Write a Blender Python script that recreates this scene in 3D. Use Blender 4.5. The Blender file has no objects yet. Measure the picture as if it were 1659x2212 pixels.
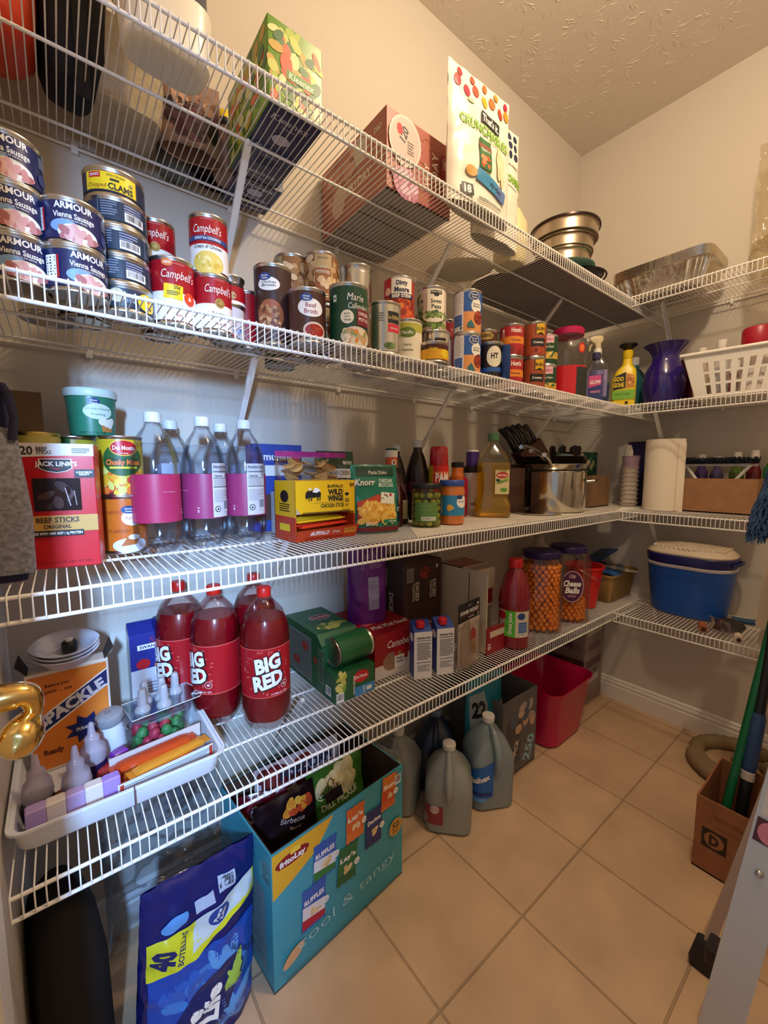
import bpy, bmesh, math, random
from math import pi, sin, cos, atan2, radians, hypot, sqrt
from mathutils import Vector, Matrix, noise
SC = bpy.context.scene
COL = SC.collection
# ------------------------------------------------------------------ camera
CX, CY, CZ = 0.0, -1.10445, 1.12325
F_PX, YAW, PITCH, ROLL = 888.853, 0.9031, -0.1028, 0.0007
L, D, D2, H = 2.0903, 0.4008, 0.35005, 2.6327      # long wall end, shelf depths, ceiling height
Z1, Z2, Z3, Z4 = 1.7756, 1.37395, 0.9624, 0.5468   # shelf heights
LIP = 0.039
fw = Vector((cos(PITCH)*cos(YAW), cos(PITCH)*sin(YAW), sin(PITCH)))
rt = Vector((sin(YAW), -cos(YAW), 0)); up = rt.cross(fw) * 1.0
up = up if up.z > 0 else -up
rt, up = cos(ROLL)*rt + sin(ROLL)*up, -sin(ROLL)*rt + cos(ROLL)*up
cd = bpy.data.cameras.new('camera'); cam = bpy.data.objects.new('camera', cd); COL.objects.link(cam)
cd.sensor_fit = 'VERTICAL'; cd.sensor_height = 36.0; cd.lens = 36.0*F_PX/2212.0; cd.clip_start = 0.02
cam.matrix_world = Matrix(((rt.x, up.x, -fw.x, CX), (rt.y, up.y, -fw.y, CY), (rt.z, up.z, -fw.z, CZ), (0, 0, 0, 1)))
SC.camera = cam
# ------------------------------------------------------------------ light and exposure
def sRGB(h):
    h = h.lstrip('#'); c = [int(h[i:i+2], 16)/255 for i in (0, 2, 4)]
    return [x/12.92 if x <= .04045 else ((x+.055)/1.055)**2.4 for x in c]
wd = bpy.data.worlds.new('world'); SC.world = wd; wd.use_nodes = True
wd.node_tree.nodes['Background'].inputs[0].default_value = (0.80, 0.88, 1.0, 1)
wd.node_tree.nodes['Background'].inputs[1].default_value = 0.24
def light(name, kind, loc, energy, col, **kw):
    l = bpy.data.lights.new(name, kind); l.energy = energy; l.color = col
    for k, v in kw.items(): setattr(l, k, v)
    o = bpy.data.objects.new(name, l); o.location = loc; COL.objects.link(o); return o
light('ceiling_lamp_light', 'POINT', (0.90, -0.98, 2.42), 20.5, (1.0, 0.775, 0.525), shadow_soft_size=0.05)
dl = light('doorway_daylight', 'AREA', (-0.34, -2.05, 1.54), 6.2, (0.32, 0.57, 1.0), shape='RECTANGLE', size=0.07, size_y=0.20, spread=radians(58))
dl.rotation_euler = (Vector((0.30, 0.0, 0.78))-Vector((-0.34, -2.05, 1.54))).to_track_quat('-Z', 'Y').to_euler()
VS = SC.view_settings
SC.display_settings.display_device = 'sRGB'
VS.view_transform = 'Standard'; VS.look = 'None'; VS.gamma = 1.0; VS.use_curve_mapping = False
VS.exposure = 0.70
SC.cycles.transparent_max_bounces = 40; SC.cycles.max_bounces = 10; SC.cycles.diffuse_bounces = 6
# ------------------------------------------------------------------ helpers
def ray(px, py): return fw + rt*((px-829.5)/F_PX) - up*((py-1106)/F_PX)
def F(px, py, x=None, y=None, z=None):
    r = ray(px, py)
    t = (x-CX)/r.x if x is not None else (y-CY)/r.y if y is not None else (z-CZ)/r.z
    return Vector((CX, CY, CZ)) + r*t
def B(px, py, z, r):           # centre of a round thing whose front foot is seen at this spot of a shelf
    p = F(px, py, z=z); d = Vector((p.x-CX, p.y-CY)); d.normalize()
    return (p.x+d.x*r, p.y+d.y*r, z)
def facing(x, y): return atan2(CY-y, CX-x) + pi/2
_m = {}
def M(h, rough=.45, metal=0.0, kind='', bump=0.0, bscale=60.0, coat=0.0, spec=.5):
    key = (h, rough, metal, kind, bump, bscale, coat, spec)
    if key in _m: return _m[key]
    m = bpy.data.materials.new('mat_%d' % len(_m)); m.use_nodes = True; nt = m.node_tree; N = nt.nodes; K = nt.links
    b = N['Principled BSDF']; out = N['Material Output']
    c = (*sRGB(h), 1)
    b.inputs['Base Color'].default_value = c; b.inputs['Roughness'].default_value = rough
    b.inputs['Metallic'].default_value = metal; b.inputs['Coat Weight'].default_value = coat
    b.inputs['Specular IOR Level'].default_value = spec
    tc = N.new('ShaderNodeTexCoord')
    if kind in ('mottle', 'fabric', 'card', 'fuzz'):
        n = N.new('ShaderNodeTexNoise'); n.inputs['Scale'].default_value = {'mottle': 9, 'fabric': 90, 'card': 25, 'fuzz': 160}[kind]
        n.inputs['Detail'].default_value = 5
        K.new(tc.outputs['Object'], n.inputs['Vector'])
        r = N.new('ShaderNodeValToRGB'); amt = .82 if kind != 'fuzz' else .5
        r.color_ramp.elements[0].position = .35; r.color_ramp.elements[1].position = .65
        r.color_ramp.elements[0].color = (c[0]*amt, c[1]*amt, c[2]*amt, 1); r.color_ramp.elements[1].color = c
        K.new(n.outputs[0], r.inputs[0]); K.new(r.outputs[0], b.inputs['Base Color'])
    if bump:
        n2 = N.new('ShaderNodeTexNoise'); n2.inputs['Scale'].default_value = bscale; n2.inputs['Detail'].default_value = 4
        K.new(tc.outputs['Object'], n2.inputs['Vector'])
        bp = N.new('ShaderNodeBump'); bp.inputs['Strength'].default_value = bump; bp.inputs['Distance'].default_value = .002
        K.new(n2.outputs[0], bp.inputs['Height']); K.new(bp.outputs[0], b.inputs['Normal'])
    if kind in ('clear', 'film', 'tint', 'milky', 'liq'):     # see-through plastic: clear body colour with a glossy skin
        tr = N.new('ShaderNodeBsdfTransparent'); gl = N.new('ShaderNodeBsdfGlossy'); mx = N.new('ShaderNodeMixShader')
        lw = N.new('ShaderNodeLayerWeight'); lw.inputs[0].default_value = .22
        tr.inputs[0].default_value = c; gl.inputs['Roughness'].default_value = .08; gl.inputs[0].default_value = (1, 1, 1, 1)
        mp = N.new('ShaderNodeMath'); mp.operation = 'MULTIPLY_ADD'; mp.inputs[1].default_value = .55; mp.inputs[2].default_value = .03
        K.new(lw.outputs['Fresnel'], mp.inputs[0]); K.new(mp.outputs[0], mx.inputs[0])
        K.new(tr.outputs[0], mx.inputs[1]); K.new(gl.outputs[0], mx.inputs[2])
        if bump: K.new(bp.outputs[0], gl.inputs['Normal'])
        last = mx
        if kind in ('milky', 'tint', 'liq'):
            m2 = N.new('ShaderNodeMixShader'); m2.inputs[0].default_value = {'milky': .45, 'tint': .5, 'liq': .22}[kind]
            b.inputs['Roughness'].default_value = .3
            K.new(mx.outputs[0], m2.inputs[1]); K.new(b.outputs[0], m2.inputs[2]); last = m2
        K.new(last.outputs[0], out.inputs[0])
    _m[key] = m; return m
def C_(h='#fbfcfd', **k): return M(h, .1, 0, 'clear', **k)
TIN = M('#c9c6c0', .28, 1.0); STEEL = M('#c4c0ba', .18, 1.0); WHT = M('#efeeea', .5); BLK = M('#14131a', .5)
WIRE = M('#eeebe6', .35); CARD = M('#9a7350', .85, kind='card')
class MB:
    def __init__(s): s.v = []; s.f = []; s.fm = []; s.mats = []
    def mi(s, m):
        if m not in s.mats: s.mats.append(m)
        return s.mats.index(m)
    def add(s, vs, fs, m):
        o = len(s.v); s.v += [tuple(v) for v in vs]; k = s.mi(m)
        for f in fs: s.f.append([i+o for i in f]); s.fm.append(k)
        return s
    def box(s, x0, x1, y0, y1, z0, z1, m, b=0.0, T=None):
        if b:
            return s.loft([((x0+x1)/2, (y0+y1)/2, z0, (x1-x0)/2-b, (y1-y0)/2-b), ((x0+x1)/2, (y0+y1)/2, z0+b, (x1-x0)/2, (y1-y0)/2),
                           ((x0+x1)/2, (y0+y1)/2, z1-b, (x1-x0)/2, (y1-y0)/2), ((x0+x1)/2, (y0+y1)/2, z1, (x1-x0)/2-b, (y1-y0)/2-b)], m, corner=b, T=T)
        vs = [(x, y, z) for z in (z0, z1) for (x, y) in ((x0, y0), (x1, y0), (x1, y1), (x0, y1))]
        if T: vs = [T @ Vector(v) for v in vs]
        return s.add(vs, [(3, 2, 1, 0), (4, 5, 6, 7), (0, 1, 5, 4), (1, 2, 6, 5), (2, 3, 7, 6), (3, 0, 4, 7)], m)
    def lathe(s, prof, m, seg=32, c=(0, 0, 0), T=None, wob=None, caps=(1, 1)):
        vs = []; fs = []
        for (r, z) in prof:
            for k in range(seg):
                a = 2*pi*k/seg; rr = r*(wob(a, z) if wob else 1)
                vs.append((c[0]+rr*cos(a), c[1]+rr*sin(a), c[2]+z))
        n = len(prof)
        for i in range(n-1):
            for k in range(seg):
                a, b2 = i*seg+k, i*seg+(k+1) % seg
                fs.append((a, b2, b2+seg, a+seg))
        if caps[0]: fs.append(tuple(range(seg-1, -1, -1)))
        if caps[1]: fs.append(tuple(range((n-1)*seg, n*seg)))
        if T: vs = [T @ Vector(v) for v in vs]
        return s.add(vs, fs, m)
    def loft(s, secs, m, corner=None, seg=None, caps=(1, 1), T=None, p=None):
        # secs: (cx, cy, z, half width, half depth); rounded-rectangle rings
        vs = []; n4 = 5
        for (cx, cy, z, a, b) in secs:
            cr = min(corner if corner is not None else min(a, b)*.3, a, b)
            for q, (sx, sy) in enumerate(((1, -1), (1, 1), (-1, 1), (-1, -1))):
                a0 = (-pi/2, 0, pi/2, pi)[q]
                for k in range(n4):
                    t = a0 + (pi/2)*k/(n4-1)
                    vs.append((cx+sx*(a-cr)+cr*cos(t), cy+sy*(b-cr)+cr*sin(t), z))
        g = 4*n4; fs = []
        for i in range(len(secs)-1):
            for k in range(g):
                a, b2 = i*g+k, i*g+(k+1) % g
                fs.append((a, b2, b2+g, a+g))
        if caps[0]: fs.append(tuple(range(g-1, -1, -1)))
        if caps[1]: fs.append(tuple(range((len(secs)-1)*g, len(secs)*g)))
        if T: vs = [T @ Vector(v) for v in vs]
        return s.add(vs, fs, m)
    def tube(s, pts, r, m, seg=8, closed=False, T=None, rr=None):
        pts = [Vector(p) for p in pts]; n = len(pts); vs = []; fs = []
        nrm = None
        for i, p in enumerate(pts):
            a = pts[(i-1) % n] if (closed or i > 0) else p; b = pts[(i+1) % n] if (closed or i < n-1) else p
            t = (b-a).normalized()
            if nrm is None:
                nrm = t.orthogonal().normalized()
            nrm = (nrm - t*nrm.dot(t)).normalized(); bi = t.cross(nrm)
            q = rr[i] if rr else r
            for k in range(seg):
                an = 2*pi*k/seg; vs.append(p + nrm*(q*cos(an)) + bi*(q*sin(an)))
        for i in range(n if closed else n-1):
            for k in range(seg):
                a, b2 = i*seg+k, i*seg+(k+1) % seg; c, d = ((i+1) % n)*seg+(k+1) % seg, ((i+1) % n)*seg+k
                fs.append((a, b2, c, d))
        if not closed: fs.append(tuple(range(seg-1, -1, -1))); fs.append(tuple(range((n-1)*seg, n*seg)))
        if T: vs = [T @ v for v in vs]
        return s.add(vs, fs, m)
    def grid(s, fn, nu, nv, m):
        vs = [fn(i/nu, j/nv) for j in range(nv+1) for i in range(nu+1)]; w = nu+1
        return s.add(vs, [(j*w+i, j*w+i+1, (j+1)*w+i+1, (j+1)*w+i) for j in range(nv) for i in range(nu)], m)
    def ball(s, c, r, m, seg=10, rings=6, sc=(1, 1, 1)):
        prof = [(max(r*sin(pi*i/rings), 1e-5), -r*cos(pi*i/rings)) for i in range(rings+1)]
        vs = []; fs = []
        for (q, z) in prof:
            for k in range(seg): vs.append((c[0]+sc[0]*q*cos(2*pi*k/seg), c[1]+sc[1]*q*sin(2*pi*k/seg), c[2]+sc[2]*z))
        for i in range(rings):
            for k in range(seg):
                a, b2 = i*seg+k, i*seg+(k+1) % seg; fs.append((a, b2, b2+seg, a+seg))
        return s.add(vs, fs, m)
    def build(s, name, parent=None, smooth=35):
        me = bpy.data.meshes.new(name); me.from_pydata(s.v, [], s.f); me.update()
        for m in s.mats: me.materials.append(m)
        me.polygons.foreach_set('material_index', s.fm)
        if smooth:
            me.polygons.foreach_set('use_smooth', [True]*len(s.f)); me.set_sharp_from_angle(angle=radians(smooth))
        me.update()
        o = bpy.data.objects.new(name, me); COL.objects.link(o)
        if parent: o.parent = parent
        return o
def tag(o, label=None, cat=None, group=None, kind=None):
    if label: o['label'] = label
    if cat: o['category'] = cat
    if group: o['group'] = group
    if kind: o['kind'] = kind
    return o
def thing(name, label, cat, loc=(0, 0, 0), rz=0.0, group=None):
    o = bpy.data.objects.new(name, None); COL.objects.link(o); o.location = loc; o.rotation_euler = (0, 0, rz)
    o.empty_display_size = .02
    return tag(o, label, cat, group)
def kids(o): return [c for c in COL.objects if c.parent == o]
def dup(o, loc=None, rz=None, label=None, group=None, parent=None):
    c = o.copy(); COL.objects.link(c)
    if parent: c.parent = parent
    if loc is not None: c.location = loc
    if rz is not None: c.rotation_euler = (0, 0, rz)
    if label: c['label'] = label
    if group: c['group'] = group
    for k in kids(o): dup(k, parent=c)
    return c
def struct(name, mb, label=None):
    o = mb.build(name, None, 0); o['kind'] = 'structure'
    if label: o['label'] = label
    return o
# ---- lettering and printed marks -------------------------------------------------------------
_g = {}
def glyphs(s, bold):
    k = (s, bold)
    if k in _g: return _g[k]
    cu = bpy.data.curves.new('t', 'FONT'); cu.body = s; cu.size = 1; cu.offset = bold; cu.resolution_u = 2
    cu.align_x = 'CENTER'
    ob = bpy.data.objects.new('t', cu); COL.objects.link(ob)
    dg = bpy.context.evaluated_depsgraph_get(); me = bpy.data.meshes.new_from_object(ob.evaluated_get(dg))
    vs = [(v.co.x, v.co.y) for v in me.vertices]; fs = [list(p.vertices) for p in me.polygons]
    bpy.data.objects.remove(ob); bpy.data.curves.remove(cu); bpy.data.meshes.remove(me)
    xs = [v[0] for v in vs] or [0, 1]
    cxx = (min(xs)+max(xs))/2
    _g[k] = ([(x-cxx, y-.345) for x, y in vs], fs, max(xs)-min(xs)); return _g[k]
RND = random.Random(7)
def smooth_path(P, rr, n=5):
    P = [Vector(p) for p in P]; out = []; ro = []
    for i in range(len(P)-1):
        a, b, c, d = P[max(i-1, 0)], P[i], P[i+1], P[min(i+2, len(P)-1)]; ra, rb, rc, rd = rr[max(i-1, 0)], rr[i], rr[i+1], rr[min(i+2, len(P)-1)]
        for k in range(n):
            t = k/n; h = lambda w, x, y, z: .5*((2*x)+(y-w)*t+(2*w-5*x+4*y-z)*t*t+(3*x-w-3*y+z)*t**3)
            out.append(h(a, b, c, d)); ro.append(h(ra, rb, rc, rd))
    return out+[P[-1]], ro+[rr[-1]]
def sub2d(pts, fs, cell):
    bm = bmesh.new(); V = [bm.verts.new((p[0], p[1], 0)) for p in pts]
    for f in fs:
        try: bm.faces.new([V[i] for i in f])
        except ValueError: pass
    bmesh.ops.triangulate(bm, faces=bm.faces[:])
    for _ in range(5):
        e = [q for q in bm.edges if q.calc_length() > cell]
        if not e: break
        bmesh.ops.subdivide_edges(bm, edges=e, cuts=1, use_grid_fill=False); bmesh.ops.triangulate(bm, faces=[f for f in bm.faces if len(f.verts) > 3])
    bm.verts.index_update(); P = [(v.co.x, v.co.y) for v in bm.verts]; Fq = []
    for f in bm.faces:
        q = [v.index for v in f.verts]
        a, b, c = (P[i] for i in q)
        if (b[0]-a[0])*(c[1]-a[1])-(b[1]-a[1])*(c[0]-a[0]) < 0: q.reverse()
        Fq.append(q)
    bm.free(); return P, Fq
class Lab:
    def __init__(s, surf, off=.0003, cell=.0045, step=.0001): s.s = surf; s.o = off; s.c = cell; s.mb = MB(); s.st = step
    def nx(s): s.o += s.st
    def rect(s, u, v, w, h, m, ang=0):
        s.nx(); nu = max(1, int(w/s.c)); nv = max(1, int(h/(s.c*8))) if ang == 0 and s.s.__name__ == 'f' else max(1, int(h/s.c)); ca, sa = cos(ang), sin(ang); o = s.o
        def fn(a, b):
            x, y = (a-.5)*w, (b-.5)*h
            return s.s(u+x*ca-y*sa, v+x*sa+y*ca, o)
        s.mb.grid(fn, nu, nv, m); return s
    def ell(s, u, v, a, b, m, ang=0, n=20):
        s.nx(); R = max(1, int(max(a, b)/(s.c*.8))); n = max(n, min(64, int(6.28*max(a, b)/s.c*1.2))); ca, sa = cos(ang), sin(ang)
        pts = [(0, 0)]+[((k/R)*a*cos(2*pi*i/n), (k/R)*b*sin(2*pi*i/n)) for k in range(1, R+1) for i in range(n)]
        vs = [s.s(u+x*ca-y*sa, v+x*sa+y*ca, s.o) for x, y in pts]
        fs = [(0, 1+i, 1+(i+1) % n) for i in range(n)]
        for k in range(R-1):
            for i in range(n): fs.append((1+k*n+i, 1+(k+1)*n+i, 1+(k+1)*n+(i+1) % n, 1+k*n+(i+1) % n))
        s.mb.add(vs, fs, m); return s
    def poly(s, pts, m):
        s.nx()
        if s.c < .1:
            P, fs = sub2d(pts, [tuple(range(len(pts)))], s.c); s.mb.add([s.s(x, y, s.o) for x, y in P], fs, m); return s
        s.mb.add([s.s(x, y, s.o) for x, y in pts], [tuple(range(len(pts)))], m); return s
    def text(s, t, u, v, h, m, bold=0.02, w=None, shear=0, ang=0, ws=1.0):
        s.nx(); g, fs, W = glyphs(t, bold); k = h/.69; kx = k*ws
        if w: kx = w/max(W, .01)
        ca, sa = cos(ang), sin(ang); vs = []
        if s.c < .1 and h > .010: g, fs = sub2d(g, fs, s.c/k)
        for x, y in g:
            X = x*kx+shear*y*k; Y = y*k; vs.append(s.s(u+X*ca-Y*sa, v+X*sa+Y*ca, s.o+.00004))
        s.mb.add(vs, fs, m); return s
    def blobs(s, u, v, w, h, mats, n, r, ell=1.3):
        for i in range(n):
            o0 = s.o; st = s.st; s.st = .000012
            s.ell(u+(RND.random()-.5)*w, v+(RND.random()-.5)*h, r*ell*(.7+.6*RND.random()), r*(.7+.6*RND.random()), mats[i % len(mats)], RND.random()*3, 9); s.st = st
        return s
    def lines(s, u, v, w, h, n, m, th=.45):
        for i in range(n):
            ww = w*(1-.3*RND.random()*(i % 3 == 2)); s.o -= s.st
            s.rect(u-(w-ww)/2, v+h/2-(i+.5)*h/n, ww, h/n*th, m)
        s.nx(); return s
    def bars(s, u, v, w, h, m, n=14, bg=WHT):
        s.rect(u, v, w, h, bg)
        x = -w*.42
        for i in range(n):
            t = w*.84/n*(.3+.5*RND.random()); s.o -= s.st*(i > 0)
            s.rect(u+x+t/2, v+h*.06, t, h*.7, m); x += w*.84/n
        s.nx(); return s
    def build(s, name='label', parent=None): return s.mb.build(name, parent, 60)
def cyl(r):
    rf = r if callable(r) else (lambda v: r)
    r0 = rf(0) if not callable(r) else None
    def f(u, v, o):
        q = rf(v); rr = q+o; return (rr*sin(u/q), -rr*cos(u/q), v)
    return f
def plane(P, U, V, N):
    P, U, V, N = map(Vector, (P, U, V, N)); return lambda u, v, o: P+U*u+V*v+N*o
def boxface(face, x0, x1, y0, y1, z0, z1):
    return {'front': plane(((x0+x1)/2, y0, (z0+z1)/2), (1, 0, 0), (0, 0, 1), (0, -1, 0)),
            'left': plane((x0, (y0+y1)/2, (z0+z1)/2), (0, -1, 0), (0, 0, 1), (-1, 0, 0)),
            'right': plane((x1, (y0+y1)/2, (z0+z1)/2), (0, 1, 0), (0, 0, 1), (1, 0, 0)),
            'top': plane(((x0+x1)/2, (y0+y1)/2, z1), (1, 0, 0), (0, 1, 0), (0, 0, 1)),
            'bottom': plane(((x0+x1)/2, (y0+y1)/2, z0), (1, 0, 0), (0, -1, 0), (0, 0, -1))}[face]
# ---- kinds of things -------------------------------------------------------------------------
def can(label, x, y, z, r, h, band, paint=None, turn=0.0, ribs=False, group=None, name='tin_can', cat='can', rim=None):
    t = thing(name, label, cat, (x, y, z), facing(x, y)+turn, group)
    b = MB(); rim = rim or TIN; q = .0015
    pr = [(r-.004, .003), (r-.0035, 0), (r+.0004, .0), (r+.0008, .0015), (r+.0004, .003), (r-q, .006)]
    if ribs:
        n = 14
        for i in range(n): zz = .012+(h-.024)*i/n; pr += [(r-q, zz), (r-q-.0012, zz+(h-.024)/n*.5)]
    pr += [(r-q, h-.006), (r+.0004, h-.003), (r+.0008, h-.0015), (r+.0004, h), (r-.0025, h), (r-.003, h-.0035), (0.0005, h-.0035)]
    b.lathe(pr, rim, 36, caps=(1, 1)); b.build('can_body', t, 50)
    if band is not None or paint:
        lb = Lab(cyl(r), .0002)
        if band is not None: lb.mb.lathe([(r-.0012, .0065), (r, .007), (r, h-.007), (r-.0012, h-.0065)], band, 36, caps=(0, 0))
        if paint: paint(lb, r, h)
        lb.build('label', t)
    return t
def lathe_thing(name, label, cat, x, y, z, parts, turn=0.0, group=None):
    t = thing(name, label, cat, (x, y, z), facing(x, y)+turn, group)
    for pn, prof, m, *kw in parts:
        k = kw[0] if kw else {}
        mb = MB(); mb.lathe(prof, m, k.get('seg', 32), wob=k.get('wob'), caps=k.get('caps', (1, 1))); mb.build(pn, t, k.get('sm', 45))
    return t
def carton(label, x0, x1, y0, y1, z0, h, m, paint=None, rz=0.0, name='carton', cat='box', group=None, at=None, bevel=.0012, loc=None):
    w, d = x1-x0, y1-y0
    t = thing(name, label, cat, loc or ((x0+x1)/2, (y0+y1)/2, z0), rz, group)
    b = MB(); b.box(-w/2, w/2, -d/2, d/2, 0, h, m, bevel); b.build('box_body', t, 30)
    if paint:
        def fc(f): return Lab(boxface(f, -w/2, w/2, -d/2, d/2, 0, h), .0002, cell=.2)
        for f, fn in paint.items():
            lb = fc(f); fn(lb, w if f in ('front', 'top', 'bottom') else d, h if f not in ('top', 'bottom') else d); lb.build('print', t)
    return t
def pouch(name, label, cat, x, y, z, w, h, th, m, paint=None, rz=0.0, lean=0.0, crink=.003, group=None, seed=0, nu=40, nv=48, gusset=0, rot=None):
    t = thing(name, label, cat, (x, y, z), rz, group)
    t.rotation_euler = rot or (lean, 0, rz)
    def T(u, v):
        a = max(0, 1-(2*u/w)**2)**.5; b = v/h
        q = (min(1, b*5+gusset)**.5)*(max(0, 1-b)**.6) * 1.25
        return th/2*a*min(1, q)
    def nz(u, v, s): return crink*noise.noise(Vector((u*28+seed*7, v*28, s*3.1)))+crink*.35*noise.noise(Vector((u*55+seed, v*50, s)))
    b = MB()
    b.grid(lambda a, c: ((a-.5)*w, -T((a-.5)*w, c*h)-nz((a-.5)*w, c*h, 0), c*h), nu, nv, m)
    b.grid(lambda a, c: ((.5-a)*w, T((.5-a)*w, c*h)+.0006+nz((.5-a)*w, c*h, 1)*.6, c*h), nu, nv, m)
    b.build('bag_film', t, 80)
    if paint:
        lb = Lab(lambda u, v, o: (u, -T(u, v)-nz(u, v, 0)-o-.0009, v), .0004, cell=.006, step=.00010); paint(lb, w, h); lb.build('print', t)
    return t
def open_box(t, w, d, h, m, inner, th=.004, z0=0, name='box_body'):
    b = MB()
    b.box(-w/2, w/2, -d/2, d/2, z0, z0+th, inner)
    for (a, c, e, f) in ((-w/2, w/2, -d/2, -d/2+th), (-w/2, w/2, d/2-th, d/2), (-w/2, -w/2+th, -d/2+th, d/2-th), (w/2-th, w/2, -d/2+th, d/2-th)):
        b.box(a, c, e, f, z0, z0+h, m)
    return b.build(name, t, 0)
def tubwall(t, secs, m, corner, th=.003, name='tub'):
    b = MB(); b.loft(secs, m, corner, caps=(1, 0))
    inn = [(cx, cy, z+(th if i == 0 else 0), a-th, bb-th) for i, (cx, cy, z, a, bb) in enumerate(secs)]
    b.loft(inn, m, max(corner-th, .002), caps=(1, 0))
    g = 20; n = len(secs); o1 = (n-1)*g; o2 = len(secs)*g+(n-1)*g
    fs = [(o1+k, o1+(k+1) % g, o2+(k+1) % g, o2+k) for k in range(g)]
    for f in fs: b.f.append(list(f)); b.fm.append(b.mi(m))
    return b.build(name, t, 50)
# ================================================================== the room
def wallmat(name, h, s=1.0):
    m = bpy.data.materials.new(name); m.use_nodes = True; N = m.node_tree.nodes; K = m.node_tree.links; b = N['Principled BSDF']
    tc = N.new('ShaderNodeTexCoord'); n = N.new('ShaderNodeTexNoise'); n.inputs['Scale'].default_value = 140; n.inputs['Detail'].default_value = 3
    bp = N.new('ShaderNodeBump'); bp.inputs['Strength'].default_value = .25*s; bp.inputs['Distance'].default_value = .001
    K.new(tc.outputs['Object'], n.inputs['Vector']); K.new(n.outputs[0], bp.inputs['Height']); K.new(bp.outputs[0], b.inputs['Normal'])
    b.inputs['Base Color'].default_value = (*sRGB(h), 1); b.inputs['Roughness'].default_value = .75; return m
WALL = wallmat('painted_wall', '#ccc4b8'); 
YR, XD = -1.95, -0.10
def slab(x0, x1, y0, y1, z0, z1, m): return MB().box(x0, x1, y0, y1, z0, z1, m)
struct('wall_left', slab(XD-.1, L+.1, 0, .1, -.05, H+.05, WALL))
struct('wall_back', slab(L, L+.1, YR-.1, 0, -.05, H+.05, WALL))
struct('wall_right', slab(XD-.1, L, YR-.1, YR, -.05, H+.05, WALL))
w = MB(); w.box(XD-.1, XD, -.52, 0, -.05, H+.05, WALL); w.box(XD-.1, XD, YR, -1.72, -.05, H+.05, WALL); w.box(XD-.1, XD, -1.72, -.52, 2.05, H+.05, WALL)
struct('wall_front', w)
TRIM = M('#e6e2da', .4)
w = MB(); w.box(XD+.001, XD+.013, -.52, -.46, 0, 2.09, TRIM); w.box(XD+.001, XD+.013, -1.78, -1.72, 0, 2.09, TRIM); w.box(XD+.001, XD+.013, -1.72, -.52, 2.05, 2.11, TRIM)
struct('trim_1', w)
# ceiling with stomped plaster: rosettes of short raised strokes
m = bpy.data.materials.new('stomped_plaster'); m.use_nodes = True; N = m.node_tree.nodes; K = m.node_tree.links; b = N['Principled BSDF']
b.inputs['Base Color'].default_value = (*sRGB('#d6cdc0'), 1); b.inputs['Roughness'].default_value = .7
tc = N.new('ShaderNodeTexCoord'); n1 = N.new('ShaderNodeTexNoise'); n1.inputs['Scale'].default_value = 60; n1.inputs['Detail'].default_value = 4
bp = N.new('ShaderNodeBump'); bp.inputs['Strength'].default_value = .35; bp.inputs['Distance'].default_value = .002
K.new(tc.outputs['Object'], n1.inputs['Vector']); K.new(n1.outputs[0], bp.inputs['Height']); K.new(bp.outputs[0], b.inputs['Normal'])
c = MB(); c.box(XD-.1, L+.1, YR-.1, .1, H, H+.1, m)
rr = random.Random(3)
def stroke(mb, x, y, a, ln, wd, hh):
    ca, sa = cos(a), sin(a); n = 5; vs = []; fs = []
    for i in range(n+1):
        t = i/n; q = sin(pi*(.12+.76*t)); px, py = x+ca*ln*t+rr.uniform(-.001, .001), y+sa*ln*t+rr.uniform(-.001, .001)
        vs += [(px-sa*wd*q, py+ca*wd*q, H+.0005), (px, py, H-hh*q*rr.uniform(.7, 1.2)), (px+sa*wd*q, py-ca*wd*q, H+.0005)]
    for i in range(n): k = i*3; fs += [(k, k+1, k+4, k+3), (k+1, k+2, k+5, k+4)]
    mb.add(vs, fs, m)
for i in range(15):
    for j in range(12):
        cx, cy = .1+i*.14+rr.uniform(-.04, .04), -.03-j*.14+rr.uniform(-.04, .04)
        dens = 26 if cx < 1.9 else 8
        for k in range(dens):
            a = rr.uniform(0, 2*pi); r0 = rr.uniform(.018, .055)
            x, y = cx+cos(a)*r0, cy+sin(a)*r0
            if x < L-.04 and y < -.02: stroke(c, x, y, a+rr.uniform(-.3, .3), rr.uniform(.010, .032), rr.uniform(.0008, .0020), rr.uniform(.0007, .0018))
o = c.build('ceiling', None, 60); o['kind'] = 'structure'
# floor tiles 0.297 m, grout lines at x = .555 + k*.297, y = -.591 + k*.297
m = bpy.data.materials.new('floor_tile'); m.use_nodes = True; N = m.node_tree.nodes; K = m.node_tree.links; b = N['Principled BSDF']
tc = N.new('ShaderNodeTexCoord'); mp = N.new('ShaderNodeMapping'); mp.inputs['Location'].default_value = (-.555, .591, 0)
K.new(tc.outputs['Object'], mp.inputs['Vector'])
br = N.new('ShaderNodeTexBrick'); br.offset = 0; br.offset_frequency = 1; br.squash = 1
br.inputs['Scale'].default_value = 1; br.inputs['Brick Width'].default_value = .297; br.inputs['Row Height'].default_value = .297
br.inputs['Mortar Size'].default_value = .0032; br.inputs['Mortar Smooth'].default_value = .35
br.inputs['Color1'].default_value = (*sRGB('#d8b896'), 1); br.inputs['Color2'].default_value = (*sRGB('#d3b290'), 1); br.inputs['Mortar'].default_value = (*sRGB('#b4977a'), 1)
K.new(mp.outputs[0], br.inputs['Vector'])
n1 = N.new('ShaderNodeTexNoise'); n1.inputs['Scale'].default_value = 7; n1.inputs['Detail'].default_value = 6
K.new(tc.outputs['Object'], n1.inputs['Vector'])
r = N.new('ShaderNodeValToRGB'); r.color_ramp.elements[0].position = .3; r.color_ramp.elements[1].position = .7
r.color_ramp.elements[0].color = (.78, .78, .78, 1); r.color_ramp.elements[1].color = (1, 1, 1, 1); K.new(n1.outputs[0], r.inputs[0])
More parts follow.
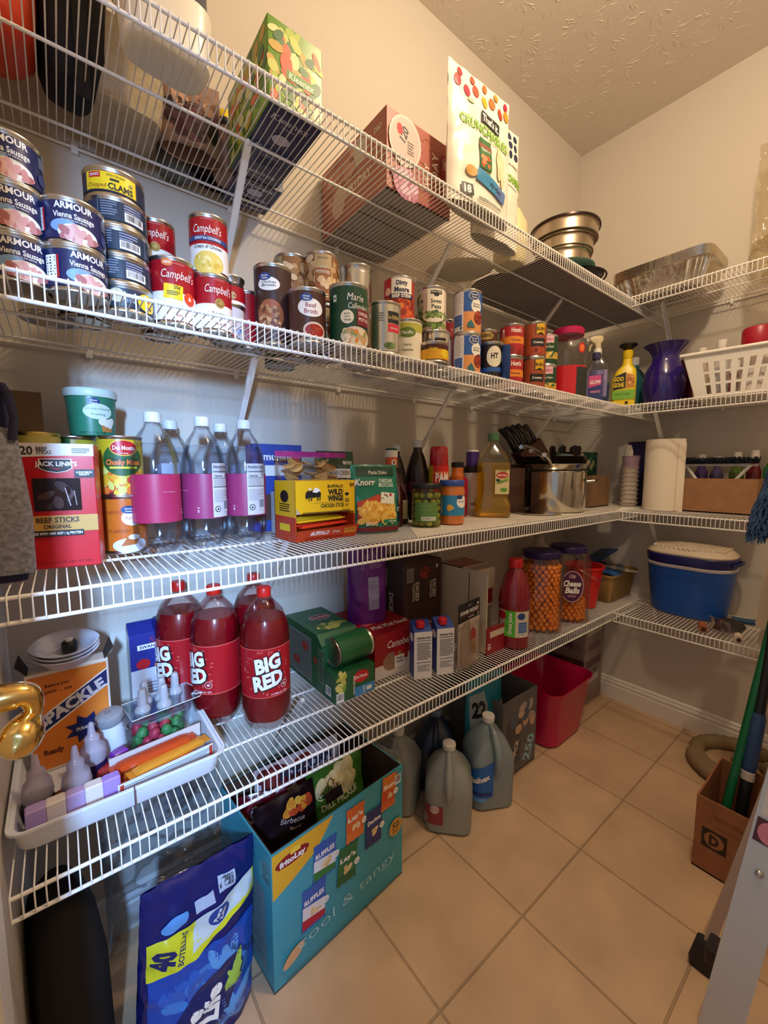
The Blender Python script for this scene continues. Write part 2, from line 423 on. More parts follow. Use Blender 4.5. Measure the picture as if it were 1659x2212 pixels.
mx = N.new('ShaderNodeMix'); mx.data_type = 'RGBA'; mx.blend_type = 'MULTIPLY'; mx.inputs['Factor'].default_value = 1
K.new(br.outputs[0], mx.inputs['A']); K.new(r.outputs[0], mx.inputs['B']); K.new(mx.outputs['Result'], b.inputs['Base Color'])
bp = N.new('ShaderNodeBump'); bp.inputs['Strength'].default_value = .8; bp.inputs['Distance'].default_value = .002; bp.invert = True
K.new(br.outputs['Fac'], bp.inputs['Height']); n2 = N.new('ShaderNodeTexNoise'); n2.inputs['Scale'].default_value = 30
bp2 = N.new('ShaderNodeBump'); bp2.inputs['Strength'].default_value = .12; bp2.inputs['Distance'].default_value = .003
K.new(tc.outputs['Object'], n2.inputs['Vector']); K.new(n2.outputs[0], bp2.inputs['Height']); K.new(bp.outputs[0], bp2.inputs['Normal']); K.new(bp2.outputs[0], b.inputs['Normal'])
b.inputs['Roughness'].default_value = .5
struct('floor', slab(XD-.6, L+.1, YR-.5, .1, -.05, 0, m))
def base(name, P, Q, nx, ny):
    mb = MB(); pr = [(.013, 0), (.013, .066), (.009, .071), (.012, .078), (.012, .084), (.007, .092), (.009, .098), (.003, .104), (.0, .106)]
    for (P0, P1) in ((P, Q),):
        vs = [(p[0]+nx*d, p[1]+ny*d, z) for p in (P0, P1) for d, z in pr]; n = len(pr)
        mb.add(vs, [(i, i+n, i+n+1, i+1) for i in range(n-1)], TRIM)
    struct(name, mb)
base('baseboard_back', (L, YR), (L, 0), -1, 0); base('baseboard_left', (XD, 0), (L, 0), 0, -1)
base('baseboard_right', (XD, YR), (L, YR), 0, 1); base('baseboard_front', (XD, -.46), (XD, 0), 1, 0)
# ================================================================== wire shelves
PITCHW = .0127
def wire_shelf(name, label, kind, z, a0, a1, rails, braces, brace_mat=WIRE):
    # kind 'A': along the long wall (deck in x), 'B': along the back wall (deck in -y)
    t = thing('wire_shelf', label, 'shelf', (0, 0, z))
    dep = D if kind == 'A' else D2
    P = (lambda s, q, zz: (s, -q, zz)) if kind == 'A' else (lambda s, q, zz: (L-q, s, zz))
    b = MB(); n = int(abs(a1-a0)/PITCHW); r = .0011
    for i in range(n+1):
        s = a0+(a1-a0)*i/n
        b.tube([P(s, .002, -r), P(s, dep-.003, -r), P(s, dep, -r-.003), P(s, dep, -LIP)], r, WIRE, 5)
    b.build('deck_wires', t, 80)
    for nm, q, zz, rad in [('front_rail', dep-.0035, -.0052, .0030), ('lip_rail', dep-.0035, -LIP, .0030)]+[('middle_rail', q, -.0052, .0028) for q in rails]+[('back_rail', .006, -.0052, .0028)]:
        MB().tube([P(a0, q, zz), P(a1, q, zz)], rad, WIRE, 8).build(nm, t, 60)
    for s, q, dz in braces:
        bb = MB(); ax = Vector((1, 0, 0)) if kind == 'A' else Vector((0, 1, 0))
        p0, p1 = Vector(P(s, q, -.008)), Vector(P(s, .004, -dz)); dirn = (p1-p0).normalized(); nn = dirn.cross(ax).normalized()
        vs = []
        for p in (p0, p1):
            for (e, f) in ((-.007, -.001), (.007, -.001), (.007, .001), (-.007, .001)): vs.append(p+ax*e+nn*f)
        bb.add(vs, [(3, 2, 1, 0), (4, 5, 6, 7), (0, 1, 5, 4), (1, 2, 6, 5), (2, 3, 7, 6), (3, 0, 4, 7)], brace_mat)
        for e in (-1, 1):
            bb.add([p0+ax*e*.007, p1+ax*e*.007, p1+ax*e*.007-nn*.006, p0+ax*e*.007-nn*.006], [(0, 1, 2, 3)], brace_mat)
        bb.ball(tuple(p0+Vector((0, 0, .002))), .006, brace_mat, 8, 5)
        bb.build('support_brace', t, 30)
    for k in range(int(abs(a1-a0)/.3)):
        s = a0+(a1-a0)*(k+.5)/max(1, int(abs(a1-a0)/.3))
        q = P(s, .005, -.006); MB().box(q[0]-.006, q[0]+.006, q[1]-.0045, q[1]+.0045, -.016, .003, WHT, .001).build('wall_clip', t)
    return t
XA = XD+.012
wire_shelf('s', 'topmost white wire shelf along the long left wall, holding tissue boxes', 'A', Z1, XA, L-.004, (.24, .06), [(.338, .24, .25), (.927, .24, .25), (1.553, .23, .25)])
wire_shelf('s', 'second white wire shelf from the top on the long left wall, full of tins', 'A', Z2, XA, L-.004, (.21, .05), [(.354, .20, .25), (.986, .20, .25), (1.6, .20, .25)])
wire_shelf('s', 'third white wire shelf on the left wall, holding water bottles and pots', 'A', Z3, XA, L-.004, (.21, .05), [(.41, .22, .25), (1.05, .20, .25)])
t4 = wire_shelf('s', 'lowest white wire shelf on the left wall, holding red soda bottles', 'A', Z4, XA, L-.004, (.27, .17, .05), [(.45, .2, .25), (1.05, .20, .25)])
bb = MB(); bb.add([(1.74, -.35, -.012), (1.74, -.335, -.05), (1.74, -.008, -.24), (1.74, -.008, -.012), (1.755, -.35, -.012), (1.755, -.335, -.05), (1.755, -.008, -.24), (1.755, -.008, -.012)],
    [(0, 1, 2, 3), (7, 6, 5, 4), (0, 4, 5, 1), (1, 5, 6, 2), (2, 6, 7, 3), (3, 7, 4, 0)], BLK); bb.build('black_bracket', t4, 0)['label'] = 'black bracket'
for z, lb, br in ((Z1, 'topmost white wire shelf on the short back wall, holding foil pans', [(-.46, .20, .25)]), (Z2, 'second white wire shelf on the back wall, holding the white basket', [(-.45, .18, .22)]),
              (Z3, 'third white wire shelf on the back wall, holding the paper towel roll', [(-.45, .18, .22)]), (Z4, 'lowest white wire shelf on the back wall, under the blue cooler', [(-.45, .05, .1)])):
    wire_shelf('b', lb, 'B', z, -D-.006, -1.3, (.17, .05) if z != Z4 else (.12, .05), br)
LINER = M('#d8d2c8', .5, kind='mottle')
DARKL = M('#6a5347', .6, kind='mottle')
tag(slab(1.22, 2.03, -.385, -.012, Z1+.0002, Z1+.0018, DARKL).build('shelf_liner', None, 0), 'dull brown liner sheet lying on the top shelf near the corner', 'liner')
o = MB(); o.add([(.66, -.396, Z3+.0002), (1.74, -.396, Z3+.0002), (1.98, -.33, Z3+.0002), (1.98, -.015, Z3+.0002), (.93, -.015, Z3+.0002), (.66, -.396, Z3+.0014), (1.74, -.396, Z3+.0014), (1.98, -.33, Z3+.0014), (1.98, -.015, Z3+.0014), (.93, -.015, Z3+.0014)],
    [(4, 3, 2, 1, 0), (5, 6, 7, 8, 9), (0, 1, 6, 5), (1, 2, 7, 6), (2, 3, 8, 7), (3, 4, 9, 8), (4, 0, 5, 9)], LINER)
for q in range(40):
    xx, yy = rr.uniform(.8, 1.75), rr.uniform(-.38, -.2); o.add([(xx+.0025*cos(a), yy+.0018*sin(a), Z3+.0016) for a in (0, 1, 2, 3, 4, 5)], [(0, 1, 2, 3, 4, 5)], M('#6b5a44', .7))
tag(o.build('shelf_liner', None, 0), 'pale crumb-speckled liner under the oil bottle and pots', 'liner')
# ================================================================== second shelf: tins
W_, K_ = M('#f2efe8', .4), M('#16151a', .45)
NAVY, RED, CRIM = M('#1d2350', .35), M('#c01f2c', .3), M('#a8121f', .3)
GOLD = M('#b7964e', .4, .3); YEL = M('#f2d21f', .35); CREAM = M('#ece5cf', .4); GRN = M('#1f6a3c', .35); DGRN = M('#14452e', .35)
MEATS = [M(c, .5) for c in ('#c98a8c', '#d9a3a0', '#b06a6a', '#e2b5ad')]
BEANS = [M(c, .4) for c in ('#8e2d22', '#a9402c', '#7a2019', '#c0562f')]
BLUE = M('#2f5fb0', .35); GVB = M('#24407e', .35)
def p_vienna(l, r, h):
    l.text('ARMOUR', 0, h*.80, .0082, W_, .03, w=.046); l.text('Vienna Sausage', 0, h*.60, .0072, W_, .02, w=.049)
    l.text('SALCHICHA DE VIENNA', 0, h*.50, .002, W_, .01, w=.03); l.ell(-.012, h*.36, .017, .009, M('#7fa4cc', .4)); l.ell(.004, h*.24, .024, .0125, W_)
    l.text('ORIGINAL', .004, h*.42, .0028, M('#c9c86a', .4), .01, w=.02); l.blobs(.004, h*.24, .036, .012, MEATS, 16, .004, 1.9)
    l.ell(.044, h*.35, .009, .008, M('#33427a')); l.lines(.046, h*.7, .018, .014, 5, M('#8f98b8')); l.rect(-.048, h*.5, .016, .03, W_); l.lines(-.048, h*.5, .013, .026, 7, K_); l.rect(-.038, h*.5, .0025, .03, RED)
def p_clam(l, r, h):
    l.rect(0, h*.5, .074, h*.62, M('#d3a22c', .3)); l.rect(0, h*.5, .072, h*.58, YEL); l.rect(-.022, h*.68, .018, .008, RED); l.text('SNOW\'S', -.022, h*.68, .004, W_, .02, w=.014)
    l.text('WILD CAUGHT', .008, h*.70, .003, K_, .01, w=.026); l.text('Chopped', -.019, h*.34, .006, M('#8c3b2a'), .0, w=.027, shear=.2); l.text('CLAMS', .014, h*.34, .0085, K_, .03, w=.034)
    l.rect(.006, h*.56, .012, .003, K_); l.ell(.028, h*.56, .003, .0025, M('#8a8358'))
def p_tuna(l, r, h):
    l.lines(-.03, h*.55, .022, .022, 6, M('#7e8aa0')); l.rect(-.045, h*.5, .0006, h*.7, M('#8f98b8')); l.lines(.004, h*.66, .026, .012, 3, M('#8f98b8')); l.bars(.006, h*.36, .030, .013, K_, 18)
    l.rect(.03, h*.5, .0006, h*.7, M('#8f98b8'))
def p_tuna2(l, r, h):
    l.ell(.033, h*.5, .018, .014, YEL); l.text('Tuna', .034, h*.36, .006, K_, .02, w=.014); l.blobs(.03, h*.62, .012, .006, [RED], 4, .002); l.ell(-.014, h*.55, .011, .011, M('#c9c4a0')); l.text('STAR', .006, h*.4, .005, M('#9fb4d8'), .02, w=.014)
def camp(word2=None, low=None, medal=True, sx=0.0, w=.05, food=None, top=.0):
    def f(l, r, h):
        l.rect(0, h*.27, 2*pi*r*.98, h*.42, M('#f1ece6', .35))
        l.text('Campbell\'s', sx, h*.74, .0135, W_, .0, w=w, shear=.18)
        l.text('CONDENSED', sx, h*.90, .0028, M('#d9908a'), .0, w=.02)
        if medal: l.ell(sx, h*.50, .0085, .0085, GOLD); l.ell(sx, h*.50, .0065, .0065, M('#8c7238', .4, .3)); l.ell(sx+.001, h*.51, .003, .004, GOLD)
        if word2: l.text(word2, sx, h*.32, .0045, K_, .01, w=.03)
        l.text('SOUP', sx, h*.14, .004, CRIM, .01, w=.02)
        if low: low(l, r, h)
    return f
def low_cream(l, r, h):
    l.rect(0, h*.58, .086, .008, M('#31497e')); l.text('GREAT for COOKING', 0, h*.58, .004, W_, .015, w=.046)
    l.ell(0, h*.17, .027, .020, M('#e6c75e', .4)); l.blobs(0, h*.17, .04, .02, [M('#f0d98a'), M('#d8b040')], 16, .0028)
    l.text('Cream of Chicken', 0, h*.44, .006, K_, .01, w=.048)
def low_sale(l, r, h):
    l.ell(-.008, h*.90, .009, .006, M('#e07a2c')); l.text('NEW!', -.008, h*.90, .004, W_, .02, w=.011)
    l.rect(.000, h*.48, .030, .024, YEL, -.06); l.text('50¢', .006, h*.55, .006, K_, .02, w=.010); l.lines(0, h*.46, .02, .008, 3, K_); l.ell(.027, h*.42, .0105, .011, M('#e2441f')); l.poly([(.024, h*.40), (.027, h*.47), (.030, h*.40)], W_)
    l.text('Spicy Red Soup', .008, h*.27, .005, K_, .01, w=.034)
A0 = B(45, 608, Z2, .0385)
v0 = can('navy sausage tin at the bottom of the tall stack by the left edge', *A0, .0385, .0625, NAVY, p_vienna, .12, name='sausage_tin')
for i, lb in ((1, 'navy sausage tin in the middle of the tall stack by the left edge'), (2, 'navy sausage tin topping the three-high stack by the left edge')):
    dup(v0, (A0[0]-.002*i, A0[1], Z2+.0627*i), v0.rotation_euler.z-.05*i, lb, 'sausage tins')
v0['group'] = 'sausage tins'
A1 = B(168, 630, Z2, .0385)
dup(v0, A1, facing(*A1[:2])+.45, 'navy sausage tin carrying a second one, beside the tall left stack', 'sausage tins')
dup(v0, (A1[0], A1[1], Z2+.0627), facing(*A1[:2])+.05, 'navy sausage tin topping the two-high stack left of the clam tins', 'sausage tins')
can('plain pale-lidded tin standing behind the navy sausage tins', .005, -.175, Z2, .04, .115, CREAM, None, name='tin_can')
can('dark navy tin standing behind the two stacks of sausage tins', .055, -.20, Z2, .038, .10, NAVY, lambda l, r, h: l.lines(0, h*.6, .03, .03, 6, CREAM), name='tin_can')
A2 = B(270, 672, Z2, .0425)
tb = M('#25354a', .35)
for i in range(5):
    z = Z2+.0425*i
    if i == 4: can('low clam tin with yellow front panel, topmost of its stack', A2[0]-.004, A2[1]+.004, z, .0425, .0423, M('#2a3046', .35), p_clam, -.12, name='clam_tin')
    elif i == 0: can('low tuna tin with yellow oval, bottom of the clam stack', A2[0], A2[1], z, .0425, .0423, tb, p_tuna2, .1, name='tuna_tin')
    else: can('low dark blue tin with barcode, %s in the clam stack' % ('second from bottom', 'third from bottom', 'fourth from bottom')[i-1], A2[0]-.001*i, A2[1], z, .0425, .0423, tb, p_tuna, (.35, .22, .45)[i-1], group='dark blue tins under the clam tin', name='tuna_tin')
cr = CRIM
A3 = B(377, 700, Z2, .0372)
can('tall red and white soup tin with yellow sale sticker', A3[0], A3[1], Z2, .0372, .112, cr, camp(low=low_sale, medal=False, sx=.010, w=.056), .02, name='soup_tin')
can('red and white soup tin standing behind the one with the sale sticker', .172, -.190, Z2, .0333, .1015, cr, camp('Soup'), 0, name='soup_tin')
can('red and white soup tin topping the stack behind the sale-sticker tin', .172, -.190, Z2+.1017, .0333, .1015, cr, camp('Soup'), -.05, name='soup_tin')
A4 = B(463, 716, Z2, .0333)
can('red and white soup tin with medal, under the cream of chicken one', A4[0], A4[1], Z2, .0333, .1015, cr, camp('Tomato', sx=.010), .05, name='soup_tin')
can('soup tin with yellow soup picture, on top of the red and white one', A4[0]-.003, A4[1]+.003, Z2+.1017, .0333, .1015, cr, camp(low=low_cream, medal=False), -.05, name='soup_tin')
def p_stars(l, r, h):
    l.text('WORLD', -.01, h*.72, .011, M('#26306a'), .03, w=.030); l.text('COOKED', 0, h*.42, .009, M('#26306a'), .03, w=.034); l.blobs(0, h*.2, .05, .02, [M('#3a66b0'), RED, M('#b0b6d0')], 14, .004)
can('pale tin with blue lettering behind the shelf lip under a small red tin', .285, -.235, Z2, .0333, .070, M('#cfc9cf', .4), p_stars, 0)
can('small bare-topped tin with red wrapper on a pale lettered tin', .292, -.232, Z2+.0702, .030, .056, None, lambda l, r, h: (l.rect(0, h*.36, 2*pi*r*.97, h*.55, CRIM), l.ell(.006, h*.3, .007, .007, M('#b5a172')), l.rect(0, h*.08, 2*pi*r*.97, h*.12, W_)), 0, True)
can('plain red tin just behind the small bare-topped tin', .335, -.205, Z2, .033, .115, CRIM, None, 0)
def oval(l, u, v, a, b, txt, gv=True, tc=K_, bg=W_, h2=.006):
    l.ell(u, v, a, b, bg)
    for i, tx in enumerate(txt): l.text(tx, u, v+b*(.25 if len(txt) > 1 else 0)-i*h2*1.35, h2, tc, .01, w=min(1.3*a, .0045*len(tx)+.004))
    if gv: l.ell(u-a*.35, v+b*1.05, .0125, .0075, GVB); l.text('Great', u-a*.35, v+b*1.05+.002, .0032, W_, .02, w=.013); l.text('Value', u-a*.35, v+b*1.05-.003, .0032, W_, .02, w=.012)
NUTS = [M(c, .5) for c in ('#b98a5c', '#8f5c3a', '#cfa276', '#6d3c28')]
brown = M('#3c2420', .35)
def p_broth(l, r, h):
    l.ell(-.010, h*.36, .027, .030, M('#a05a3a', .35)); l.blobs(-.010, h*.36, .04, .044, NUTS, 40, .0035, 1.5); oval(l, -.012, h*.74, .022, .013, ['Chicken', 'Broth'], h2=.0045); l.bars(.047, h*.6, .012, .05, K_)
can('tall dark brown tin with white oval and stew picture', .372, -.262, Z2+.0, .0375, .155, brown, p_broth, .1, name='broth_tin')
can('small green and cream tin between two brown ones', .45, -.115, Z2, .036, .158, M('#2f5a3a'), lambda l, r, h: (l.rect(.012, h*.8, .03, h*.34, CREAM), l.lines(.012, h*.8, .026, h*.2, 5, GRN)), 0)
def p_beef(l, r, h):
    oval(l, .004, h*.63, .026, .0175, ['Beef', 'Broth'], tc=M('#9c2f2a'), h2=.0085); l.ell(.012, h*.22, .024, .016, M('#d8c2b0')); l.ell(.012, h*.22, .020, .012, M('#a02a1c', .2)); l.blobs(.012, h*.22, .024, .01, BEANS, 10, .002)
A5 = B(652, 742, Z2, .0375)
can('brown beef broth tin with white oval and red soup bowl', .420, -.318, Z2, .0375, .104, M('#4b2b22', .3), p_beef, .1, name='broth_tin')
POT = [M(c, .5) for c in ('#d9b98c', '#c7a172', '#e6cca4', '#a87e50', '#8c5f3a')]
def p_pot(l, r, h):
    l.blobs(0, h*.5, 2*pi*r*.98, h*.75, POT, 150, .006, 1.4); l.rect(0, h*.5, .036, h*.88, M('#9c6238', .4)); l.rect(0, h*.80, .036, h*.26, M('#b9a278', .4))
    l.text('HALF PRICE', 0, h*.86, .004, M('#5c4a24'), .01, w=.022); l.text('WHOLE', 0, h*.69, .003, W_, .01, w=.014); l.text('POTATOES', 0, h*.60, .006, W_, .02, w=.028); l.blobs(0, h*.40, .026, .02, [POT[0], POT[2]], 8, .006); l.lines(0, h*.16, .02, .01, 2, CREAM)
bpot = M('#96683e', .4)
for (x, y, k, lb) in ((.497, -.245, 0, 'brown potato tin under the other one, behind the dark green tin'), (.497, -.245, 1, 'brown potato tin with whole potatoes, highest in the middle of the shelf'), (.447, -.195, 0, 'brown tin hidden under another, behind the beef broth'), (.447, -.195, 1, 'brown potato tin turned sideways, left of the highest potato tin')):
    can(lb, x, y, Z2+.1112*k, .0375, .111, bpot, p_pot, (.0, .1, -.9, -1.0)[(x == .447)*2+k], name='potato_tin', group='potato tins')
can('bare ribbed silver tin standing on another tin beside the potato tins', .590, -.250, Z2+.1112, .0375, .111, None, None, 0, True)
can('tin under the bare ribbed one, mostly hidden by the dark green tin', .590, -.250, Z2, .0375, .111, W_, lambda l, r, h: (l.text('SOUP', 0, h*.6, .012, K_, .02, w=.03), l.rect(0, h*.3, .09, .02, RED)), 0)
def p_mc(l, r, h):
    l.rect(-.028, h*.76, .008, .013, W_); l.rect(-.028, h*.76, .004, .005, DGRN); l.text('Marie', .018, h*.77, .014, W_, .0, w=.036, shear=.2); l.text('Callender\'s', .026, h*.63, .011, W_, .0, w=.050, shear=.2)
    l.ell(-.001, h*.45, .0135, .0135, CREAM); l.text('MADE', -.001, h*.50, .003, DGRN, .02); l.text('WITH', -.001, h*.45, .003, DGRN, .02); l.text('CREAM', -.001, h*.40, .003, DGRN, .02)
    l.rect(.036, h*.46, .034, .032, M('#7d1731')); l.text('CHICKEN', .036, h*.52, .006, W_, .02, w=.028); l.text('POT PIE', .036, h*.43, .006, W_, .02, w=.026)
    l.ell(.020, h*.14, .034, .020, M('#d9cdb8')); l.blobs(.02, h*.15, .05, .022, [M('#c8a678'), M('#e6d6b8'), M('#8aa060'), M('#d98a3c')], 34, .0045)
can('dark green pot pie soup tin at the front of the shelf middle', .500, -.350, Z2, .040, .122, DGRN, p_mc, -.05, name='soup_tin')
SILV = M('#cfccc4', .25, .9)
def p_ls(sc):
    def f(l, r, h):
        l.rect(.022*sc, h*.70, .030*sc, h*.22, K_); l.text('Le SUEUR', .022*sc, h*.70, .0075*sc, M('#d8c070'), .02, w=.027*sc); l.rect(.022*sc, h*.50, .030*sc, h*.16, M('#d4304a')); l.text('sweet peas', .022*sc, h*.50, .004*sc, W_, .01, w=.02*sc)
        l.ell(.012*sc, h*.16, .014*sc, .007*sc, M('#58744a')); l.blobs(.012*sc, h*.16, .02*sc, .006, [M('#7c9a5a'), M('#4a6a3c')], 8, .003); l.lines(-.008, h*.7, .014, .02, 4, M('#8a8a8a'))
    return f
can('silver sweet pea tin with black band standing at the front', .596, -.348, Z2, .0375, .111, SILV, p_ls(1), .05, name='pea_tin')
STEW = [M(c, .4) for c in ('#d8622c', '#b8321f', '#e88a3c', '#8c2418', '#c9452a')]
def p_dinty(l, r, h):
    l.blobs(.004, h*.30, .078, h*.42, STEW, 60, .0065); l.rect(.006, h*.80, .052, h*.32, W_); l.text('Dinty', .006, h*.86, .010, NAVY, .04, w=.028); l.text('Moore', .006, h*.72, .011, NAVY, .04, w=.036); l.rect(.006, h*.59, .06, h*.10, NAVY); l.text('BEEF STEW', .006, h*.59, .0075, W_, .04, w=.048)
    l.rect(-.036, h*.80, .03, h*.34, RED); l.ell(-.030, h*.70, .009, .009, M('#e8bcb0'))
can('beef stew tin with white name panel on top of the cream vegetable tin', .692, -.288, Z2+.098, .0375, .111, M('#a83422', .35), p_dinty, 0, name='stew_tin')
def p_pac(l, r, h):
    l.rect(0, h*.80, .2, h*.2, M('#b9b54a')); l.ell(.0, h*.68, .020, .0115, M('#5c7a2e')); l.text('Pacific', 0, h*.68, .0075, W_, .01, w=.028, shear=.15); l.text('Hearty', -.0, h*.40, .005, M('#5c4a2c'), .01, w=.02); l.text('Vegetable', 0, h*.28, .005, M('#5c4a2c'), .01, w=.028)
can('cream and green vegetable soup tin under the beef stew tin', .678, -.335, Z2, .0345, .097, CREAM, p_pac, 0, name='soup_tin')
can('brown and cream chilli tin tucked behind the beef stew tin', .66, -.19, Z2, .0375, .15, brown, lambda l, r, h: (l.rect(0, h*.82, .04, .03, CREAM), l.text('Chili', 0, h*.82, .01, K_, .02, w=.026)), 0)
def p_low(l, r, h): l.rect(.01, h*.38, .09, h*.48, M('#e6a81c')); l.text('PORK', 0, h*.62, .006, YEL, .02, w=.022); l.ell(.030, h*.42, .013, .010, YEL)
can('low dark brown tin with yellow band at the shelf front', .730, -.372, Z2, .035, .048, M('#4a1c18', .3), p_low, 0)
GR = [M(c, .4) for c in ('#5c7a3c', '#7c9a4a', '#44602c', '#90ac5c')]
def p_peas(l, r, h):
    l.blobs(-.0, h*.26, .09, h*.34, GR, 90, .0040, 1.6); l.blobs(-.04, h*.5, .03, h*.7, GR+[M('#d8c8b4')], 30, .004); l.rect(.012, h*.66, .046, h*.52, M('#efe8d6')); l.rect(.012, h*.85, .030, .009, K_); l.ell(.012, h*.80, .007, .005, K_); l.text('Clover Valley', .012, h*.86, .004, W_, .02, w=.027)
    l.text('Sweet', .012, h*.66, .0095, DGRN, .01, w=.028); l.text('Peas', .012, h*.54, .0095, DGRN, .01, w=.024); l.ell(.006, h*.32, .028, .015, M('#e9e2d0')); l.blobs(.006, h*.36, .044, .014, GR, 50, .0030, 1.1); l.poly([(.006, h*.43), (.012, h*.47), (.018, h*.43)], GRN)
can('cream sweet peas tin standing on the second silver pea tin', .800, -.292, Z2+.103, .0375, .111, M('#d9c9bc', .4), p_peas, 0, name='pea_tin')
can('silver pea tin with black band underneath the sweet peas tin', .800, -.312, Z2, .0345, .1015, SILV, p_ls(1), -.35, name='pea_tin')
can('dark red diced tomato tin behind the sweet peas tin', .885, -.19, Z2, .0375, .20, M('#7a241e', .35), lambda l, r, h: (l.text('PIZZA', 0, h*.85, .010, CREAM, .02, w=.03), l.blobs(0, h*.5, .07, .05, BEANS, 24, .005)), .2)
can('red tin with small round marks behind the blue kidney bean tins', .955, -.20, Z2, .0375, .19, M('#a83038', .35), lambda l, r, h: l.blobs(0, h*.7, .06, .10, [M('#d8a8a4')], 14, .003, 1), .2)
def p_gv(l, r, h):
    l.rect(.02, h*.26, .06, h*.46, M('#e39a5c', .35)); l.rect(-.026, h*.5, .036, h*.9, M('#e9e4ea', .4)); l.lines(-.026, h*.7, .030, h*.42, 9, K_, .3); l.rect(-.026, h*.30, .028, h*.26, BLUE); l.lines(-.026, h*.30, .024, h*.2, 6, M('#9db6dc'))
    oval(l, .028, h*.62, .016, .018, ['Kidney', 'Beans'], gv=False, h2=.0045); l.ell(.020, h*.84, .0145, .0115, W_); l.ell(.020, h*.84, .013, .010, GVB); l.text('Great', .020, h*.87, .004, W_, .02, w=.016); l.text('Value', .020, h*.81, .004, W_, .02, w=.015)
    l.ell(.034, h*.36, .014, .017, M('#7a1f1a')); l.blobs(.034, h*.36, .018, .026, BEANS, 18, .003, 1.7); l.poly([(.004, h*.12), (.024, h*.12), (.012, h*.30), (.002, h*.2)], M('#2f6f78')); l.ell(-.014, h*.12, .003, .004, GRN)
for k, lb in ((0, 'blue and orange kidney bean tin, lower one of the pair'), (1, 'blue and orange kidney bean tin resting on its twin')):
    can(lb, .905, -.325, Z2+.1112*k, .0375, .111, BLUE, p_gv, (.0, -.08)[k], name='bean_tin', group='blue kidney bean tins')
can('white and blue kidney bean tin between the peas and the blue pair', .857, -.262, Z2, .0375, .111, M('#e8e6ea', .4), lambda l, r, h: (l.ell(0, h*.72, .022, .014, GVB), l.text('Great Value', 0, h*.72, .005, W_, .02, w=.032), l.text('Light', .006, h*.45, .007, K_, .01, w=.02), l.text('Kidney', 0, h*.30, .008, K_, .01, w=.03), l.rect(0, h*.12, .2, .012, BLUE)), -.1, name='bean_tin')
BBR = M('#4e2a1e', .35)
def p_bush(l, r, h): l.ell(0, h*.78, .024, .012, GOLD); l.text('BUSH\'S', 0, h*.78, .009, K_, .04, w=.036); l.text('BAKED BEANS', 0, h*.5, .005, M('#d8b078'), .02, w=.04); l.blobs(0, h*.25, .05, .02, BEANS, 16, .0035)
can('small brown baked bean tin between the blue tins and the red ones', 1.065, -.262, Z2+.085, .034, .085, BBR, p_bush, 0, name='bean_tin')
can('tin with pink and gold wrapper under the small baked bean tin', 1.065, -.262, Z2, .0375, .085, M('#c89a8c', .4), lambda l, r, h: (l.rect(.01, h*.5, .03, h*.8, BBR), l.text('CHILI', .0, h*.3, .01, RED, .02, w=.03)), 0)
can('dark tin with yellow and white letters right of the blue pair', .985, -.345, Z2, .0345, .10, M('#2a2220', .35), lambda l, r, h: (l.ell(.01, h*.6, .022, .028, CREAM), l.text('HT', .01, h*.62, .014, K_, .04, w=.02), l.rect(0, h*.25, .07, .012, BLUE)), 0, name='bean_tin')
mb = MB(); mb.lathe([(.0115, 0), (.0125, .002), (.0125, .088), (.011, .09), (.006, .0905)], M('#2a4a86', .25, .4), 18); o = mb.build('blue_tube'); o.location = (.995, -.388, Z2+.0005)
tag(o, 'slim metallic blue tube standing against the shelf lip', 'tube')
HUNT = M('#b0242c', .3)
def p_hunt(l, r, h): l.rect(0, h*.5, .2, h*.22, M('#e8892c')); l.text('Hunt\'s', .018, h*.80, .013, W_, .03, w=.034); l.text('Tomatoes', .016, h*.5, .006, K_, .01, w=.03); l.rect(-.024, h*.80, .007, .010, W_); l.rect(-.024, h*.66, .010, .014, M('#d88a8a')); l.ell(-.026, h*.22, .006, .006, M('#d86a5a')); l.blobs(.014, h*.18, .04, .02, [M('#8c1a1a')], 5, .006)
for k, lb in ((0, 'red tomato tin with orange band, lower one of the stack'), (1, 'red tomato tin with orange band, upper one of the stack')):
    can(lb, 1.158, -.290, Z2+.1112*k*.9, .0375, .098, HUNT, p_hunt, -.05*k, name='tomato_tin', group='red tomato tins')
def p_bch(l, r, h): l.rect(.016, h*.78, .034, h*.30, K_); l.poly([(.002, h*.92), (.032, h*.95), (.032, h*.62), (.018, h*.70), (.002, h*.64)], M('#d8a818')); l.text('BUSH', .016, h*.79, .009, K_, .04, w=.026); l.rect(.01, h*.42, .046, h*.22, K_); l.text('Country', .010, h*.42, .007, W_, .02, w=.034); l.blobs(.01, h*.16, .05, .02, BEANS, 14, .004)
for k, lb in ((0, 'orange-brown chilli bean tin below its twin'), (1, 'orange-brown chilli bean tin above its twin')):
    can(lb, 1.262, -.305, Z2+.1112*k, .0375, .111, M('#a04a2c', .35), p_bch, .1, name='chilli_tin', group='chilli bean tins')
can('silver-topped tin lying level behind the chilli bean tins', 1.30, -.20, Z2, .0375, .235, M('#5a3a34', .4), None, 0)
can('grey-green tin behind the red tomato tins', 1.19, -.18, Z2, .0375, .21, M('#5c6a5a', .4), None, 0)
def p_lib(l, r, h): l.rect(-.026, h*.84, .016, h*.26, M('#7fa8d0')); l.rect(.010, h*.84, .032, h*.24, M('#e8b4c0')); l.text('Libby\'s', .010, h*.84, .008, M('#a83050'), .02, w=.024); l.text('Sweet Corn', .004, h*.60, .007, W_, .02, w=.042); l.rect(0, h*.32, .2, h*.22, M('#d8b04a')); l.blobs(.01, h*.32, .05, .016, [M('#c8922c'), M('#e8cc6a'), GRN], 20, .004); l.text('Kernel', .004, h*.72, .003, CREAM, .01)
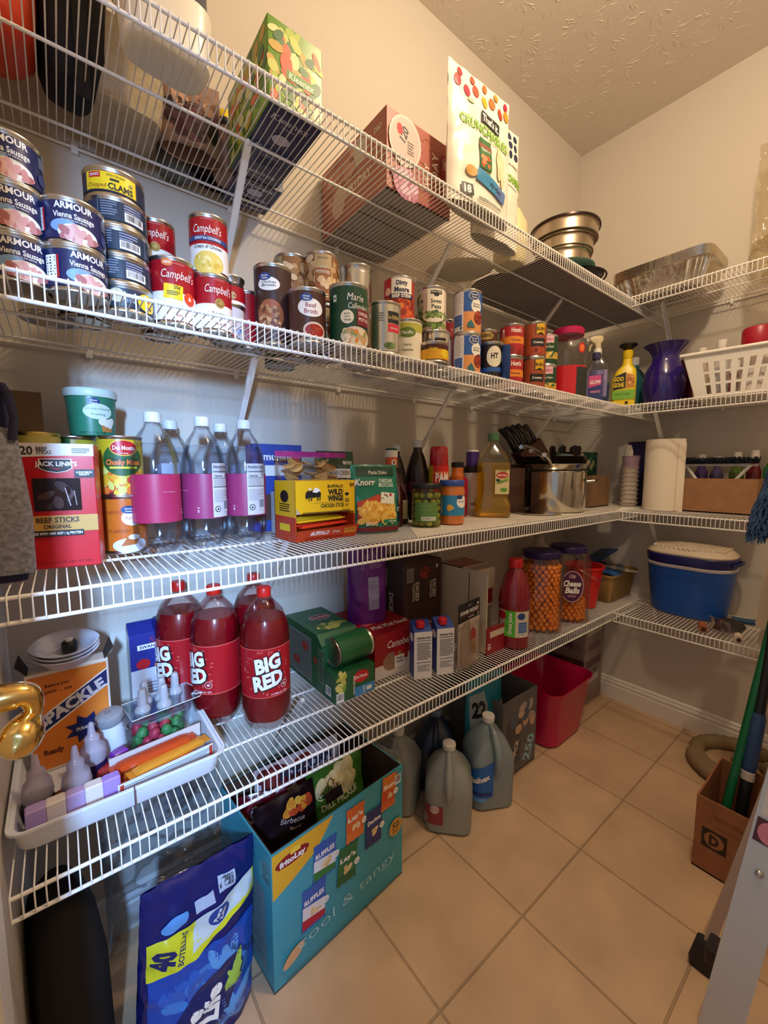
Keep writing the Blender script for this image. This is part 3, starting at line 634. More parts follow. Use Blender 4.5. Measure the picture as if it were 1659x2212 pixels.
for k, lb in ((0, 'green and gold sweetcorn tin underneath its twin'), (1, 'green and gold sweetcorn tin on top of its twin')):
    can(lb, 1.352, -.295, Z2+.1017*k, .0365, .1015, DGRN, p_lib, 0, name='corn_tin', group='sweetcorn tins')
can('bare silver tin above and behind the sweetcorn tins', 1.395, -.225, Z2, .033, .225, M('#8c8a88', .35, .6), None, 0, True)
# large pretzel jar
x, y = 1.50, -.292
t = thing('pretzel_jar', 'large clear jar with magenta lid and red lower band', 'jar', (x, y, Z2+.0005), facing(x, y))
mb = MB(); mb.lathe([(.062, 0), (.070, .006), (.072, .10), (.074, .14), (.070, .19), (.058, .215), (.050, .225), (.050, .24)], C_(), 36, caps=(1, 0)); mb.build('jar_body', t)
MB().lathe([(.0535, .232), (.0545, .236), (.0545, .252), (.050, .257), (.001, .258)], M('#c2185a', .3), 36).build('lid', t)
lb = Lab(cyl(.0738), .0006); RB = M('#c8202c', .3); lb.rect(-.012, .062, .17, .108, RB); lb.ell(.050, .175, .013, .018, RB); lb.ell(.050, .175, .009, .012, M('#e87a3c')); lb.rect(.058, .06, .05, .10, M('#2a3230')); lb.build('label', t)
q = MB(); [q.ball((RND.uniform(-.045, .045), RND.uniform(-.045, .045), .02+RND.uniform(0, .10)), .011, M('#8a5a34', .6), 7, 4) for _ in range(40)]; o = q.build('pretzels', t); o['kind'] = 'stuff'
# cleaning bottles at the far end
def sprayhead(t, z, col, col2, yaw=0, s=1.0, collar=.014):
    mb = MB(); mb.lathe([(collar*s, z-.012), (collar*s, z+.008), (collar*.8*s, z+.012)], col, 20); mb.build('collar', t)
    mb = MB(); T = Matrix.Rotation(yaw, 4, 'Z')
    mb.loft([(0, 0, z+.010, .010*s, .009*s), (-.004*s, 0, z+.030*s, .012*s, .010*s), (-.008*s, 0, z+.040*s, .024*s, .011*s), (-.010*s, 0, z+.052*s, .026*s, .010*s), (-.006*s, 0, z+.058*s, .018*s, .008*s)], col2, .005, T=T)
    mb.box(-.044*s, -.032*s, -.006, .006, z+.040*s, z+.052*s, col, T=T); mb.tube([(-.018*s, 0, z+.036*s), (-.028*s, 0, z+.020*s), (-.030*s, 0, z+.004*s)], .0035*s, col2, 8, T=T); mb.build('spray_trigger', t)
x, y = 1.815, -.365
t = thing('spray_bottle', 'yellow spray bottle with black nozzle standing in the shelf corner', 'bottle', (x, y, Z2+.001), facing(x, y))
YB = M('#e8c81c', .35); mb = MB(); mb.loft([(0, 0, 0, .040, .024), (0, 0, .006, .043, .027), (0, 0, .11, .043, .027), (.006, 0, .145, .034, .022), (.008, 0, .165, .018, .016), (.008, 0, .195, .016, .015)], YB, .016); mb.build('bottle_body', t)
mb = MB(); mb.lathe([(.017, .19), (.018, .20), (.020, .215), (.013, .222)], M('#e2c010', .4), 20, c=(.008, 0, 0)); mb.lathe([(.010, .222), (.022, .232), (.034, .240), (.030, .246), (.004, .248)], K_, 20, c=(.008, 0, 0)); mb.build('spray_nozzle', t)
lb = Lab(plane((0, -.0274, 0), (1, 0, 0), (0, 0, 1), (0, -1, 0)), .0003, cell=.1); lb.poly([(-.036, .066), (-.036, .118), (.006, .134), (.006, .072)], K_); lb.text('GOO', -.019, .108, .016, M('#e8c81c'), .04, w=.036); lb.text('GONE', -.018, .085, .016, M('#e8c81c'), .04, w=.038); lb.poly([(.008, .072), (.008, .128), (.036, .118), (.036, .076)], M('#c9843c')); lb.blobs(.022, .10, .02, .03, [M('#e8b06a'), M('#a85a2c')], 8, .004)
lb.rect(0, .046, .078, .036, M('#7cb83c')); lb.text('SPRAY GEL', -.004, .048, .009, M('#3c6a1c'), .01, w=.055); lb.rect(0, .014, .078, .018, YEL); lb.ell(.012, .014, .006, .006, K_); lb.build('label', t)
x, y = 1.665, -.325
t = thing('cleaner_bottle', 'clear spray cleaner bottle with pinkish label and white cap', 'bottle', (x, y, Z2+.001), facing(x, y))
MB().loft([(0, 0, 0, .044, .028), (0, 0, .008, .048, .031), (0, 0, .13, .048, .031), (0, 0, .17, .030, .022), (0, 0, .19, .017, .015)], C_('#f2f4fa'), .018).build('bottle_body', t)
MB().loft([(0, 0, .005, .043, .027), (0, 0, .075, .045, .028)], M('#3c5c9c', .2, 0, 'tint'), .016).build('liquid', t)
sprayhead(t, .20, M('#e9e4dc', .4), M('#d8c8a0', .4), .3)
lb = Lab(plane((0, -.0314, 0), (1, 0, 0), (0, 0, 1), (0, -1, 0)), .0003, cell=.1); lb.rect(0, .075, .072, .10, M('#8f86b8')); lb.ell(.004, .096, .026, .017, M('#c89ac0')); lb.text('MOSS', .004, .094, .008, W_, .02, w=.03); lb.rect(.004, .045, .03, .028, M('#c8c4d4')); lb.build('label', t)
x, y = 1.60, -.352
t = thing('cleaner_bottle', 'smaller clear bottle with pink and white slanted lettering', 'bottle', (x, y, Z2+.001), facing(x, y))
MB().loft([(0, 0, 0, .026, .022), (0, 0, .006, .029, .024), (0, 0, .10, .029, .024), (0, 0, .14, .017, .015), (0, 0, .155, .012, .012)], C_('#eef0fa'), .014).build('bottle_body', t)
MB().lathe([(.013, .155), (.014, .157), (.014, .178), (.012, .18)], M('#3c3c60', .4), 18).build('cap', t)
lb = Lab(plane((0, -.0244, 0), (1, 0, 0), (0, 0, 1), (0, -1, 0)), .0003, cell=.1); lb.rect(0, .052, .048, .09, M('#2f3a78')); lb.poly([(-.022, .05), (-.022, .094), (.018, .094), (.02, .06)], M('#d0508c')); lb.text('GLOW', 0, .07, .012, W_, .03, w=.036, shear=.2); lb.text('WHITE', 0, .035, .008, M('#e890b0'), .03, w=.034, shear=.2); lb.build('label', t)
x, y = 1.985, -.335
lathe_thing('cleaner_bottle', 'teal bottle half hidden to the left of the purple vase', 'bottle', x, y, Z2+.001, [('bottle_body', [(.038, 0), (.042, .006), (.043, .12), (.036, .16), (.018, .18), (.016, .20)], M('#3f8c98', .2, 0, 'tint')), ('cap', [(.0165, .195), (.0175, .20), (.0175, .225), (.014, .228)], M('#e4e8e8', .4))])
PV = M('#2c1a72', .12, coat=.6)
lathe_thing('vase', 'glossy deep purple vase with flared rim beside the white basket', 'vase', 1.925, -.470, Z2+.001,
    [('vase_body', [(.045, 0), (.058, .006), (.070, .04), (.076, .085), (.070, .13), (.052, .17), (.046, .19), (.054, .21), (.074, .232), (.079, .238), (.074, .236), (.050, .208), (.040, .19), (.044, .17), (.060, .12), (.02, .02)], PV, {'seg': 40, 'caps': (1, 1)})])
# white plastic basket with slots
x0, y0 = 1.925, -.700
t = thing('basket', 'white slotted plastic basket of bottles on the back wall shelf', 'basket', (x0, y0, Z2+.001), pi/2+.10)
WP = M('#efece4', .35)
mb = MB(); w0, d0, w1, d1, hh = .105, .085, .145, .115, .155
for sx, sy, ax in ((0, -1, 0), (0, 1, 0), (-1, 0, 1), (1, 0, 1)):
    n = 17 if ax == 0 else 13
    rows = [0, .016, .046, .054, .084, .092, .122, .130, .155]
    for j in range(len(rows)-1):
        zz0, zz1 = rows[j], rows[j+1]; slot = j % 2 == 1 and j < 7
        for i in range(n):
            if slot and i % 2 == 1 and 2 < i < n-3+1: continue
            def pt(u, zz):
                f = zz/hh; a = (w0+(w1-w0)*f); bq = (d0+(d1-d0)*f)
                return ((2*u-1)*a, sy*bq, zz) if ax == 0 else (sx*a, (2*u-1)*bq, zz)
            u0, u1 = i/n, (i+1)/n; P = [pt(u0, zz0), pt(u1, zz0), pt(u1, zz1), pt(u0, zz1)]
            inw = Vector((-sx*.0022, -sy*.0022, 0)); Q = [Vector(p)+inw for p in P]
            mb.add(P+Q, [(0, 1, 2, 3), (7, 6, 5, 4), (0, 4, 5, 1), (1, 5, 6, 2), (2, 6, 7, 3), (3, 7, 4, 0)], WP)
mb.box(-w0, w0, -d0, d0, 0, .003, WP); mb.build('basket_body', t, 0)
MB().tube([(-.150, -.120, .155), (.150, -.120, .155), (.150, .120, .155), (-.150, .120, .155)], .0055, WP, 8, True).build('rim', t)
T_ = Matrix.Translation((x0, y0, Z2+.005)) @ Matrix.Rotation(pi/2+.10, 4, 'Z')
def inb(u, v, z=0): p = T_ @ Vector((u, v, z)); return p.x, p.y, p.z
px, py, pz = inb(-.052, .040)
t = lathe_thing('spray_can', 'white container with broad crimson lid sticking out of the basket', 'spray can', px, py, pz, [('can_body', [(.042, 0), (.044, .004), (.044, .16)], M('#e6ddd4', .4)), ('lid', [(.0455, .155), (.0465, .158), (.0465, .215), (.043, .221), (.001, .222)], M('#a8142e', .35))])
lb = Lab(cyl(.0443), .0003); lb.text('paste wax', 0, .146, .008, K_, .02, w=.05); lb.text('polish', 0, .128, .009, RED, .02, w=.04); lb.build('label', t)
for i, (u, v, r, h, c, lbl) in enumerate(((.045, .04, .026, .20, '#e4e2e4', 'clear bottle with pale cap rising from the middle of the basket'), (.105, .01, .022, .19, '#efe2cc', 'cream capped clear bottle at the right end of the basket'), (.03, -.045, .022, .12, '#9c5a5a', 'small dark red bottle low behind the basket slots'),
        (-.06, -.045, .02, .12, '#3a3450', 'small dark bottle low at the left inside the basket'), (.085, -.050, .020, .11, '#c8b49a', 'small tan bottle low at the right inside the basket'))):
    px, py, pz = inb(u, v)
    lathe_thing('toiletry_bottle', lbl, 'bottle', px, py, pz, [('bottle_body', [(r*.9, 0), (r, .004), (r, h*.62), (r*.5, h*.78), (r*.42, h*.8)], M(c, .3, 0, 'tint')), ('cap', [(r*.55, h*.79), (r*.6, h*.8), (r*.6, h), (r*.5, h*1.01)], M('#e8e4dc', .4))])
lathe_thing('plastic_tub', 'dark red tub with lid between the purple vase and the basket', 'tub', 2.03, -.545, Z2+.001, [('tub', [(.040, 0), (.048, .10), (.05, .17)], M('#5c0f1e', .35)), ('lid', [(.052, .168), (.053, .185), (.05, .19)], M('#7a1026', .35))])
pouch('plastic_bag', 'crumpled clear plastic bag heaped on the basket end', 'bag', 1.965, -.79, Z2+.16, .14, .10, .06, C_('#f2f2f2', bump=.8, bscale=30), rz=pi/2, crink=.008, seed=5)
# ================================================================== top shelf
KG = M('#6a9a2c', .35); FL = [M(c, .4) for c in ('#a8c034', '#3c7a34', '#c9d060', '#e0603c', '#c8a23c', '#2f6a3c', '#dfe3a0')]
def k_front(l, w, h):
    l.blobs(0, 0, w*.86, h*.86, FL, 60, .008, 1.7)
    l.ell(-.020, .006, .012, .017, M('#e8583a')); l.ell(.022, -.010, .010, .014, M('#e8583a')); l.rect(.008, -.010, .056, .015, M('#5a9a34'), -.02); l.text('Kleenex', .010, -.010, .012, W_, .01, w=.050, shear=.15)
def k_bot(l, w, h):
    l.rect(0, 0, w*.98, h*.98, NAVY)
    for q, vv in ((0, h*.38), (1, -h*.02), (2, -h*.36)): l.text('Kleenex', 0, vv, .014, M('#d9d4e0'), .0, w=.075, shear=.15); l.text('TISSUES', 0, vv-.016, .004, M('#b8b4d0'), .01, w=.03)
    l.ell(0, h*.16, .018, .013, M('#b8b4d0')); l.rect(0, -h*.2, .05, .02, M('#3a3f72')); l.lines(0, -h*.2, .045, .017, 4, M('#b8b4d0'))
def sidek(l, w, h): l.blobs(0, 0, w*.88, h*.84, FL, 70, .009, 1.7)
carton('tall green floral tissue box at the front of the top shelf', .336, .444, -.349, -.135, Z1, .140, KG, {'front': k_front, 'left': sidek, 'bottom': k_bot}, name='tissue_box')
carton('navy-bottomed tissue box right behind the green floral one', .352, .462, -.130, -.020, Z1, .112, M('#3a3a64', .4), {'bottom': k_bot}, name='tissue_box')
DP = M('#a65a4a', .45)
def d_front(l, w, h):
    for i in range(30): l.rect(RND.uniform(-.09, .06), RND.uniform(-.07, .07), RND.uniform(.01, .03), .0015, M('#8c4434'))
    l.o += .0001; l.ell(-.052, .030, .050, .056, M('#d9c8c0'), -.3); l.ell(-.052, .030, .045, .050, M('#cbb4ac'), -.3); l.text('120', -.056, .044, .018, K_, .03, w=.034, ang=1.2)
    l.ell(-.070, .05, .009, .012, RED); l.lines(-.036, .02, .02, .03, 5, M('#5c4a44')); l.text('EVERY', .018, -.020, .016, CREAM, .0, w=.058, ang=pi/2); l.text('DAY', .046, .015, .020, CREAM, .0, w=.062, ang=pi/2)
    l.rect(.082, .022, .030, .064, M('#8c2018')); l.text('D&D', .078, .034, .010, CREAM, .0, w=.026, ang=pi/2); l.rect(.092, .030, .0012, .03, CREAM); l.rect(.085, -.03, .016, .018, M('#c23a2c'))
    l.ell(-.050, -.062, .040, .036, M('#c88aa8')); l.ell(-.050, -.062, .026, .024, M('#a85a7c')); l.blobs(-.05, -.062, .07, .05, [M('#e0b4cc'), M('#b87a98')], 12, .010)
def d_left(l, w, h):
    l.rect(0, 0, w*.985, h*.985, DP)
    l.text('EVERYDAY', .02, -.02, .022, CREAM, .0, w=.13); l.ell(.04, .045, .03, .028, M('#cbb4ac')); l.blobs(-.05, .03, .12, .09, [M('#8c4434'), M('#b87a64'), M('#c88a74')], 18, .012); l.text('D&D', .115, .055, .012, CREAM, .0, w=.03); l.ell(-.06, -.03, .032, .036, M('#c9a698'))
GC = M('#a39a90', .7)
def d_bot(l, w, h):
    l.rect(0, 0, w*.98, h*.98, GC); l.rect(0, h*.10, w, .006, M('#5a4236')); l.rect(0, -h*.22, w, .006, M('#5a4236')); l.text('0120 00 78', -.03, h*.32, .008, K_, .03, w=.06); l.rect(0, h*.485, w, .006, M('#4a342c'))
t = carton('large brick-red carton with pods picture on the top shelf', .637, .850, -.305, -.012, Z1, .172, DP, {'front': d_front, 'left': d_left, 'bottom': d_bot}, name='coffee_carton')
b = MB(); b.loft([(.055, .02, .170, .045, .002), (.055, .02, .20, .045, .002), (.055, .02, .212, .036, .002)], M('#e6d6b8', .6), .012); b.build('open_flap', t)
# snack pouches
FR = [M(c, .4) for c in ('#c8202c', '#b81c3c', '#e0452c', '#f0a81c', '#e8641c', '#c8402c', '#d8881c')]
WB = M('#ebe5d6', .3)
def p_snack(l, w, h):
    for i in range(7): l.ell(-w*.40+i*w*.135, h*.86-(i % 2)*.012, .011, .014, FR[i]); 
    for i in range(5): l.ell(-w*.36+i*w*.19, h*.93, .008, .010, FR[(i*2) % 7])
    l.ell(-w*.22, h*.76, .011, .006, M('#b8b8a0')); l.rect(.018, h*.68, .070, .028, K_, -.10); l.text('That\'s it.', .018, h*.68, .017, W_, .03, w=.062, ang=-.10)
    l.text('CRUNCHABLES', 0, h*.59, .022, M('#7ab02c'), .03, w=.175, ang=-.05); l.text('ORGANIC', .03, h*.53, .006, M('#7ab02c'), .02, w=.05)
    l.rect(-.008, h*.40, .042, .072, M('#2f6a34')); l.rect(-.008, h*.455, .044, .010, M('#8c4a34')); l.text('That\'s it', -.008, h*.43, .006, W_, .02, w=.03); l.blobs(-.008, h*.35, .03, .02, [M('#c8502c'), M('#e08a5c')], 10, .005); l.ell(.046, h*.40, .011, .040, M('#e0d2a8')); l.ell(.060, h*.36, .009, .040, M('#e8dcb8'))
    l.ell(-.006, h*.245, .014, .007, M('#5c9a3c')); l.ell(-.056, h*.23, .018, .012, M('#c89a4c')); l.rect(.008, h*.20, .095, .030, M('#3c8ab8'), -.22); l.rect(.052, h*.165, .036, .030, M('#5c7ab0'), -.22); l.text('FIJI PEAR', .03, h*.18, .009, K_, .02, w=.045, ang=-.22)
    l.rect(-.068, h*.085, .034, .028, K_, .06); l.text('18', -.068, h*.087, .018, W_, .03, w=.02); l.lines(.01, h*.05, .09, .008, 2, K_)
pouch('snack_bag', 'tall white snack bag with fruit border standing on the top shelf', 'bag', .895, -.360, Z1+.001, .225, .315, .06, WB, p_snack, -.04, seed=1, gusset=.6)
def p_snack2(l, w, h):
    l.rect(0, h*.7, w*.8, h*.4, WB)
    for i in range(12): l.ell(-w*.02+(i % 4)*w*.13, h*.93-(i//4)*.026, .009, .0105, M('#232a4c'))
    l.text('BLUEBERRY', .06, h*.68, .006, M('#2a2a3a'), .02, w=.05); l.text('CRUNCHABLES', .04, h*.56, .018, M('#7ab02c'), .05, w=.13)
pouch('snack_bag', 'white snack bag with blueberry dots behind the fruit-border bag', 'bag', 1.045, -.300, Z1+.001, .20, .335, .05, WB, p_snack2, -.02, seed=2, gusset=.6)
lathe_thing('syrup_jug', 'cream jug with small spout standing behind the snack bags', 'jug', 1.19, -.25, Z1+.001, [('jug_body', [(.045, 0), (.052, .01), (.052, .12), (.030, .165), (.016, .18), (.016, .20)], M('#dccf9c', .35)), ('cap', [(.020, .198), (.022, .20), (.022, .222), (.018, .225)], M('#e9e0c0', .4))])
# springform tins and bowl
x, y = 1.455, -.285
for k, (r, z0_, hh_, lbl) in enumerate(((.088, .052, .042, 'lowest and smallest of the stacked round cake tins'), (.098, .095, .042, 'middle one of the stacked round cake tins'), (.112, .138, .045, 'widest cake tin with dark rim topping the stack'))):
    t = thing('cake_tin', lbl, 'cake tin', (x, y, Z1+z0_), .3*k, 'stacked round cake tins')
    MB().lathe([(r-.006, 0), (r-.002, .002), (r-.004, hh_-.008), (r, hh_-.006), (r-.003, hh_-.006), (r-.006, .005), (.001, .005)], M('#b8a894', .3, 1.0), 48).build('tin_wall', t)
    MB().lathe([(r-.004, hh_-.006), (r+.004, hh_-.006), (r+.004, hh_), (r-.004, hh_)], M('#3a2c28', .3, .7) if k == 2 else M('#8c7c6c', .3, 1), 48, caps=(0, 0)).build('rim', t)
lathe_thing('mixing_bowl', 'teal-rimmed pale bowl under the round cake tins', 'bowl', x+.005, y, Z1+.03, [('bowl_wall', [(.05, 0), (.085, .016), (.10, .019), (.102, .021), (.05, .0213)], M('#8cc4b0', .35))])
lathe_thing('mixing_bowl', 'black handled bowl at the bottom below the cake tins', 'bowl', x+.04, y-.02, Z1+.001, [('bowl_wall', [(.03, 0), (.06, .004), (.088, .018), (.098, .0275), (.05, .0278)], M('#191522', .35)), ('handle', [(.102, .020), (.108, .022), (.102, .024)], BLK, {'caps': (0, 0)})])
# plates and trays seen from below
lathe_thing('serving_plate', 'pale oval plate lying on the top shelf, seen from below', 'plate', 1.10, -.115, Z1+.001, [('plate_body', [(.05, 0), (.10, .006), (.115, .010), (.115, .012), (.001, .0125)], M('#d8cdb0', .4), {'wob': lambda a, z: 1-.25*abs(sin(a))})])
lathe_thing('serving_plate', 'dark grey round tray lying near the cake tins', 'plate', 1.32, -.13, Z1+.002, [('plate_body', [(.06, 0), (.105, .005), (.115, .010), (.001, .012)], M('#4c4846', .4))])
FOIL = M('#e2dcd0', .26, 1.0, bump=1.4, bscale=45)
def foil_pan(lbl, x, y, z, s=1.0, mat=FOIL, hh=.082):
    t = thing('foil_pan', lbl, 'foil pan', (x, y, z), pi/2, 'nested foil roasting pans')
    mb = MB(); N = 176; secs = [(0, .86), (.012, .90), (hh-.006, 1.0), (hh, 1.0)]; vs = []; fs = []
    def ring(k, zz, add=0.0, rib=1):
        out = []
        for i in range(N):
            a = 2*pi*i/N; c, s_ = cos(a), sin(a); e = .28
            X = abs(c)**e*(1 if c > 0 else -1); Y = abs(s_)**e*(1 if s_ > 0 else -1); q = 1+(.035*sin(a*22) if rib else 0)
            out.append((X*(.152*s*k*q+add), Y*(.115*s*k*q+add), zz))
        return out
    R = [ring(.80, 0, 0, 0), ring(.84, .004), ring(.97, hh-.008), ring(1.0, hh-.002, 0, 0), ring(1.0, hh-.002, .010, 0), ring(1.0, hh+.003, .012, 0), ring(1.0, hh+.002, .004, 0), ring(.95, hh-.010), ring(.82, .006), ring(.78, .003, 0, 0)]
    for q in R: vs += q
    for j in range(len(R)-1):
        for i in range(N): fs.append((j*N+i, j*N+(i+1) % N, (j+1)*N+(i+1) % N, (j+1)*N+i))
    fs.append(tuple(range(N-1, -1, -1))); fs.append(tuple(range((len(R)-1)*N, len(R)*N))); mb.add(vs, fs, mat); mb.build('pan_wall', t, 40); return t
f0 = foil_pan('lowest foil pan of the nested ribbed pans on the back shelf', 1.895, -.470, Z1+.003)
for k in range(1, 5): dup(f0, (1.895, -.470, Z1+.003+.0065*k), None, ['second', 'third', 'fourth', 'topmost'][k-1]+' foil pan counting up in the nested ribbed pans')
o = MB().box(-.12, .12, -.09, .09, 0, .003, CARD).build('cardboard_sheet', None, 0); o.location = (1.62, -.245, Z1+.004); o.rotation_euler = (0, .0, .35); tag(o, 'flat brown cardboard sheet in the corner before the foil pans', 'cardboard')
lathe_thing('plastic_container', 'clear round lidded container at the far right of the top shelf', 'container', 1.94, -.80, Z1+.001, [('container_wall', [(.085, 0), (.092, .004), (.096, .07), (.098, .072), (.098, .10), (.09, .108)], C_('#f4efe2'), {'caps': (1, 1), 'seg': 40}), ('lid_ring', [(.097, .070), (.100, .071), (.100, .076), (.097, .077)], C_('#f4efe2'), {'caps': (0, 0)})])
pouch('plastic_bag', 'tall clear plastic bag at the right edge above the foil pans', 'bag', 1.965, -.80, Z1+.115, .20, .34, .10, C_('#f6f2ea', bump=.8, bscale=22), rz=pi/2, crink=.012, seed=9)
# left end of top shelf
OR = M('#c63a1c', .4)
t = thing('orange_tub', 'big orange-red rounded container at the left end of the top shelf', 'container', (-.034, -.155, Z1+.002), 0)
b = MB(); b.loft([(0, 0, 0, .015, .03), (0, 0, .006, .035, .055), (0, 0, .025, .048, .075), (0, 0, .08, .053, .085), (0, 0, .20, .050, .082), (0, 0, .24, .03, .05)], OR, .05); b.build('container_body', t)
b = MB(); b.tube([(.0, -.05, .23), (0, -.02, .27), (0, .03, .27), (0, .06, .23)], .008, M('#8c3c1c', .5), 8); b.build('handle', t)
BF = M('#15131c', .85, kind='fabric')
t = thing('black_bag', 'black cloth bag with dangling strap on the top shelf', 'bag', (.062, -.125, Z1+.002), .2)
b = MB(); b.loft([(0, 0, 0, .022, .02), (0, 0, .01, .036, .045), (0, 0, .06, .045, .06), (0, 0, .16, .050, .062), (0, 0, .28, .048, .058), (0, 0, .30, .03, .04)], BF, .025); b.build('bag_body', t)
b = MB(); b.box(-.010, .010, -.068, -.064, -.028, .12, M('#0e0d12', .8)); b.build('strap', t, 0)
CANV = M('#b8aa92', .9, kind='fabric', bump=.6, bscale=300)
t = thing('canvas_bag', 'beige woven canvas bag with rope handle on the top shelf', 'bag', (.140, -.095, Z1+.002), .12)
b = MB(); b.loft([(0, 0, 0, .042, .045), (0, 0, .01, .060, .066), (0, 0, .08, .066, .070), (.003, 0, .15, .060, .068), (.003, 0, .155, .05, .06)], CANV, .03); b.build('bag_body', t)
b = MB(); b.tube([(-.05, -.066, .12), (-.066, -.072, .15), (-.058, -.07, .19), (-.03, -.068, .20), (-.012, -.066, .17), (-.01, -.066, .14)], .006, CANV, 8); b.build('rope_handle', t); b = MB(); b.tube([(-.064, -.05, .055), (-.074, -.06, .06), (-.076, -.06, .045), (-.066, -.05, .038)], .004, CANV, 7); b.build('rope_handle', t)
t = thing('white_bin', 'white rounded plastic bin with metal-look sheen on the top shelf', 'container', (.182, -.300, Z1+.002), .1)
b = MB(); b.loft([(0, 0, 0, .052, .034), (0, 0, .008, .062, .043), (0, 0, .070, .066, .047), (0, 0, .085, .066, .047), (0, 0, .09, .060, .042)], M('#e2ddd0', .3), .03); b.build('bin_body', t)
def p_pack(l, w, h):
    l.blobs(0, -.01, w*.8, h*.5, [M('#b03040'), M('#e8e0d8'), M('#3a3448'), M('#a86a5c')], 26, .008); l.rect(0, h*.40, w*.98, h*.14, M('#e0502c')); l.lines(0, -h*.38, w*.6, .01, 2, M('#d8d0c8'))
carton('navy picture box with orange stripe above the white bin', .140, .240, -.330, -.265, Z1+.093, .17, M('#2c2a42', .4), {'front': p_pack, 'left': p_pack}, .0, name='picture_box')
PLW = C_('#e8dcd8', bump=.9, bscale=28)
def p_purp(l, w, h): l.blobs(0, h*.35, w*.7, h*.4, [M('#2a1430'), M('#4a2440'), M('#1c1220'), M('#7a4a5c')], 22, .014); l.blobs(0, h*.65, w*.6, h*.3, [M('#c8a08c'), M('#8c6a5c')], 10, .012); l.text('BAGELS', 0, h*.55, .010, K_, .02, w=.05)
pouch('food_bag', 'clear bag with purple-brown food and dark print by the canvas bag', 'bag', .262, -.120, Z1+.002, .12, .15, .06, M('#b89a90', .25, 0, 'tint'), p_purp, facing(.262, -.12)+.2, seed=3, crink=.006, gusset=.5)
lathe_thing('squeeze_bottle', 'pale bottle with yellow and black cap next to the food bag', 'bottle', .345, -.085, Z1+.002, [('bottle_body', [(.025, 0), (.030, .006), (.030, .09), (.016, .11)], M('#c9a08a', .3, 0, 'tint')), ('cap', [(.0165, .108), (.0175, .11), (.0175, .125)], BLK), ('cap_top', [(.016, .125), (.016, .14), (.01, .146)], YEL)])
lathe_thing('grey_cup', 'grey cup lying behind the canvas bag near the wall', 'cup', .250, -.035, Z1+.002, [('cup_body', [(.030, 0), (.038, .01), (.040, .07), (.038, .07), (.034, .012), (.001, .01)], M('#5c625c', .4))])
pouch('food_bag', 'clear crinkled bag of dark food behind the tissue boxes', 'bag', .315, -.055, Z1+.002, .09, .12, .05, M('#3a2434', .25, 0, 'tint'), None, .3, seed=4, crink=.008, gusset=.5)
# ================================================================== third shelf
S3 = Z3+.0006
RD = M('#c8141f', .35)
def p_jl(l, w, h):
    l.rect(0, h*.455, w, h*.09, M('#dcd8d4')); l.rect(0, h*.415, w, .003, M('#dcd8d4'), .05); l.text('20', -w*.36, h*.448, .0125, M('#3a3434'), .03, w=.016); l.text('BEEF', -w*.17, h*.463, .0052, M('#3a3434'), .02, w=.014); l.text('STICKS', -w*.145, h*.435, .0052, M('#3a3434'), .02, w=.019); l.lines(w*.33, h*.452, .024, .009, 3, M('#5a5050'))
    l.poly([(-.022, h*.385), (.020, h*.385), (.021, h*.31), (.013, h*.285), (0, h*.272), (-.013, h*.285), (-.023, h*.31)], W_); l.poly([(-.0205, h*.38), (.0185, h*.38), (.0195, h*.312), (.012, h*.289), (0, h*.277), (-.012, h*.289), (-.0215, h*.312)], M('#2a1a1e'))
    l.poly([(-.010, h*.325), (-.002, h*.300), (.002, h*.300), (.010, h*.325), (.002, h*.308), (-.002, h*.308)], RD); l.text('JACK LINK\'S', 0, h*.345, .0068, W_, .03, w=.054)
    l.rect(.036, h*.268, .027, .013, K_); l.text('LUNCHBOX', .036, h*.278, .0032, W_, .03, w=.022); l.text('READY', .036, h*.260, .0032, W_, .03, w=.014)
    l.rect(-.001, h*.10, .061, .052, M('#241a1c', .15)); l.blobs(-.001, h*.10, .036, .028, [M('#3a2624', .25), M('#4a322e', .25), M('#2c1e20', .1)], 9, .006, 1.8); l.rect(.012, h*.08, .0015, .03, M('#b8aeb0', .1), .2); l.rect(.022, h*.07, .001, .024, M('#b8aeb0', .1), .1)
    l.rect(0, -h*.135, w, h*.135, M('#c99a4c')); l.text('BEEF STICKS', -.003, -h*.103, .0075, M('#3a201a'), .03, w=.056); l.text('ORIGINAL', -.004, -h*.158, .0058, M('#3a201a'), .03, w=.036); l.lines(-.003, -h*.128, .05, .001, 1, M('#3a201a'))
    l.rect(-.006, -h*.212, .072, .0095, K_); l.text('MADE WITH 100% BEEF | 6g PROTEIN', -.006, -h*.212, .0040, W_, .02, w=.068); l.text('20 0.5oz STICKS  NET WT 10oz', .004, -h*.45, .003, M('#7a0a12'), .01, w=.07)
t = carton('red snack stick box with dark window, standing at the shelf left', -.050, .050, -.030, .035, S3, .200, RD, {'front': p_jl}, rz=-.17, name='snack_box', loc=(.004, -.228, S3))
b = MB(); b.box(-.05, .05, -.030, .035, .2, .2015, M('#dcd8d4')); b.build('box_top', t, 0)
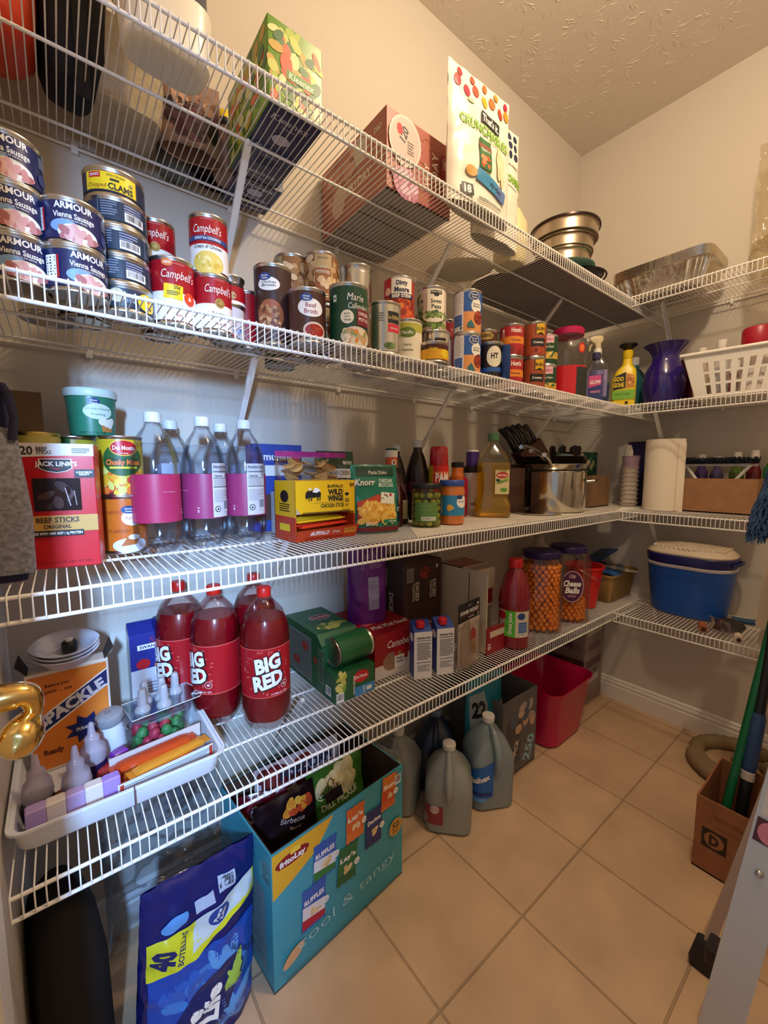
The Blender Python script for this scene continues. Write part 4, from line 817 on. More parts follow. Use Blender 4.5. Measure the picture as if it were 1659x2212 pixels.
# backpack-like navy bag at the left
t = thing('backpack', 'navy bag with grey mesh side at the left edge of the shelf', 'bag', (-.064, -.275, S3), .05)
NB = M('#1b1a3c', .8, kind='fabric'); GM = M('#8c8a90', .8, kind='fuzz', bump=.6, bscale=400)
MB().loft([(0, .004, 0, .018, .056), (0, .004, .02, .022, .064), (-.001, .004, .16, .016, .060), (-.002, 0, .27, .012, .058), (-.002, 0, .285, .006, .045)], NB, .012).build('bag_body', t)
MB().loft([(.004, -.014, .014, .024, .056), (.004, -.014, .10, .025, .062), (.001, -.012, .20, .019, .056), (-.002, -.010, .222, .010, .045)], GM, .014).build('mesh_pocket', t)
MB().tube([(.014, -.066, .20), (.018, -.066, .23), (.014, -.064, .26), (.008, -.05, .275)], .005, NB, 8).build('strap', t)
t = thing('paper_sack', 'brown paper sack standing behind the navy bag', 'paper bag', (-.045, -.10, S3), 0)
MB().loft([(0, 0, 0, .030, .040), (0, 0, .20, .030, .036), (0, .0, .30, .029, .008)], M('#7d6248', .85, kind='card', bump=.5), .003).build('sack_body', t, 20)
def p_pie(l, r, h):
    l.text('PUMPKIN', -.020, h*.72, .006, M('#a84a14'), .02, w=.03); oval(l, .014, h*.62, .019, .015, ['Pumpkin'], tc=M('#c8641c'), h2=.006); l.text('PUMPKIN', -.010, h*.40, .006, M('#a84a14'), .02, w=.036); l.ell(.008, h*.15, .030, .014, M('#e0dcdc')); l.poly([(-.008, h*.14), (.018, h*.16), (.024, h*.30), (.002, h*.28)], M('#b8642c')); l.ell(.014, h*.29, .010, .005, W_)
def p_dm(l, r, h):
    l.blobs(.004, h*.24, .07, h*.36, [M('#e8c83c'), M('#c8402c'), M('#e8a82c'), M('#d8d06a'), M('#e87a2c')], 60, .006); l.ell(.004, h*.60, .034, .030, M('#2c5c2c')); l.ell(.006, h*.80, .023, .015, M('#e8c83c')); l.ell(.006, h*.80, .0215, .0135, RED); l.text('Del Monte', .006, h*.80, .0078, W_, .02, w=.036); l.text('Chunky', .006, h*.71, .003, CREAM, .01)
    l.rect(.004, h*.56, .06, .015, M('#1c4a24')); l.text('Chunky Mixed', .004, h*.56, .0095, M('#e8762c'), .04, w=.056, shear=.1); l.rect(.004, h*.47, .044, .004, M('#d8c83c'))
YC = M('#b8a82c', .35)
cP = B(274, 1197, S3, .0375)
can('orange pumpkin pie tin under the mixed fruit tin', cP[0], cP[1], S3, .0375, .111, M('#d06a1e', .35), p_pie, .0, name='pumpkin_tin')
can('yellow mixed fruit tin standing on the orange pumpkin tin', cP[0], cP[1], S3+.1113, .0375, .111, M('#c8aa24', .35), p_dm, .0, name='fruit_tin')
can('dark berry pie filling tin under a yellow-green tin', .028, -.098, S3, .0375, .111, M('#5c1c34', .35), lambda l, r, h: (oval(l, .02, h*.6, .018, .015, ['Cherry']), l.blobs(.02, h*.25, .03, .02, BEANS, 10, .005)), .1)
can('yellow-green fruit tin behind the snack stick box', .028, -.098, S3+.1113, .0375, .111, YC, lambda l, r, h: (l.rect(-.02, h*.5, .02, h*.9, GRN), l.blobs(.02, h*.5, .03, .05, [GRN, M('#d8c83c')], 16, .006), l.lines(.01, h*.15, .02, .02, 4, CREAM)), .1)
can('gold-rimmed tin peeking over the snack stick box', -.03, -.165, S3, .0375, .111, M('#8c8a3c', .4), None, 0)
can('second gold-rimmed tin stacked above the snack stick box level', -.03, -.165, S3+.1113, .0375, .111, M('#a89a4c', .4), None, 0, rim=M('#c8b060', .3, 1))
FG = M('#2f7a5e', .35)
x, y, z = .062, -.120, S3+.2228
t = thing('frosting_tub', 'green frosting tub with white lid standing on the tins', 'tub', (x-.004, y-.0, z), facing(x, y)+.15)
MB().lathe([(.034, 0), (.036, .002), (.0405, .072), (.0405, .076)], FG, 36).build('tub_body', t)
MB().lathe([(.0425, .072), (.0435, .074), (.0435, .084), (.042, .087), (.001, .087)], M('#c9dcd4', .35), 36, wob=lambda a, z: 1+.004*sin(a*40)).build('lid', t)
lb = Lab(cyl(lambda v: .0360+.0045*(v-.002)/.07), .0004); lb.ell(-.002, .063, .0105, .0065, GVB); lb.text('Great', -.002, .065, .003, W_, .02, w=.012); lb.text('Value', -.002, .060, .003, W_, .02, w=.012); lb.ell(.005, .045, .024, .0145, M('#cfe0d6')); lb.text('Cream Cheese', .005, .050, .0042, GRN, .0, w=.040, shear=.15); lb.text('Frosting', .005, .040, .004, GRN, .0, w=.022)
lb.poly([(.010, .008), (.028, .008), (.030, .020), (.008, .020)], M('#b87a3c')); lb.blobs(.019, .026, .02, .010, [M('#e6e2d4')], 8, .006); lb.text('NET WT 16 OZ', -.005, .006, .003, DGRN, .01, w=.04); lb.build('label', t)
# water bottles with pink wrappers
PINK = M('#983062', .4); LBW = M('#c9c6cc', .5); PET = C_('#f8fafd')
def petal(a, z): return 1+(.07*cos(5*a)*max(0, 1-z/.028)**1.2 if z < .028 else 0)
def wbottle(lbl, x, y, turn, pinkc=PINK, grp='pink-label water bottles', full=True, lab=True):
    t = thing('water_bottle', lbl, 'bottle', (x, y, S3), facing(x, y)+turn, grp)
    MB().lathe([(.020, .007), (.030, .0), (.040, .014), (.0445, .030), (.0445, .06), (.0430, .062), (.0430, .150), (.0445, .153), (.0445, .170), (.040, .195), (.030, .222), (.0165, .242), (.0135, .247), (.0135, .258)], PET, 40, wob=petal, caps=(1, 0)).build('bottle_body', t)
    mb = MB(); mb.lathe([(.0175, .245), (.0175, .2475)], PET, 24); mb.build('neck_ring', kids(t)[0])
    MB().lathe([(.0148, .250), (.0152, .252), (.0152, .267), (.0135, .2695), (.001, .2695)], M('#e4e6ea', .4), 28, wob=lambda a, z: 1+.012*sin(a*28)).build('cap', t)
    if full: MB().lathe([(.018, .009), (.036, .014), (.0425, .034), (.0422, .165), (.038, .193), (.032, .210)], C_('#f4f8fc'), 32, wob=lambda a, z: 1).build('water', t)
    if lab:
        lb = Lab(cyl(.0437), .0003); lb.rect(0, .105, .230, .092, pinkc, 0)
        u = .062; lb.rect(u, .117, .044, .112, LBW); lb.rect(u, .165, .040, .008, LBW); lb.text('Nutrition Facts', u, .166, .0058, K_, .02, w=.038); lb.rect(u, .1555, .04, .0014, K_); lb.text('Calories', u-.008, .147, .005, K_, .02, w=.020); lb.text('0', u+.016, .148, .007, K_, .03); lb.rect(u, .142, .04, .001, K_); lb.lines(u-.003, .133, .032, .014, 5, M('#6a6a72'), .25); lb.rect(u, .124, .04, .0014, K_); lb.lines(u, .105, .038, .026, 9, M('#7a7a84'), .22)
        lb.ell(u-.012, .078, .0065, .0065, K_); lb.ell(u-.012, .078, .005, .005, LBW); lb.poly([(u-.015, .076), (u-.009, .076), (u-.012, .081)], K_); lb.bars(u+.011, .084, .016, .026, K_, 9, LBW)
        lb.text('acai raspberry', -.018, .118, .003, M('#d890b0'), .0, w=.024); lb.text('5', .012, .075, .005, W_, .02); lb.text('CAL', .012, .082, .002, W_, .02); lb.build('label', t)
    return t
b1 = B(345, 1197, S3, .045); b2 = B(447, 1182, S3, .045); b3 = B(535, 1172, S3, .045)
w1 = wbottle('clear water bottle with pink label, leftmost of the front row', b1[0], b1[1], .95, M('#b02c58', .4))
w2 = wbottle('clear pink-label water bottle, middle one of the front three', b2[0], b2[1], -.55)
w3 = dup(w2, b3, facing(b3[0], b3[1])-.85, 'clear pink-label water bottle nearest the yellow snack box')
dup(w2, (.315, -.062, S3), 1.0, 'water bottle tucked behind the gap of the two right ones')
dup(w2, (.205, -.062, S3), 2.0, 'water bottle at the back between the two left ones')
# chicken stick display box
BY = M('#e8b818', .4); BO = M('#c8401c', .4)
t = thing('snack_box', 'yellow and orange open display box of chicken sticks', 'box', (.478, -.2335, S3), 0.03)
W, Dp, Hh = .160, .10, .135
b = MB()
b.box(-W/2, W/2, Dp/2-.002, Dp/2, 0, Hh, BY); b.box(-W/2, W/2, -Dp/2, Dp/2, Hh-.002, Hh, BY); b.box(-W/2, W/2, -Dp/2, -Dp/2+.002, .062, Hh-.002, BY)
b.box(-W/2, W/2, -Dp/2, Dp/2, 0, .002, BO)
for sx in (-1, 1):
    xo = sx*W/2; xa, xb = (xo, xo+.002) if sx < 0 else (xo-.002, xo)
    b.box(xa, xb, -Dp/2, Dp/2, .055, Hh-.002, BY); b.box(xa, xb, -Dp/2, Dp/2, .002, .055, BO)
b.add([(-W/2, -Dp/2, 0), (W/2, -Dp/2, 0), (W/2+.004, -Dp/2-.012, .030), (-W/2-.0, -Dp/2-.012, .026), (-W/2, -Dp/2+.002, 0), (W/2, -Dp/2+.002, 0), (W/2+.004, -Dp/2-.010, .030), (-W/2, -Dp/2-.010, .026)],
      [(0, 1, 2, 3), (7, 6, 5, 4), (3, 2, 6, 7), (0, 3, 7, 4), (1, 5, 6, 2)], BO)
b.build('box_body', t, 0)
lb = Lab(plane((0, -Dp/2, 0), (1, 0, 0), (0, 0, 1), (0, -1, 0)), .0004, cell=.2)
lb.text('BUFFALO', .024, .122, .0065, K_, .03, w=.042); lb.text('WILD', .024, .109, .012, K_, .05, w=.040); lb.text('WINGS', .024, .0945, .012, K_, .05, w=.042); lb.rect(.006, .085, .08, .0006, K_); lb.text('CHICKEN STICK', .016, .078, .0085, K_, .02, w=.064)
bx, bz = -.034, .106
lb.ell(bx, bz, .015, .0085, K_, .1); lb.ell(bx-.013, bz-.001, .0075, .008, K_); lb.ell(bx-.018, bz-.006, .003, .005, K_); lb.ell(bx+.010, bz-.001, .009, .007, K_)
for q in (-.012, -.006, .010, .016): lb.poly([(bx+q-.0015, bz-.004), (bx+q+.002, bz-.004), (bx+q+.001, bz-.016), (bx+q-.001, bz-.016)], K_)
lb.poly([(bx-.004, bz+.004), (bx+.004, bz+.014), (bx+.012, bz+.012), (bx+.017, bz+.007), (bx+.008, bz+.002)], W_); lb.poly([(bx-.008, bz+.008), (bx-.016, bz+.013), (bx-.004, bz+.012)], W_)
lb.text('54', .070, .125, .0075, K_, .04, w=.011); lb.rect(.055, .095, .018, .054, YEL); lb.rect(.055, .095, .0165, .052, BY); lb.text('WILD', .055, .091, .004, K_, .04, w=.012); lb.text('WINGS', .055, .086, .004, K_, .04, w=.012); lb.ell(.055, .103, .006, .004, K_); lb.text('CHICKEN', .055, .079, .0026, K_, .02, w=.012); lb.text('STICK', .055, .075, .0026, K_, .02)
for i in range(26): lb.o -= lb.st; lb.rect(-W/2+.02+i*.0049, .063, .003, .0045, K_)
lb.poly([(-W/2+.001, .062), (-W/2+.001, .076), (-W/2+.012, .062)], M('#b8a890')); lb.build('print', t)
lb = Lab(plane((0, -Dp/2-.0003, 0), (1, 0, 0), (0, -.371, .928), (0, -.928, -.371)), .0004, cell=.2); lb.text('BUFFALO', -.022, .019, .0092, M('#f0d8d0'), .05, w=.048, shear=.15); lb.text('STYLE', .020, .019, .0055, M('#f0d8d0'), .03, w=.020, shear=.15); lb.rect(.060, .019, .034, .014, M('#e0902c')); lb.text('7g PROTEIN', .060, .021, .003, K_, .02, w=.026); lb.lines(-.01, .006, .10, .006, 2, M('#8c2410')); lb.build('print', t)
lb = Lab(plane((-W/2, 0, 0), (0, -1, 0), (0, 0, 1), (-1, 0, 0)), .0004, cell=.2); lb.ell(0, .10, .020, .014, K_); lb.lines(0, .075, .05, .02, 4, K_); lb.rect(0, .03, .05, .016, YEL); lb.build('print', t)
for i in range(8):
    sx = MB(); mm = [M('#d8381c', .25), M('#e8b81c', .25)][i % 2]
    T = Matrix.Translation((RND.uniform(-.012, .012), -.036+.012*(i//2), .030+.011*(i % 2)+.001*i)) @ Matrix.Rotation(RND.uniform(-.06, .06), 4, 'Z') @ Matrix.Rotation(.03*(i-3)*.5, 4, 'Y')
    sx.box(-.060, .060, -.007, .007, 0, .006, mm, .0015, T=T); sx.box(-.064, -.058, -.0065, .0065, .002, .004, mm, T=T); sx.box(.058, .066, -.0065, .0065, .002, .004, mm, T=T)
    o = sx.build('chicken_stick', None, 30); o.location = (.478, -.2335, S3); o.rotation_euler = (0, 0, .03)
    tag(o, '%s meat stick wrapper lying in the open yellow display box' % ('red', 'yellow')[i % 2], 'snack', 'wrapped sticks in the display box')
# ziplock bag of chips, muffin box
pouch('zip_bag', 'clear zip bag of yellow chips with pink zipper behind the snack box', 'bag', .520, -.150, S3+.055, .215, .150, .075, C_('#fbfafb', bump=.8, bscale=26), lambda l, w, h: (l.rect(-.005, h*.955, w*.96, .014, M('#a82c7c', .3)), None)[1], rz=.05, seed=6, crink=.006, gusset=.4)
b = MB(); CH = M('#dca85c', .6)
for i in range(40):
    x_, y_, z_ = RND.uniform(-.07, .055), RND.uniform(-.014, .014), RND.uniform(.055, .125); a = RND.uniform(-.7, .7); R_ = Matrix.Translation((x_, y_, z_)) @ Matrix.Rotation(a, 4, 'X') @ Matrix.Rotation(RND.uniform(-.6, .6), 4, 'Y')
    b.add([R_ @ Vector((.018*cos(q), .018*sin(q)*.9, .003*cos(2*q))) for q in [k*pi/6 for k in range(12)]], [tuple(range(12))], CH)
o = b.build('chips', None, 0); o.location = (.520, -.150, S3+.055); o['kind'] = 'stuff'; tag(o, 'heap of yellow round chips inside the pink-zippered bag', 'chips')
carton('dark-based white carton standing under the chip bag', .415, .60, -.168, -.118, S3, .105, M('#d0ccd2', .4), {'front': lambda l, w, h: (l.rect(0, h*.25, w, h*.4, M('#2a2228')),)}, name='carton')
carton('blue mini muffin box behind the third water bottle', .385, .520, -.085, -.035, S3, .225, M('#2f48a0', .4), {'front': lambda l, w, h: (l.text('muffins', .0, h*.36, .018, W_, .03, w=.08), l.ell(.05, h*.36, .014, .014, M('#e05c9c')), l.rect(0, h*.2, w, h*.12, W_), l.rect(0, -.05, w, h*.3, M('#5c3c30')))}, name='muffin_box')
BG = M('#1f4a2c', .35)
def p_bear(l, w, h):
    l.rect(.004, h*.68, .085, .032, W_); l.rect(.02, h*.60, .06, .012, K_); l.text('BEAR CREEK', .006, h*.70, .013, K_, .01, w=.072); l.text('KITCHENS', .02, h*.60, .005, W_, .01, w=.036); l.text('CHICKEN', .0, h*.50, .014, M('#8c1c1c'), .04, w=.07); l.rect(.0, h*.50, .08, .0005, W_); l.ell(.024, h*.84, .006, .006, CREAM); l.lines(.042, h*.84, .022, .012, 3, CREAM)
pouch('soup_pouch', 'dark green soup mix pouch with white name panel, at the back', 'pouch', .640, -.085, S3, .125, .215, .04, BG, p_bear, .0, lean=-.12, seed=8, gusset=.6)
TG = M('#157a66', .3); PA = [M(c, .45) for c in ('#e8b84c', '#f0cc6a', '#d89a34', '#e8c05c')]
def p_knorr(l, w, h):
    l.rect(0, h*.90, w*.80, h*.14, M('#12452f')); l.text('Pasta Sides', .006, h*.885, .0085, W_, .01, w=.050, shear=.15); l.text('Knorr', -w*.24, h*.74, .015, W_, .03, w=.052, shear=.15); l.text('CHEDDAR', w*.20, h*.76, .0090, M('#d9efe4'), .03, w=.040); l.text('BROCCOLI', w*.20, h*.695, .0090, M('#d9efe4'), .03, w=.043)
    l.poly([(-w*.42, h*.46), (-w*.2, h*.50), (0, h*.56), (w*.15, h*.54), (w*.4, h*.36), (w*.42, h*.16), (-w*.42, h*.16)], M('#b8402c')); l.blobs(0, h*.30, w*.72, h*.28, PA, 120, .0062, 1.3); l.rect(w*.22, h*.50, .040, .028, M('#e4e6dc'), -.1); l.blobs(w*.22, h*.50, .03, .018, [GRN, RED], 6, .002, 2)
    l.rect(w*.26, h*.16, .042, .009, M('#157a5c')); l.text('MADE IN USA', w*.26, h*.16, .004, W_, .02, w=.036); l.rect(0, h*.05, w*.90, h*.07, M('#6a1820')); l.text('BROC', -.020, h*.135, .009, CREAM, .03, w=.03)
pouch('pasta_pouch', 'teal cheddar broccoli pasta pouch leaning beside the yellow box', 'pouch', .632, -.268, S3+.001, .128, .172, .045, TG, p_knorr, facing(.632, -.268)+.42, lean=-.06, seed=10, gusset=.8)
# bottles
x, y, _ = B(845, 1140, S3, .030)
t = thing('sauce_bottle', 'barbecue sauce bottle with orange neck label and green-topped cap', 'bottle', (x, y, S3), facing(x, y))
MB().loft([(0, 0, 0, .030, .024), (0, 0, .005, .033, .027), (0, 0, .10, .033, .027), (0, 0, .14, .024, .021), (0, 0, .165, .014, .014), (0, 0, .20, .0135, .0135)], M('#3a1410', .12, coat=.5), .018).build('bottle_body', t)
MB().lathe([(.0165, .166), (.0165, .194)], M('#e0602c', .35), 24, caps=(0, 0)).build('neck_label', t)
MB().lathe([(.0172, .194), (.0175, .196), (.0175, .213)], M('#e4ded4', .4), 24).build('cap', t); MB().lathe([(.0165, .213), (.0165, .217), (.014, .219)], DGRN, 24).build('cap_top', t)
lb = Lab(plane((0, -.0272, 0), (1, 0, 0), (0, 0, 1), (0, -1, 0)), .0004, cell=.1); lb.ell(0, .085, .024, .050, M('#c98a6a')); lb.ell(0, .085, .022, .048, M('#5a7a94')); lb.ell(0, .066, .0215, .026, DGRN); lb.poly([(-.015, .105), (0, .12), (.015, .105)], M('#d8d0b8')); lb.text('SWEET', .0, .052, .011, M('#c8d0e0'), .04, w=.046); lb.rect(0, .030, .05, .026, K_); lb.text('WEST', 0, .036, .007, RED, .03, w=.03); lb.ell(.006, .182+.0, .0001, .0001, K_); lb.build('label', t)
lb = Lab(cyl(.0167), .0003); lb.ell(.008, .180, .0075, .008, W_); lb.ell(.008, .180, .0035, .005, M('#8c2418')); lb.build('label', t)
for (x, y, r, h, lbl) in ((.835, -.105, .034, .235, 'dark soda bottle with clear white cap behind the barbecue sauce'), (.905, -.130, .038, .250, 'dark see-through soda bottle with pale cap left of the red spray can')):
    t = lathe_thing('soda_bottle', lbl, 'bottle', x, y, S3, [('bottle_body', [(r*.6, 0), (r, .012), (r, h*.45), (r*.96, h*.6), (r*.6, h*.8), (r*.36, h*.88), (r*.36, h*.93)], M('#3c2c30', .15, 0, 'tint')), ('cap', [(r*.42, h*.92), (r*.43, h), (r*.3, h*1.01)], M('#c8ccc8', .4))])
    lb = Lab(cyl(r+.0004), .0004); lb.rect(0, h*.42, r*3, .035, M('#5a2034')); lb.build('label', t)
x, y, _ = B(873, 1137, S3, .033)
t = lathe_thing('juice_bottle', 'dark cherry juice bottle with cream cherry label', 'bottle', x, y+.03, S3, [('bottle_body', [(.028, 0), (.033, .006), (.033, .07), (.026, .10), (.014, .13), (.013, .15)], M('#2c0e10', .1, coat=.5)), ('cap', [(.015, .148), (.0155, .165)], BLK)])
lb = Lab(cyl(.0333), .0004); lb.rect(0, .045, .066, .055, M('#cfc8a0')); lb.ell(.004, .032, .010, .010, M('#8c2c24')); lb.ell(.010, .060, .009, .004, GRN, .5); lb.rect(.006, .052, .001, .02, DGRN, .3); lb.text('$3', .004, .032, .008, W_, .03); lb.build('label', t)
x, y = .945, -.185
t = thing('spray_can', 'red and yellow cooking spray can with tall red cap', 'spray can', (x, y, S3), facing(x, y))
MB().lathe([(.030, 0), (.032, .004), (.032, .165), (.030, .172)], M('#d8a81c', .3), 36).build('can_body', t)
MB().lathe([(.0285, .170), (.029, .172), (.0285, .205), (.0275, .225), (.024, .232), (.001, .233)], M('#c0141c', .25, coat=.5), 36).build('cap', t)
lb = Lab(cyl(.0322), .0003); lb.rect(.010, .125, .056, .095, M('#d8201c')); lb.rect(-.030, .12, .024, .10, M('#c8a81c')); lb.text('PAM', .012, .137, .027, W_, .04, w=.044); lb.text('ORIGINAL', .012, .115, .006, W_, .02, w=.036); lb.rect(.010, .152, .056, .004, M('#e8803c')); lb.text('cooking', .010, .08, .008, W_, .02, w=.036); lb.build('label', t)
x, y, _ = B(921, 1142, S3, .042)
OL = [M(c, .3) for c in ('#b0ac48', '#989a3c', '#c4bc5c', '#8a9038')]
t = lathe_thing('olive_jar', 'glass jar of green olives with black lid', 'jar', x, y, S3, [('jar_body', [(.034, 0), (.041, .006), (.042, .02), (.042, .095), (.038, .106), (.0375, .112)], C_('#f0f4dc')), ('lid', [(.0405, .108), (.041, .11), (.041, .120), (.039, .1225), (.001, .1225)], K_)])
for zz in range(5):
    for k in range(9):
        b = MB(); a = 2*pi*k/9+zz*.35; b.ball((0, 0, 0), .0098, OL[(k+zz) % 4], 12, 8, (1, 1, .9)); o = b.build('olive', None, 80); o.location = (x+.0295*cos(a), y+.0295*sin(a), S3+.014+.0188*zz)
        tag(o, 'green olive packed inside the black-lidded glass jar', 'olive', 'olives in the jar')
lb = Lab(cyl(.0424), .0003); lb.rect(-.002, .045, .068, .052, M('#5c8444')); lb.text('queen olives', -.006, .062, .005, M('#7a9a5c'), .01, w=.04); lb.text('stuffed with garlic', -.006, .052, .004, M('#7a9a5c'), .01, w=.046); lb.rect(.006, .027, .040, .010, M('#d8dcd0')); lb.text('NET WEIGHT 10 OZ', .006, .027, .004, K_, .02, w=.034); lb.build('label', t)
x, y, _ = B(975, 1136, S3, .037)
t = lathe_thing('queso_jar', 'orange cheese dip jar with blue lid and blue label', 'jar', x, y, S3, [('jar_body', [(.030, 0), (.0365, .006), (.037, .02), (.037, .10), (.033, .112), (.033, .118)], M('#c8702c', .12, coat=.6)), ('lid', [(.0355, .114), (.036, .116), (.036, .128), (.034, .130), (.001, .130)], M('#2f4ca0', .35))])
lb = Lab(cyl(.0372), .0003); BL2 = M('#2f86b8', .4); lb.rect(0, .058, .22, .058, BL2); lb.rect(-.034, .058, .009, .05, M('#dfe8ec')); lb.poly([(-.014, .058), (-.004, .062), (.008, .052), (-.006, .042), (-.012, .044)], M('#e8a83c')); lb.ell(.034, .068, .020, .017, W_); lb.text('Queso', .030, .070, .006, BL2, .01, w=.024); lb.ell(.024, .082, .010, .006, GVB); lb.build('label', t)
lathe_thing('sauce_bottle', 'orange hot sauce bottle with black cap behind the blue lidded jar', 'bottle', 1.00, -.215, S3, [('bottle_body', [(.022, 0), (.024, .005), (.024, .09), (.019, .11), (.0185, .135), (.020, .138), (.020, .142), (.0185, .145), (.0185, .168)], M('#d8701c', .2, coat=.5)), ('cap', [(.0195, .167), (.020, .17), (.0195, .182), (.015, .184)], BLK)])
lathe_thing('red_squeeze_bottle', 'bright red bottle with black ring behind the cooking spray', 'bottle', 1.075, -.150, S3, [('bottle_body', [(.030, 0), (.034, .006), (.034, .125), (.028, .135)], M('#b01438', .3)), ('nozzle', [(.018, .135), (.016, .15), (.008, .175), (.004, .18)], M('#d01c3c', .3))])
t = lathe_thing('seasoning_shaker', 'purple capped white seasoning shaker beside the oil bottle', 'shaker', 1.150, -.150, S3, [('shaker_body', [(.030, 0), (.031, .004), (.031, .145), (.026, .158)], M('#b8b0ac', .45)), ('shaker_ring', [(.030, .150), (.031, .152), (.031, .172)], BLK), ('cap', [(.022, .172), (.0225, .174), (.0225, .222)], M('#4a2f86', .35)), ('cap_top', [(.0215, .222), (.021, .228), (.018, .229)], W_)])
lb = Lab(cyl(.0313), .0003); lb.rect(0, .08, .045, .12, M('#c4c4c0')); lb.lines(0, .10, .038, .07, 12, M('#5a5a5a'), .3); lb.bars(.004, .04, .022, .02, K_, 10); lb.build('label', t)
# cooking oil
x, y, _ = B(1060, 1118, S3, .050)
t = thing('oil_bottle', 'large bottle of yellow cooking oil with green cap', 'bottle', (x-.012, y-.012, S3), facing(x, y)+.12)
sec = [(0, 0, 0, .052, .044), (0, 0, .006, .058, .050), (0, 0, .045, .058, .050), (0, 0, .062, .051, .044), (0, 0, .075, .050, .043), (0, 0, .13, .050, .043), (0, 0, .16, .055, .048), (0, 0, .185, .055, .048), (0, 0, .21, .044, .038), (0, 0, .24, .024, .023), (0, 0, .252, .0165, .0165), (0, 0, .262, .0165, .0165)]
MB().loft(sec, C_('#fafaf4'), .022).build('bottle_body', t, 60)
MB().loft([(a, b_, c*1+.002, d-.0015, e-.0015) for a, b_, c, d, e in sec[:7]]+[(0, 0, .184, .053, .046)], M('#f6d428', .08, 0, 'liq'), .021).build('oil', t, 60)
MB().lathe([(.0185, .256), (.019, .258), (.019, .280), (.017, .282), (.001, .282)], M('#4c7a50', .4), 28, wob=lambda a, z: 1+.012*sin(a*26)).build('cap', t)
lb = Lab(plane((.020, -.0445, .12), (1, .10, 0), (0, 0, 1), (-.1, -1, 0)), .0022, cell=.1); lb.rect(.006, .0, .046, .080, M('#d8cc94')); lb.ell(.006, .022, .020, .0105, M('#c8301c')); lb.text('BERTOLLI', .006, .022, .0065, W_, .03, w=.030); lb.poly([(-.012, -.008), (.026, .006), (.026, .014), (-.012, .0)], M('#8cb04c')); lb.text('OLIVE OIL', .008, .000, .007, DGRN, .01, w=.034, ang=.3); lb.ell(.012, -.026, .012, .007, M('#5c9a3c')); lb.blobs(-.008, .004, .01, .008, [K_, DGRN], 6, .0025); lb.build('label', t)
# brown boxes behind pots
BRB = M('#5a3c30', .7, kind='card')
carton('plain brown box between the oil bottle and the steel pots', 1.270, 1.400, -.20, -.02, Z3+.0016, .165, BRB, None, name='cardboard_box')
carton('taller plain brown box behind the steel pot', 1.425, 1.60, -.14, -.01, Z3+.0016, .18, BRB, None, name='cardboard_box')
# pots and pans
CHR = M('#ccc6bc', .16, 1.0)
PX, PY = 1.515, -.255
t = thing('stock_pot', 'shiny stainless steel pot on the liner near the corner', 'pot', (PX, PY, Z3+.0018), facing(PX, PY))
MB().lathe([(.100, 0), (.108, .003), (.112, .010), (.112, .150), (.116, .154), (.113, .156), (.109, .150), (.109, .012), (.001, .010)], CHR, 56).build('pot_wall', t)
for sx in (-1, 1): MB().tube([(sx*.111, -.035, .115), (sx*.135, -.032, .118), (sx*.145, 0, .119), (sx*.135, .032, .118), (sx*.111, .035, .115)], .0045, CHR, 10).build('handle', t)
for k, (dx, dy, r, zz, a, lbl) in enumerate(((-.004, .0, .124, .158, 3.55, 'steel frying pan resting on the pot, lowest handle'), (-.006, .002, .118, .172, 3.42, 'steel frying pan, middle of those on the pot'), (-.002, .003, .112, .186, 3.30, 'steel frying pan topmost on the steel pot'))):
    t = thing('frying_pan', lbl, 'pan', (PX+dx, PY+dy, Z3+zz), 0, 'steel pans stacked on the pot')
    MB().lathe([(r-.024, 0), (r-.014, .003), (r, .022), (r+.003, .024), (r-.003, .023), (r-.017, .006), (.001, .005)], CHR, 48).build('pan_wall', t)
    ca, sa = cos(a), sin(a); q = .19
    MB().tube([(ca*(r-.004), sa*(r-.004), .016), (ca*(r+.03), sa*(r+.03), .028), (ca*(r+.09), sa*(r+.09), .044), (ca*(r+q-.04), sa*(r+q-.04), .05), (ca*(r+q), sa*(r+q), .050)], .006, CHR, 10, rr=[.005, .006, .0085, .009, .007]).build('handle', t)
lathe_thing('steel_lid', 'thin round steel lid lying under the oil side of the pot', 'lid', 1.368, -.275, Z3+.0018, [('lid_plate', [(.06, 0), (.082, .002), (.084, .005), (.078, .007), (.001, .010)], CHR)])
# knife block
KB = M('#4a1c14', .35, kind='mottle')
t = thing('knife_block', 'dark red wooden knife block full of black-handled knives', 'knife block', (1.585, -.135, Z3+.178), -.5)
T = Matrix.Rotation(-.62, 4, 'Y'); b = MB(); b.box(-.055, .055, -.04, .04, 0, .10, KB, .004, T=T @ Matrix.Translation((.0, 0, .0))); b.build('block_body', t, 30)
for i in range(8):
    u, v = -.040+.026*(i % 4), -.022+.044*(i//4); ln = (.115, .105, .095, .075)[i % 4]
    k = thing('kitchen_knife', 'black-handled knife in the wooden block', 'knife', (1.585, -.135, Z3+.178), -.5, 'knives in the block')
    b = MB(); b.loft([(u, v, .101, .008, .006), (u, v, .106, .009, .0065), (u+.002, v, .10+ln*.5, .0078, .0062), (u-.003, v, .10+ln, .0095, .0065), (u-.003, v, .104+ln, .006, .004)], M('#101014', .3), .005, T=T); b.build('handle', k, 40)
    b = MB(); [b.ball(tuple(T @ Vector((u, v-.0065, .10+ln*f))), .0018, STEEL, 6, 4) for f in (.25, .5, .75)]; b.build('rivets', kids(k)[0])
